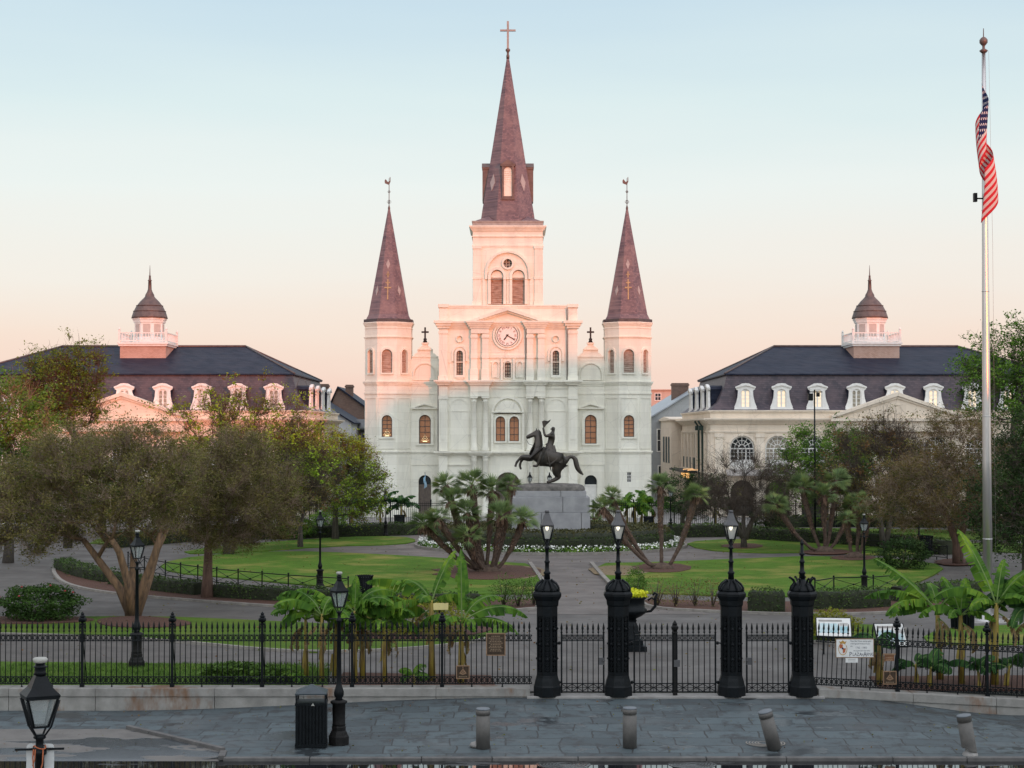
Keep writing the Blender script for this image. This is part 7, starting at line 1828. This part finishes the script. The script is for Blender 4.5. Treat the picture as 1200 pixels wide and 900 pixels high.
def banana(label, x, y, h, leaves, seed, mat='banana_leaf', r=.085, group='banana plants behind the fence', stem2=None):
    rng = random.Random(seed); T = thing('banana_plant', label, 'banana plant', (x, y, .03), 0, group)
    m = MB(); lean = rng.uniform(-.08, .08)
    r *= .78; m.tube([(0, 0, 0), (lean * .3, 0, h * .35), (lean * .7, 0, h * .75), (lean, 0, h)], [r * 1.3, r * 1.05, r * .9, r * .6], 10); 
    for k in range(3):                                     # dry sheaths that peel off the stem
        a = rng.uniform(0, 6.28); z = h * rng.uniform(.3, .75); c, s = math.cos(a), math.sin(a); m.bar((c * r, s * r, z), (c * r * 1.9, s * r * 1.9, z - rng.uniform(.2, .5)), .06, .012)
    m.build('stem', M['banana_stem'], T)
    for (az, up, L, W, bend) in leaves: banana_leaf(T, rng, rad(az), rad(up), L, W, M[mat], (lean, 0, h - .08), bend, rng.uniform(.5, 1.0))
    if h > 1: 
        for _ in range(2): banana_leaf(T, rng, rng.uniform(0, 6.28), rad(-25), .9 * h / 2, .22, M['banana_dry'], (lean * .9, 0, h - .25), 1.0, .9)
    return T
def rand_leaves(rng, n, L, W): return [(rng.uniform(0, 360), rng.uniform(20, 75), L * rng.uniform(.75, 1.15), W * rng.uniform(.95, 1.25), rng.uniform(.7, 1.3)) for _ in range(n + 2)]
def bx_(px, y): return at(px, 790, y).x
# left group
banana('tall banana plant with a steep bright leaf and long left leaves, beside the yellow board', bx_(506, 48.2), 48.2, 2.25, [(50, 64, 1.5, .40, .22), (172, 42, 1.75, .5, .62), (150, 62, 1.1, .45, .8), (12, 22, 1.45, .48, .75), (195, 15, 1.5, .5, .7), (350, 40, 1.0, .4, .9), (250, 50, .8, .4, 1.1)], 41, r=.11)
banana('banana plant with a bright upright furled leaf left of the bronze plaque', bx_(540, 47.7), 47.7, 1.75, [(96, 84, 1.75, .34, .10), (10, 38, 1.75, .5, .85), (350, 20, 1.5, .42, .75), (165, 30, 1.2, .5, .95), (230, 40, .9, .42, 1.1), (40, 58, 1.5, .45, .9), (300, 35, .8, .4, 1.2)], 42, r=.10)
rng = random.Random(7)
for i, (px, y, h, lab) in enumerate(((359, 48.6, 1.75, 'small banana plant at the left end of its row, by the planted corner'), (377, 47.9, 1.9, 'banana plant with a broad bright leaf left of the front lantern post'), (392, 48.8, 1.8, 'banana plant directly behind the front lantern post'), (416, 47.8, 2.0, 'banana plant with an upright leaf just right of the front lantern'), (425, 48.5, 1.7, 'slim banana plant second right of the front lantern post'), (451, 48.0, 1.6, 'short banana plant with torn drooping leaves in the middle of the left row'))):
    lv = rand_leaves(rng, 5, 1.25, .44)
    if i == 1: lv += [(165, 45, 1.3, .5, .6), (20, 60, 1.2, .42, .5)]
    if i == 3: lv += [(80, 84, .9, .3, .05), (10, 45, 1.4, .42, .85)]
    banana(lab, bx_(px, y), y, h, lv, 60 + i, r=.075)
for i, (px, lab) in enumerate(((486, 'young low banana shoot at the foot of the fence left of the tall plant'), (347, 'young banana shoot at the left end of the bed'))):
    banana(lab, bx_(px, 47.4), 47.4, .28, rand_leaves(rng, 4, .5, .26), 80 + i, r=.04)
# right group
banana('banana plant with one bright blade pointing up left, left of the flagpole', at(1101, 700, 48.4).x, 48.4, 2.0, [(150, 48, 2.0, .46, .25), (172, 40, 1.9, .5, .75), (205, 35, 1.7, .48, .9), (185, 25, 1.3, .45, .8), (90, 60, 1.2, .45, .7), (20, 50, 1.2, .45, .8)], 91, r=.11)
banana('banana plant with arching leaves just left of the flagpole foot', at(1126, 700, 47.6).x, 47.6, 1.95, [(190, 40, 1.2, .48, 1.0), (15, 42, 1.4, .45, .95), (120, 70, 1.1, .42, .35), (60, 75, 1.0, .4, .3), (340, 30, .9, .4, .9), (235, 45, .8, .4, 1.1)], 92, r=.10)
banana('tallest banana plant with a torn bright leaf rising across the flagpole', at(1165, 700, 47.4).x, 47.4, 2.25, [(125, 66, 2.1, .5, .22), (182, 45, 1.7, .48, .95), (5, 42, 1.9, .5, .8), (30, 55, 1.6, .5, .6), (300, 45, 1.2, .45, .9), (355, 62, 1.7, .48, .55), (60, 68, 1.3, .45, .3), (210, 40, 1.0, .4, 1.1)], 93, r=.11)
banana('slim yellow banana stem behind the copper plaque', at(1030, 780, 47.4).x, 47.4, 1.2, rand_leaves(rng, 4, .8, .34), 94, 'banana_dark', .09)
for i, (px, y, lab) in enumerate(((1075, 47.6, 'young leafy banana shoot right of the square plaque'), (1090, 47.0, 'young banana shoot under the left bright banana plant'), (1148, 46.9, 'young banana shoot low by the fence near the flagpole'), (1180, 47.2, 'young banana shoot at the right edge'))):
    banana(lab, at(px, 780, y).x, y, .55, rand_leaves(rng, 5, .75, .34), 100 + i, 'banana_dark', .05)
banana('broad banana plant cut off by the right edge', at(1205, 700, 48.6).x, 48.6, 1.9, rand_leaves(rng, 7, 1.6, .5), 110, 'banana_dark', .10)
# far bananas before the cathedral
for i, (px, y, lab) in enumerate(((735, 128, 'small far banana plant first right of the monument'), (745, 127.5, 'small far banana plant second right of the monument'), (752, 129, 'small far banana plant third right of the monument, by the tower wall'), (765, 128, 'small far banana plant beside the straight palm trunk'), (805, 127, 'pale stemmed far banana plant in front of the dark evergreen'), (838, 127, 'far banana plant left of the bare tree'), (470, 128, 'far banana plant under the left spire tower'), (446, 128.5, 'far banana plant at the dark rounded tree by the left tower'), (412, 128, 'far banana plant in the shade under the rounded tree'))):
    banana(lab, at(px, 600, y).x, y, 1.5, rand_leaves(rng, 7, 1.5, .55), 120 + i, 'banana_leaf' if i < 4 else 'banana_dark', .10, 'small banana plants before the cathedral')

# hedges: leafy skin over a dense core
def hedge(label, pts, w, h, mat='lf_hedge', seed=1, dens=150, lsize=.09, name='hedge', closed=False, group='low clipped hedges'):
    rs = np.random.RandomState(seed); O = pts[0]; H = thing(name, label, 'hedge', (O.x, O.y, 0), 0, group)
    P = chaikin([p - O for p in pts], 2, closed)
    if closed: P = P + [P[0]]
    m = MB(); vs = []; fs = []; prof = [(-.5, 0), (-.5, .8), (-.38, .97), (0, 1.0), (.38, .97), (.5, .8), (.5, 0)]; k = len(prof); Q = []
    for i, p in enumerate(P):
        d = P[min(i + 1, len(P) - 1)] - P[max(i - 1, 0)]; d.z = 0; d.normalize(); nn = Vector((-d.y, d.x, 0)); j = 1 + rs.uniform(-.04, .04)
        for a, z in prof: vs.append(p + nn * a * w * .92 * j + Vector((0, 0, z * h * .95 * j)))
        if i:
            for a in range(k - 1): fs.append(((i - 1) * k + a, (i - 1) * k + a + 1, i * k + a + 1, i * k + a))
            L = (P[i] - P[i - 1]).length; n = int(dens * L * (w + 2 * h))
            if n > 0:
                f = rs.uniform(0, 1, n); s = rs.uniform(0, 2 * h + w, n)
                off = np.where(s < h, -w / 2, np.where(s < h + w, s - h - w / 2, w / 2)); z = np.where(s < h, s, np.where(s < h + w, h, 2 * h + w - s))
                c = np.array(P[i - 1])[None] + (np.array(P[i]) - np.array(P[i - 1]))[None] * f[:, None] + np.array(nn)[None] * off[:, None]; c[:, 2] += z
                # round the shoulders, wobble
                Q.append(c + rs.normal(size=c.shape) * .035 + (np.sin(c[:, :1] * 3.1) + np.sin(c[:, 1:2] * 2.3)) * .02)
    fs += [tuple(range(k)), tuple((len(P) - 1) * k + i for i in range(k))] if not closed else []
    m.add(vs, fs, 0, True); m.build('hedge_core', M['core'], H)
    quads_object('foliage', leaf_quads(rs, np.concatenate(Q), lsize, aspect=.6), M[mat], H); return H
hedge('broad dark round hedge encircling the granite pedestal', circle(5.7, n=28), 3.4, 1.22, 'lf_hedgebrown', 1, 60, .13, 'round_hedge', True, 'clipped hedges round the monument')
hedge('low dark outer ring of hedge just behind the white flowers', circle(7.35, n=36), .5, .9, 'lf_hedge', 2, 110, .10, 'ring_hedge', True, 'clipped hedges round the monument')
hedge('left low clipped hedge, beyond the spreading crape myrtle', G([(72, 667), (95, 676), (130, 683)]), .8, .58, seed=3); hedge('left low clipped hedge left of the straight reddish trunk', G([(135, 685), (180, 692), (236, 698)]), .8, .58, seed=4)
hedge('left low clipped hedge from the reddish trunk to the banana plants', G([(252, 700), (300, 703), (360, 706), (420, 708)]), .8, .58, seed=5)
hedge('low box hedge between the tall banana plants and the left lawn', G([(440, 709), (520, 710), (560, 709)]), .8, .5, seed=6)
hedge('clipped rounded hedge between the right lantern pier and the bare pier', G([(880, 716), (902, 717), (918, 717)]), 1.0, .85, seed=7); hedge('clipped hedge behind the bare lamp stem pier', G([(950, 714), (990, 714), (1035, 711)]), 1.0, .75, seed=8)
hedge('dark hedge in the shade behind the tree left of the flagpole', G([(1050, 706), (1100, 704), (1140, 699)]), 1.0, .7, seed=9)
for i, (pl, lab) in enumerate((([(300, 632), (370, 630), (440, 628), (496, 626)], 'far dark hedge left of the monument'), ([(785, 630), (830, 629), (870, 628)], 'far dark hedge right of the monument up to the bare tree'), ([(880, 632), (940, 636), (1000, 639), (1060, 643), (1110, 650)], 'far dark hedge behind the right palms'), ([(900, 618), (980, 617), (1100, 618), (1200, 620)], 'farthest long hedge before the right arcade'), ([(130, 642), (200, 636), (300, 628)], 'far hedge in the shade behind the left lawn'))):
    hedge(lab, G(pl), 1.0, .85, 'lf_hedge', 20 + i, 70, .14, group='far dark hedges')
# shrubs
def shrub(label, x, y, rx, ry, h, mat, seed, n=2600, lsize=.09, name='shrub', cat='shrub', twigs=60, flowers=None, sparse=False, z0=.05, group=None):
    rs = np.random.RandomState(seed); S = thing(name, label, cat, (x, y, z0), 0, group)
    m = MB()
    for k in range(9):
        a = rs.uniform(0, 6.28); f = rs.uniform(.3, .95); e = (math.cos(a) * rx * f * .85, math.sin(a) * ry * f * .85, h * rs.uniform(.55, .92)); m.tube([(e[0] * .08, e[1] * .08, 0), (e[0] * .5, e[1] * .5, e[2] * .6), e], [.022, .014, .006], 5)
    m.build('stems', M['twig_dark'], S)
    u = rs.normal(size=(n, 3)); u /= np.linalg.norm(u, axis=1)[:, None]; rr = rs.uniform(.45 if not sparse else .15, 1.0, (n, 1)) ** .5; P = u * rr
    lump = 1 + .16 * np.sin(u[:, :1] * 7 + seed) * np.sin(u[:, 1:2] * 6) + .12 * np.sin(u[:, 2:3] * 9 + seed)
    P = P * lump * np.array([rx, ry, h * .55]) + np.array([0, 0, h * .52]); P = P[P[:, 2] > .02]
    quads_object('foliage', leaf_quads(rs, P, lsize, aspect=.55), M[mat], S)
    if flowers:
        fm = MB()
        for _ in range(flowers[1]):
            a = rs.normal(size=3); a /= np.linalg.norm(a); a[2] = abs(a[2]); a[1] = -abs(a[1]); c = a * np.array([rx, ry, h * .55]) * 1.02 + np.array([0, 0, h * .52]); fm.lathe([(.0, -.03), (.05, 0), (.03, .04), (0, .05)], 6, tuple(c))
        fm.build('blossoms', flowers[0], S)
    return S
M['red'] = simple('red_blossom', (0.35, 0.04, 0.035), (0.22, 0.03, 0.03), 9, .7); M['white_bloom'] = simple('white_blossom', (0.80, 0.80, 0.76), (0.7, 0.7, 0.66), 9, .7)
M['yellow_bloom'] = m_leaf('yellow_green_bloom', [(0.28, 0.28, 0.02), (0.42, 0.42, 0.03), (0.36, 0.40, 0.04)], .6, .3, 3)
p = gnd(47, 728); shrub('large round leafy bush with a few red blooms at the left behind the fence', p.x, p.y, 1.55, 1.2, 1.22, 'lf_bushdark', 1, 9000, .10, flowers=(M['red'], 7))
p = gnd(478, 745); shrub('wide yellow green bush behind the middle banana plants', p.x, p.y, 2.3, 1.1, 1.25, 'lf_yellow', 2, 9000, .08)
p = gnd(285, 798); shrub('low spreading green plants at the foot of the left fence', p.x, 47.6, 1.05, .6, .55, 'lf_bush', 3, 2600, .13, 'ground_plants', 'plant')
p = gnd(325, 800); shrub('low broad leaved plants beside the first small banana', at(330, 790, 47.5).x, 47.5, .5, .4, .4, 'lf_bush', 4, 900, .12, 'ground_plants', 'plant')
p = gnd(975, 752); shrub('yellow green rounded bush right of the bare pier under the panel', p.x, p.y, .95, .7, .95, 'lf_yellow', 5, 4000, .08)
p = gnd(945, 748); shrub('small dark green shrub at the foot of the bare pier', p.x + .1, p.y, .4, .4, .8, 'lf_bush', 6, 1200, .09)
p = gnd(741, 700); shrub('small clipped cone shaped evergreen behind the flower urn', p.x, p.y - 2, .48, .48, 1.25, 'lf_green', 7, 2600, .07, 'topiary')
for i, (px, py, lab) in enumerate(((607, 712, 'leafy rose bush left of the first lantern pier'), (625, 710, 'thin rose bush touching the first lantern pier'), (590, 711, 'small rose bush behind the drooping banana leaf'), (770, 711, 'thin bare rose bush right of the flower urn'), (792, 712, 'thin rose bush behind the gate meeting post'), (815, 711, 'thin rose bush in the mulch left of the third pier'), (835, 712, 'sparse rose bush touching the third pier'))):
    p = gnd(px, py); shrub(lab, p.x, p.y, .62, .5, 1.15, 'lf_dull' if i > 2 else 'lf_bush', 10 + i, 420 if i > 2 else 900, .075, 'rose_bush', 'rose bush', sparse=True, group='rose bushes in the mulch beds')
for i, (px, py, lab) in enumerate(((345, 632, 'green shrub at the foot of the far rusty trees'), (385, 622, 'green shrub under the dense rounded tree'), (900, 618, 'dark rounded shrub behind the leaning palm trunk'), (1060, 668, 'dark shrub in the shade left of the round bin'))):
    p = gnd(px, py); shrub(lab, p.x, p.y, 1.4, .9, 1.5, 'lf_green' if i < 2 else 'lf_dark', 30 + i, 3000, .14)
# planted urn
rs = np.random.RandomState(77); n = 900; a = rs.uniform(0, 6.28, n); r_ = np.sqrt(rs.uniform(0, 1, n)) * .52; P = np.stack([r_ * np.cos(a), r_ * np.sin(a), 1.72 + rs.uniform(0, .26, n) * (1.1 - r_)], 1)
o = quads_object('urn_flowers', leaf_quads(rs, P, .10, aspect=.7), M['yellow_bloom'], None, (ux, uy, 0)); tag(o, 'bright yellow green bedding plants filling the black iron urn', 'flowers')
# ring of white flowers
rs = np.random.RandomState(5); n = 16000; a = rs.uniform(0, 2 * PI, n); r_ = rs.uniform(7.55, 8.2, n); P = np.stack([SX + r_ * np.cos(a), SY + r_ * np.sin(a), .04 + rs.uniform(0, .42, n) * (1 - .5 * (r_ - 7.55))], 1)
o = quads_object('flower_bed_leaves', leaf_quads(rs, P, .12, aspect=.6), M['lf_green']); stuff(o, 'green leaves of the bedding ring round the monument', 'foliage')
n = 3800; a = rs.uniform(0, 2 * PI, n); r_ = rs.uniform(7.55, 8.22, n); P = np.stack([SX + r_ * np.cos(a), SY + r_ * np.sin(a), .16 + rs.uniform(0, .36, n)], 1)
o = quads_object('white_flowers', leaf_quads(rs, P, .11, aspect=.9), M['white_bloom']); stuff(o, 'white bedding flowers ringing the monument hedge', 'flowers')
line('flower_kerb', circle(8.35, n=72) + [circle(8.35)[0]], .16, .16, M['kerb'], 0, .16)
# grass blades on the nearest turf
rs = np.random.RandomState(9); n = 14000; P = np.stack([rs.uniform(-15, -5.2, n), rs.uniform(46.5, 51.5, n), np.full(n, .06)], 1); hgt = rs.uniform(.04, .10, (n, 1))
q0 = rs.normal(size=(n, 3)) * np.array([.008, .008, 0]); tip = rs.normal(size=(n, 3)) * np.array([.03, .03, 0]) + np.array([0, 0, 1]) * hgt
o = quads_object('grass', np.stack([P - q0, P + q0, P + tip + q0 * .2, P + tip - q0 * .2], 1), M['lf_bush']); stuff(o, 'short green grass growing behind the left fence', 'grass')
# fallen leaves on pavement and lawns
rs = np.random.RandomState(12); n = 420; X_ = rs.uniform(-13, 13, n); Y_ = rs.uniform(40, 46, n); P = np.stack([X_, Y_, [zside(a, b) + .012 for a, b in zip(X_, Y_)]], 1)
o = quads_object('fallen_leaves', leaf_quads(rs, P, .05, .97, .6), M['lf_rust']); stuff(o, 'scattered dry fallen leaves on the slate pavement', 'leaves')
rs = np.random.RandomState(14); n = 2600; X_ = rs.uniform(-22, 22, n); Y_ = 50 + 62 * rs.uniform(0, 1, n) ** 1.3; P = np.stack([X_, Y_, np.full(n, .085)], 1)
o = quads_object('fallen_leaves', leaf_quads(rs, P, .085, .97, .6), M['lf_rust']); stuff(o, 'dry leaves strewn over the lawns and walks of the square', 'leaves')
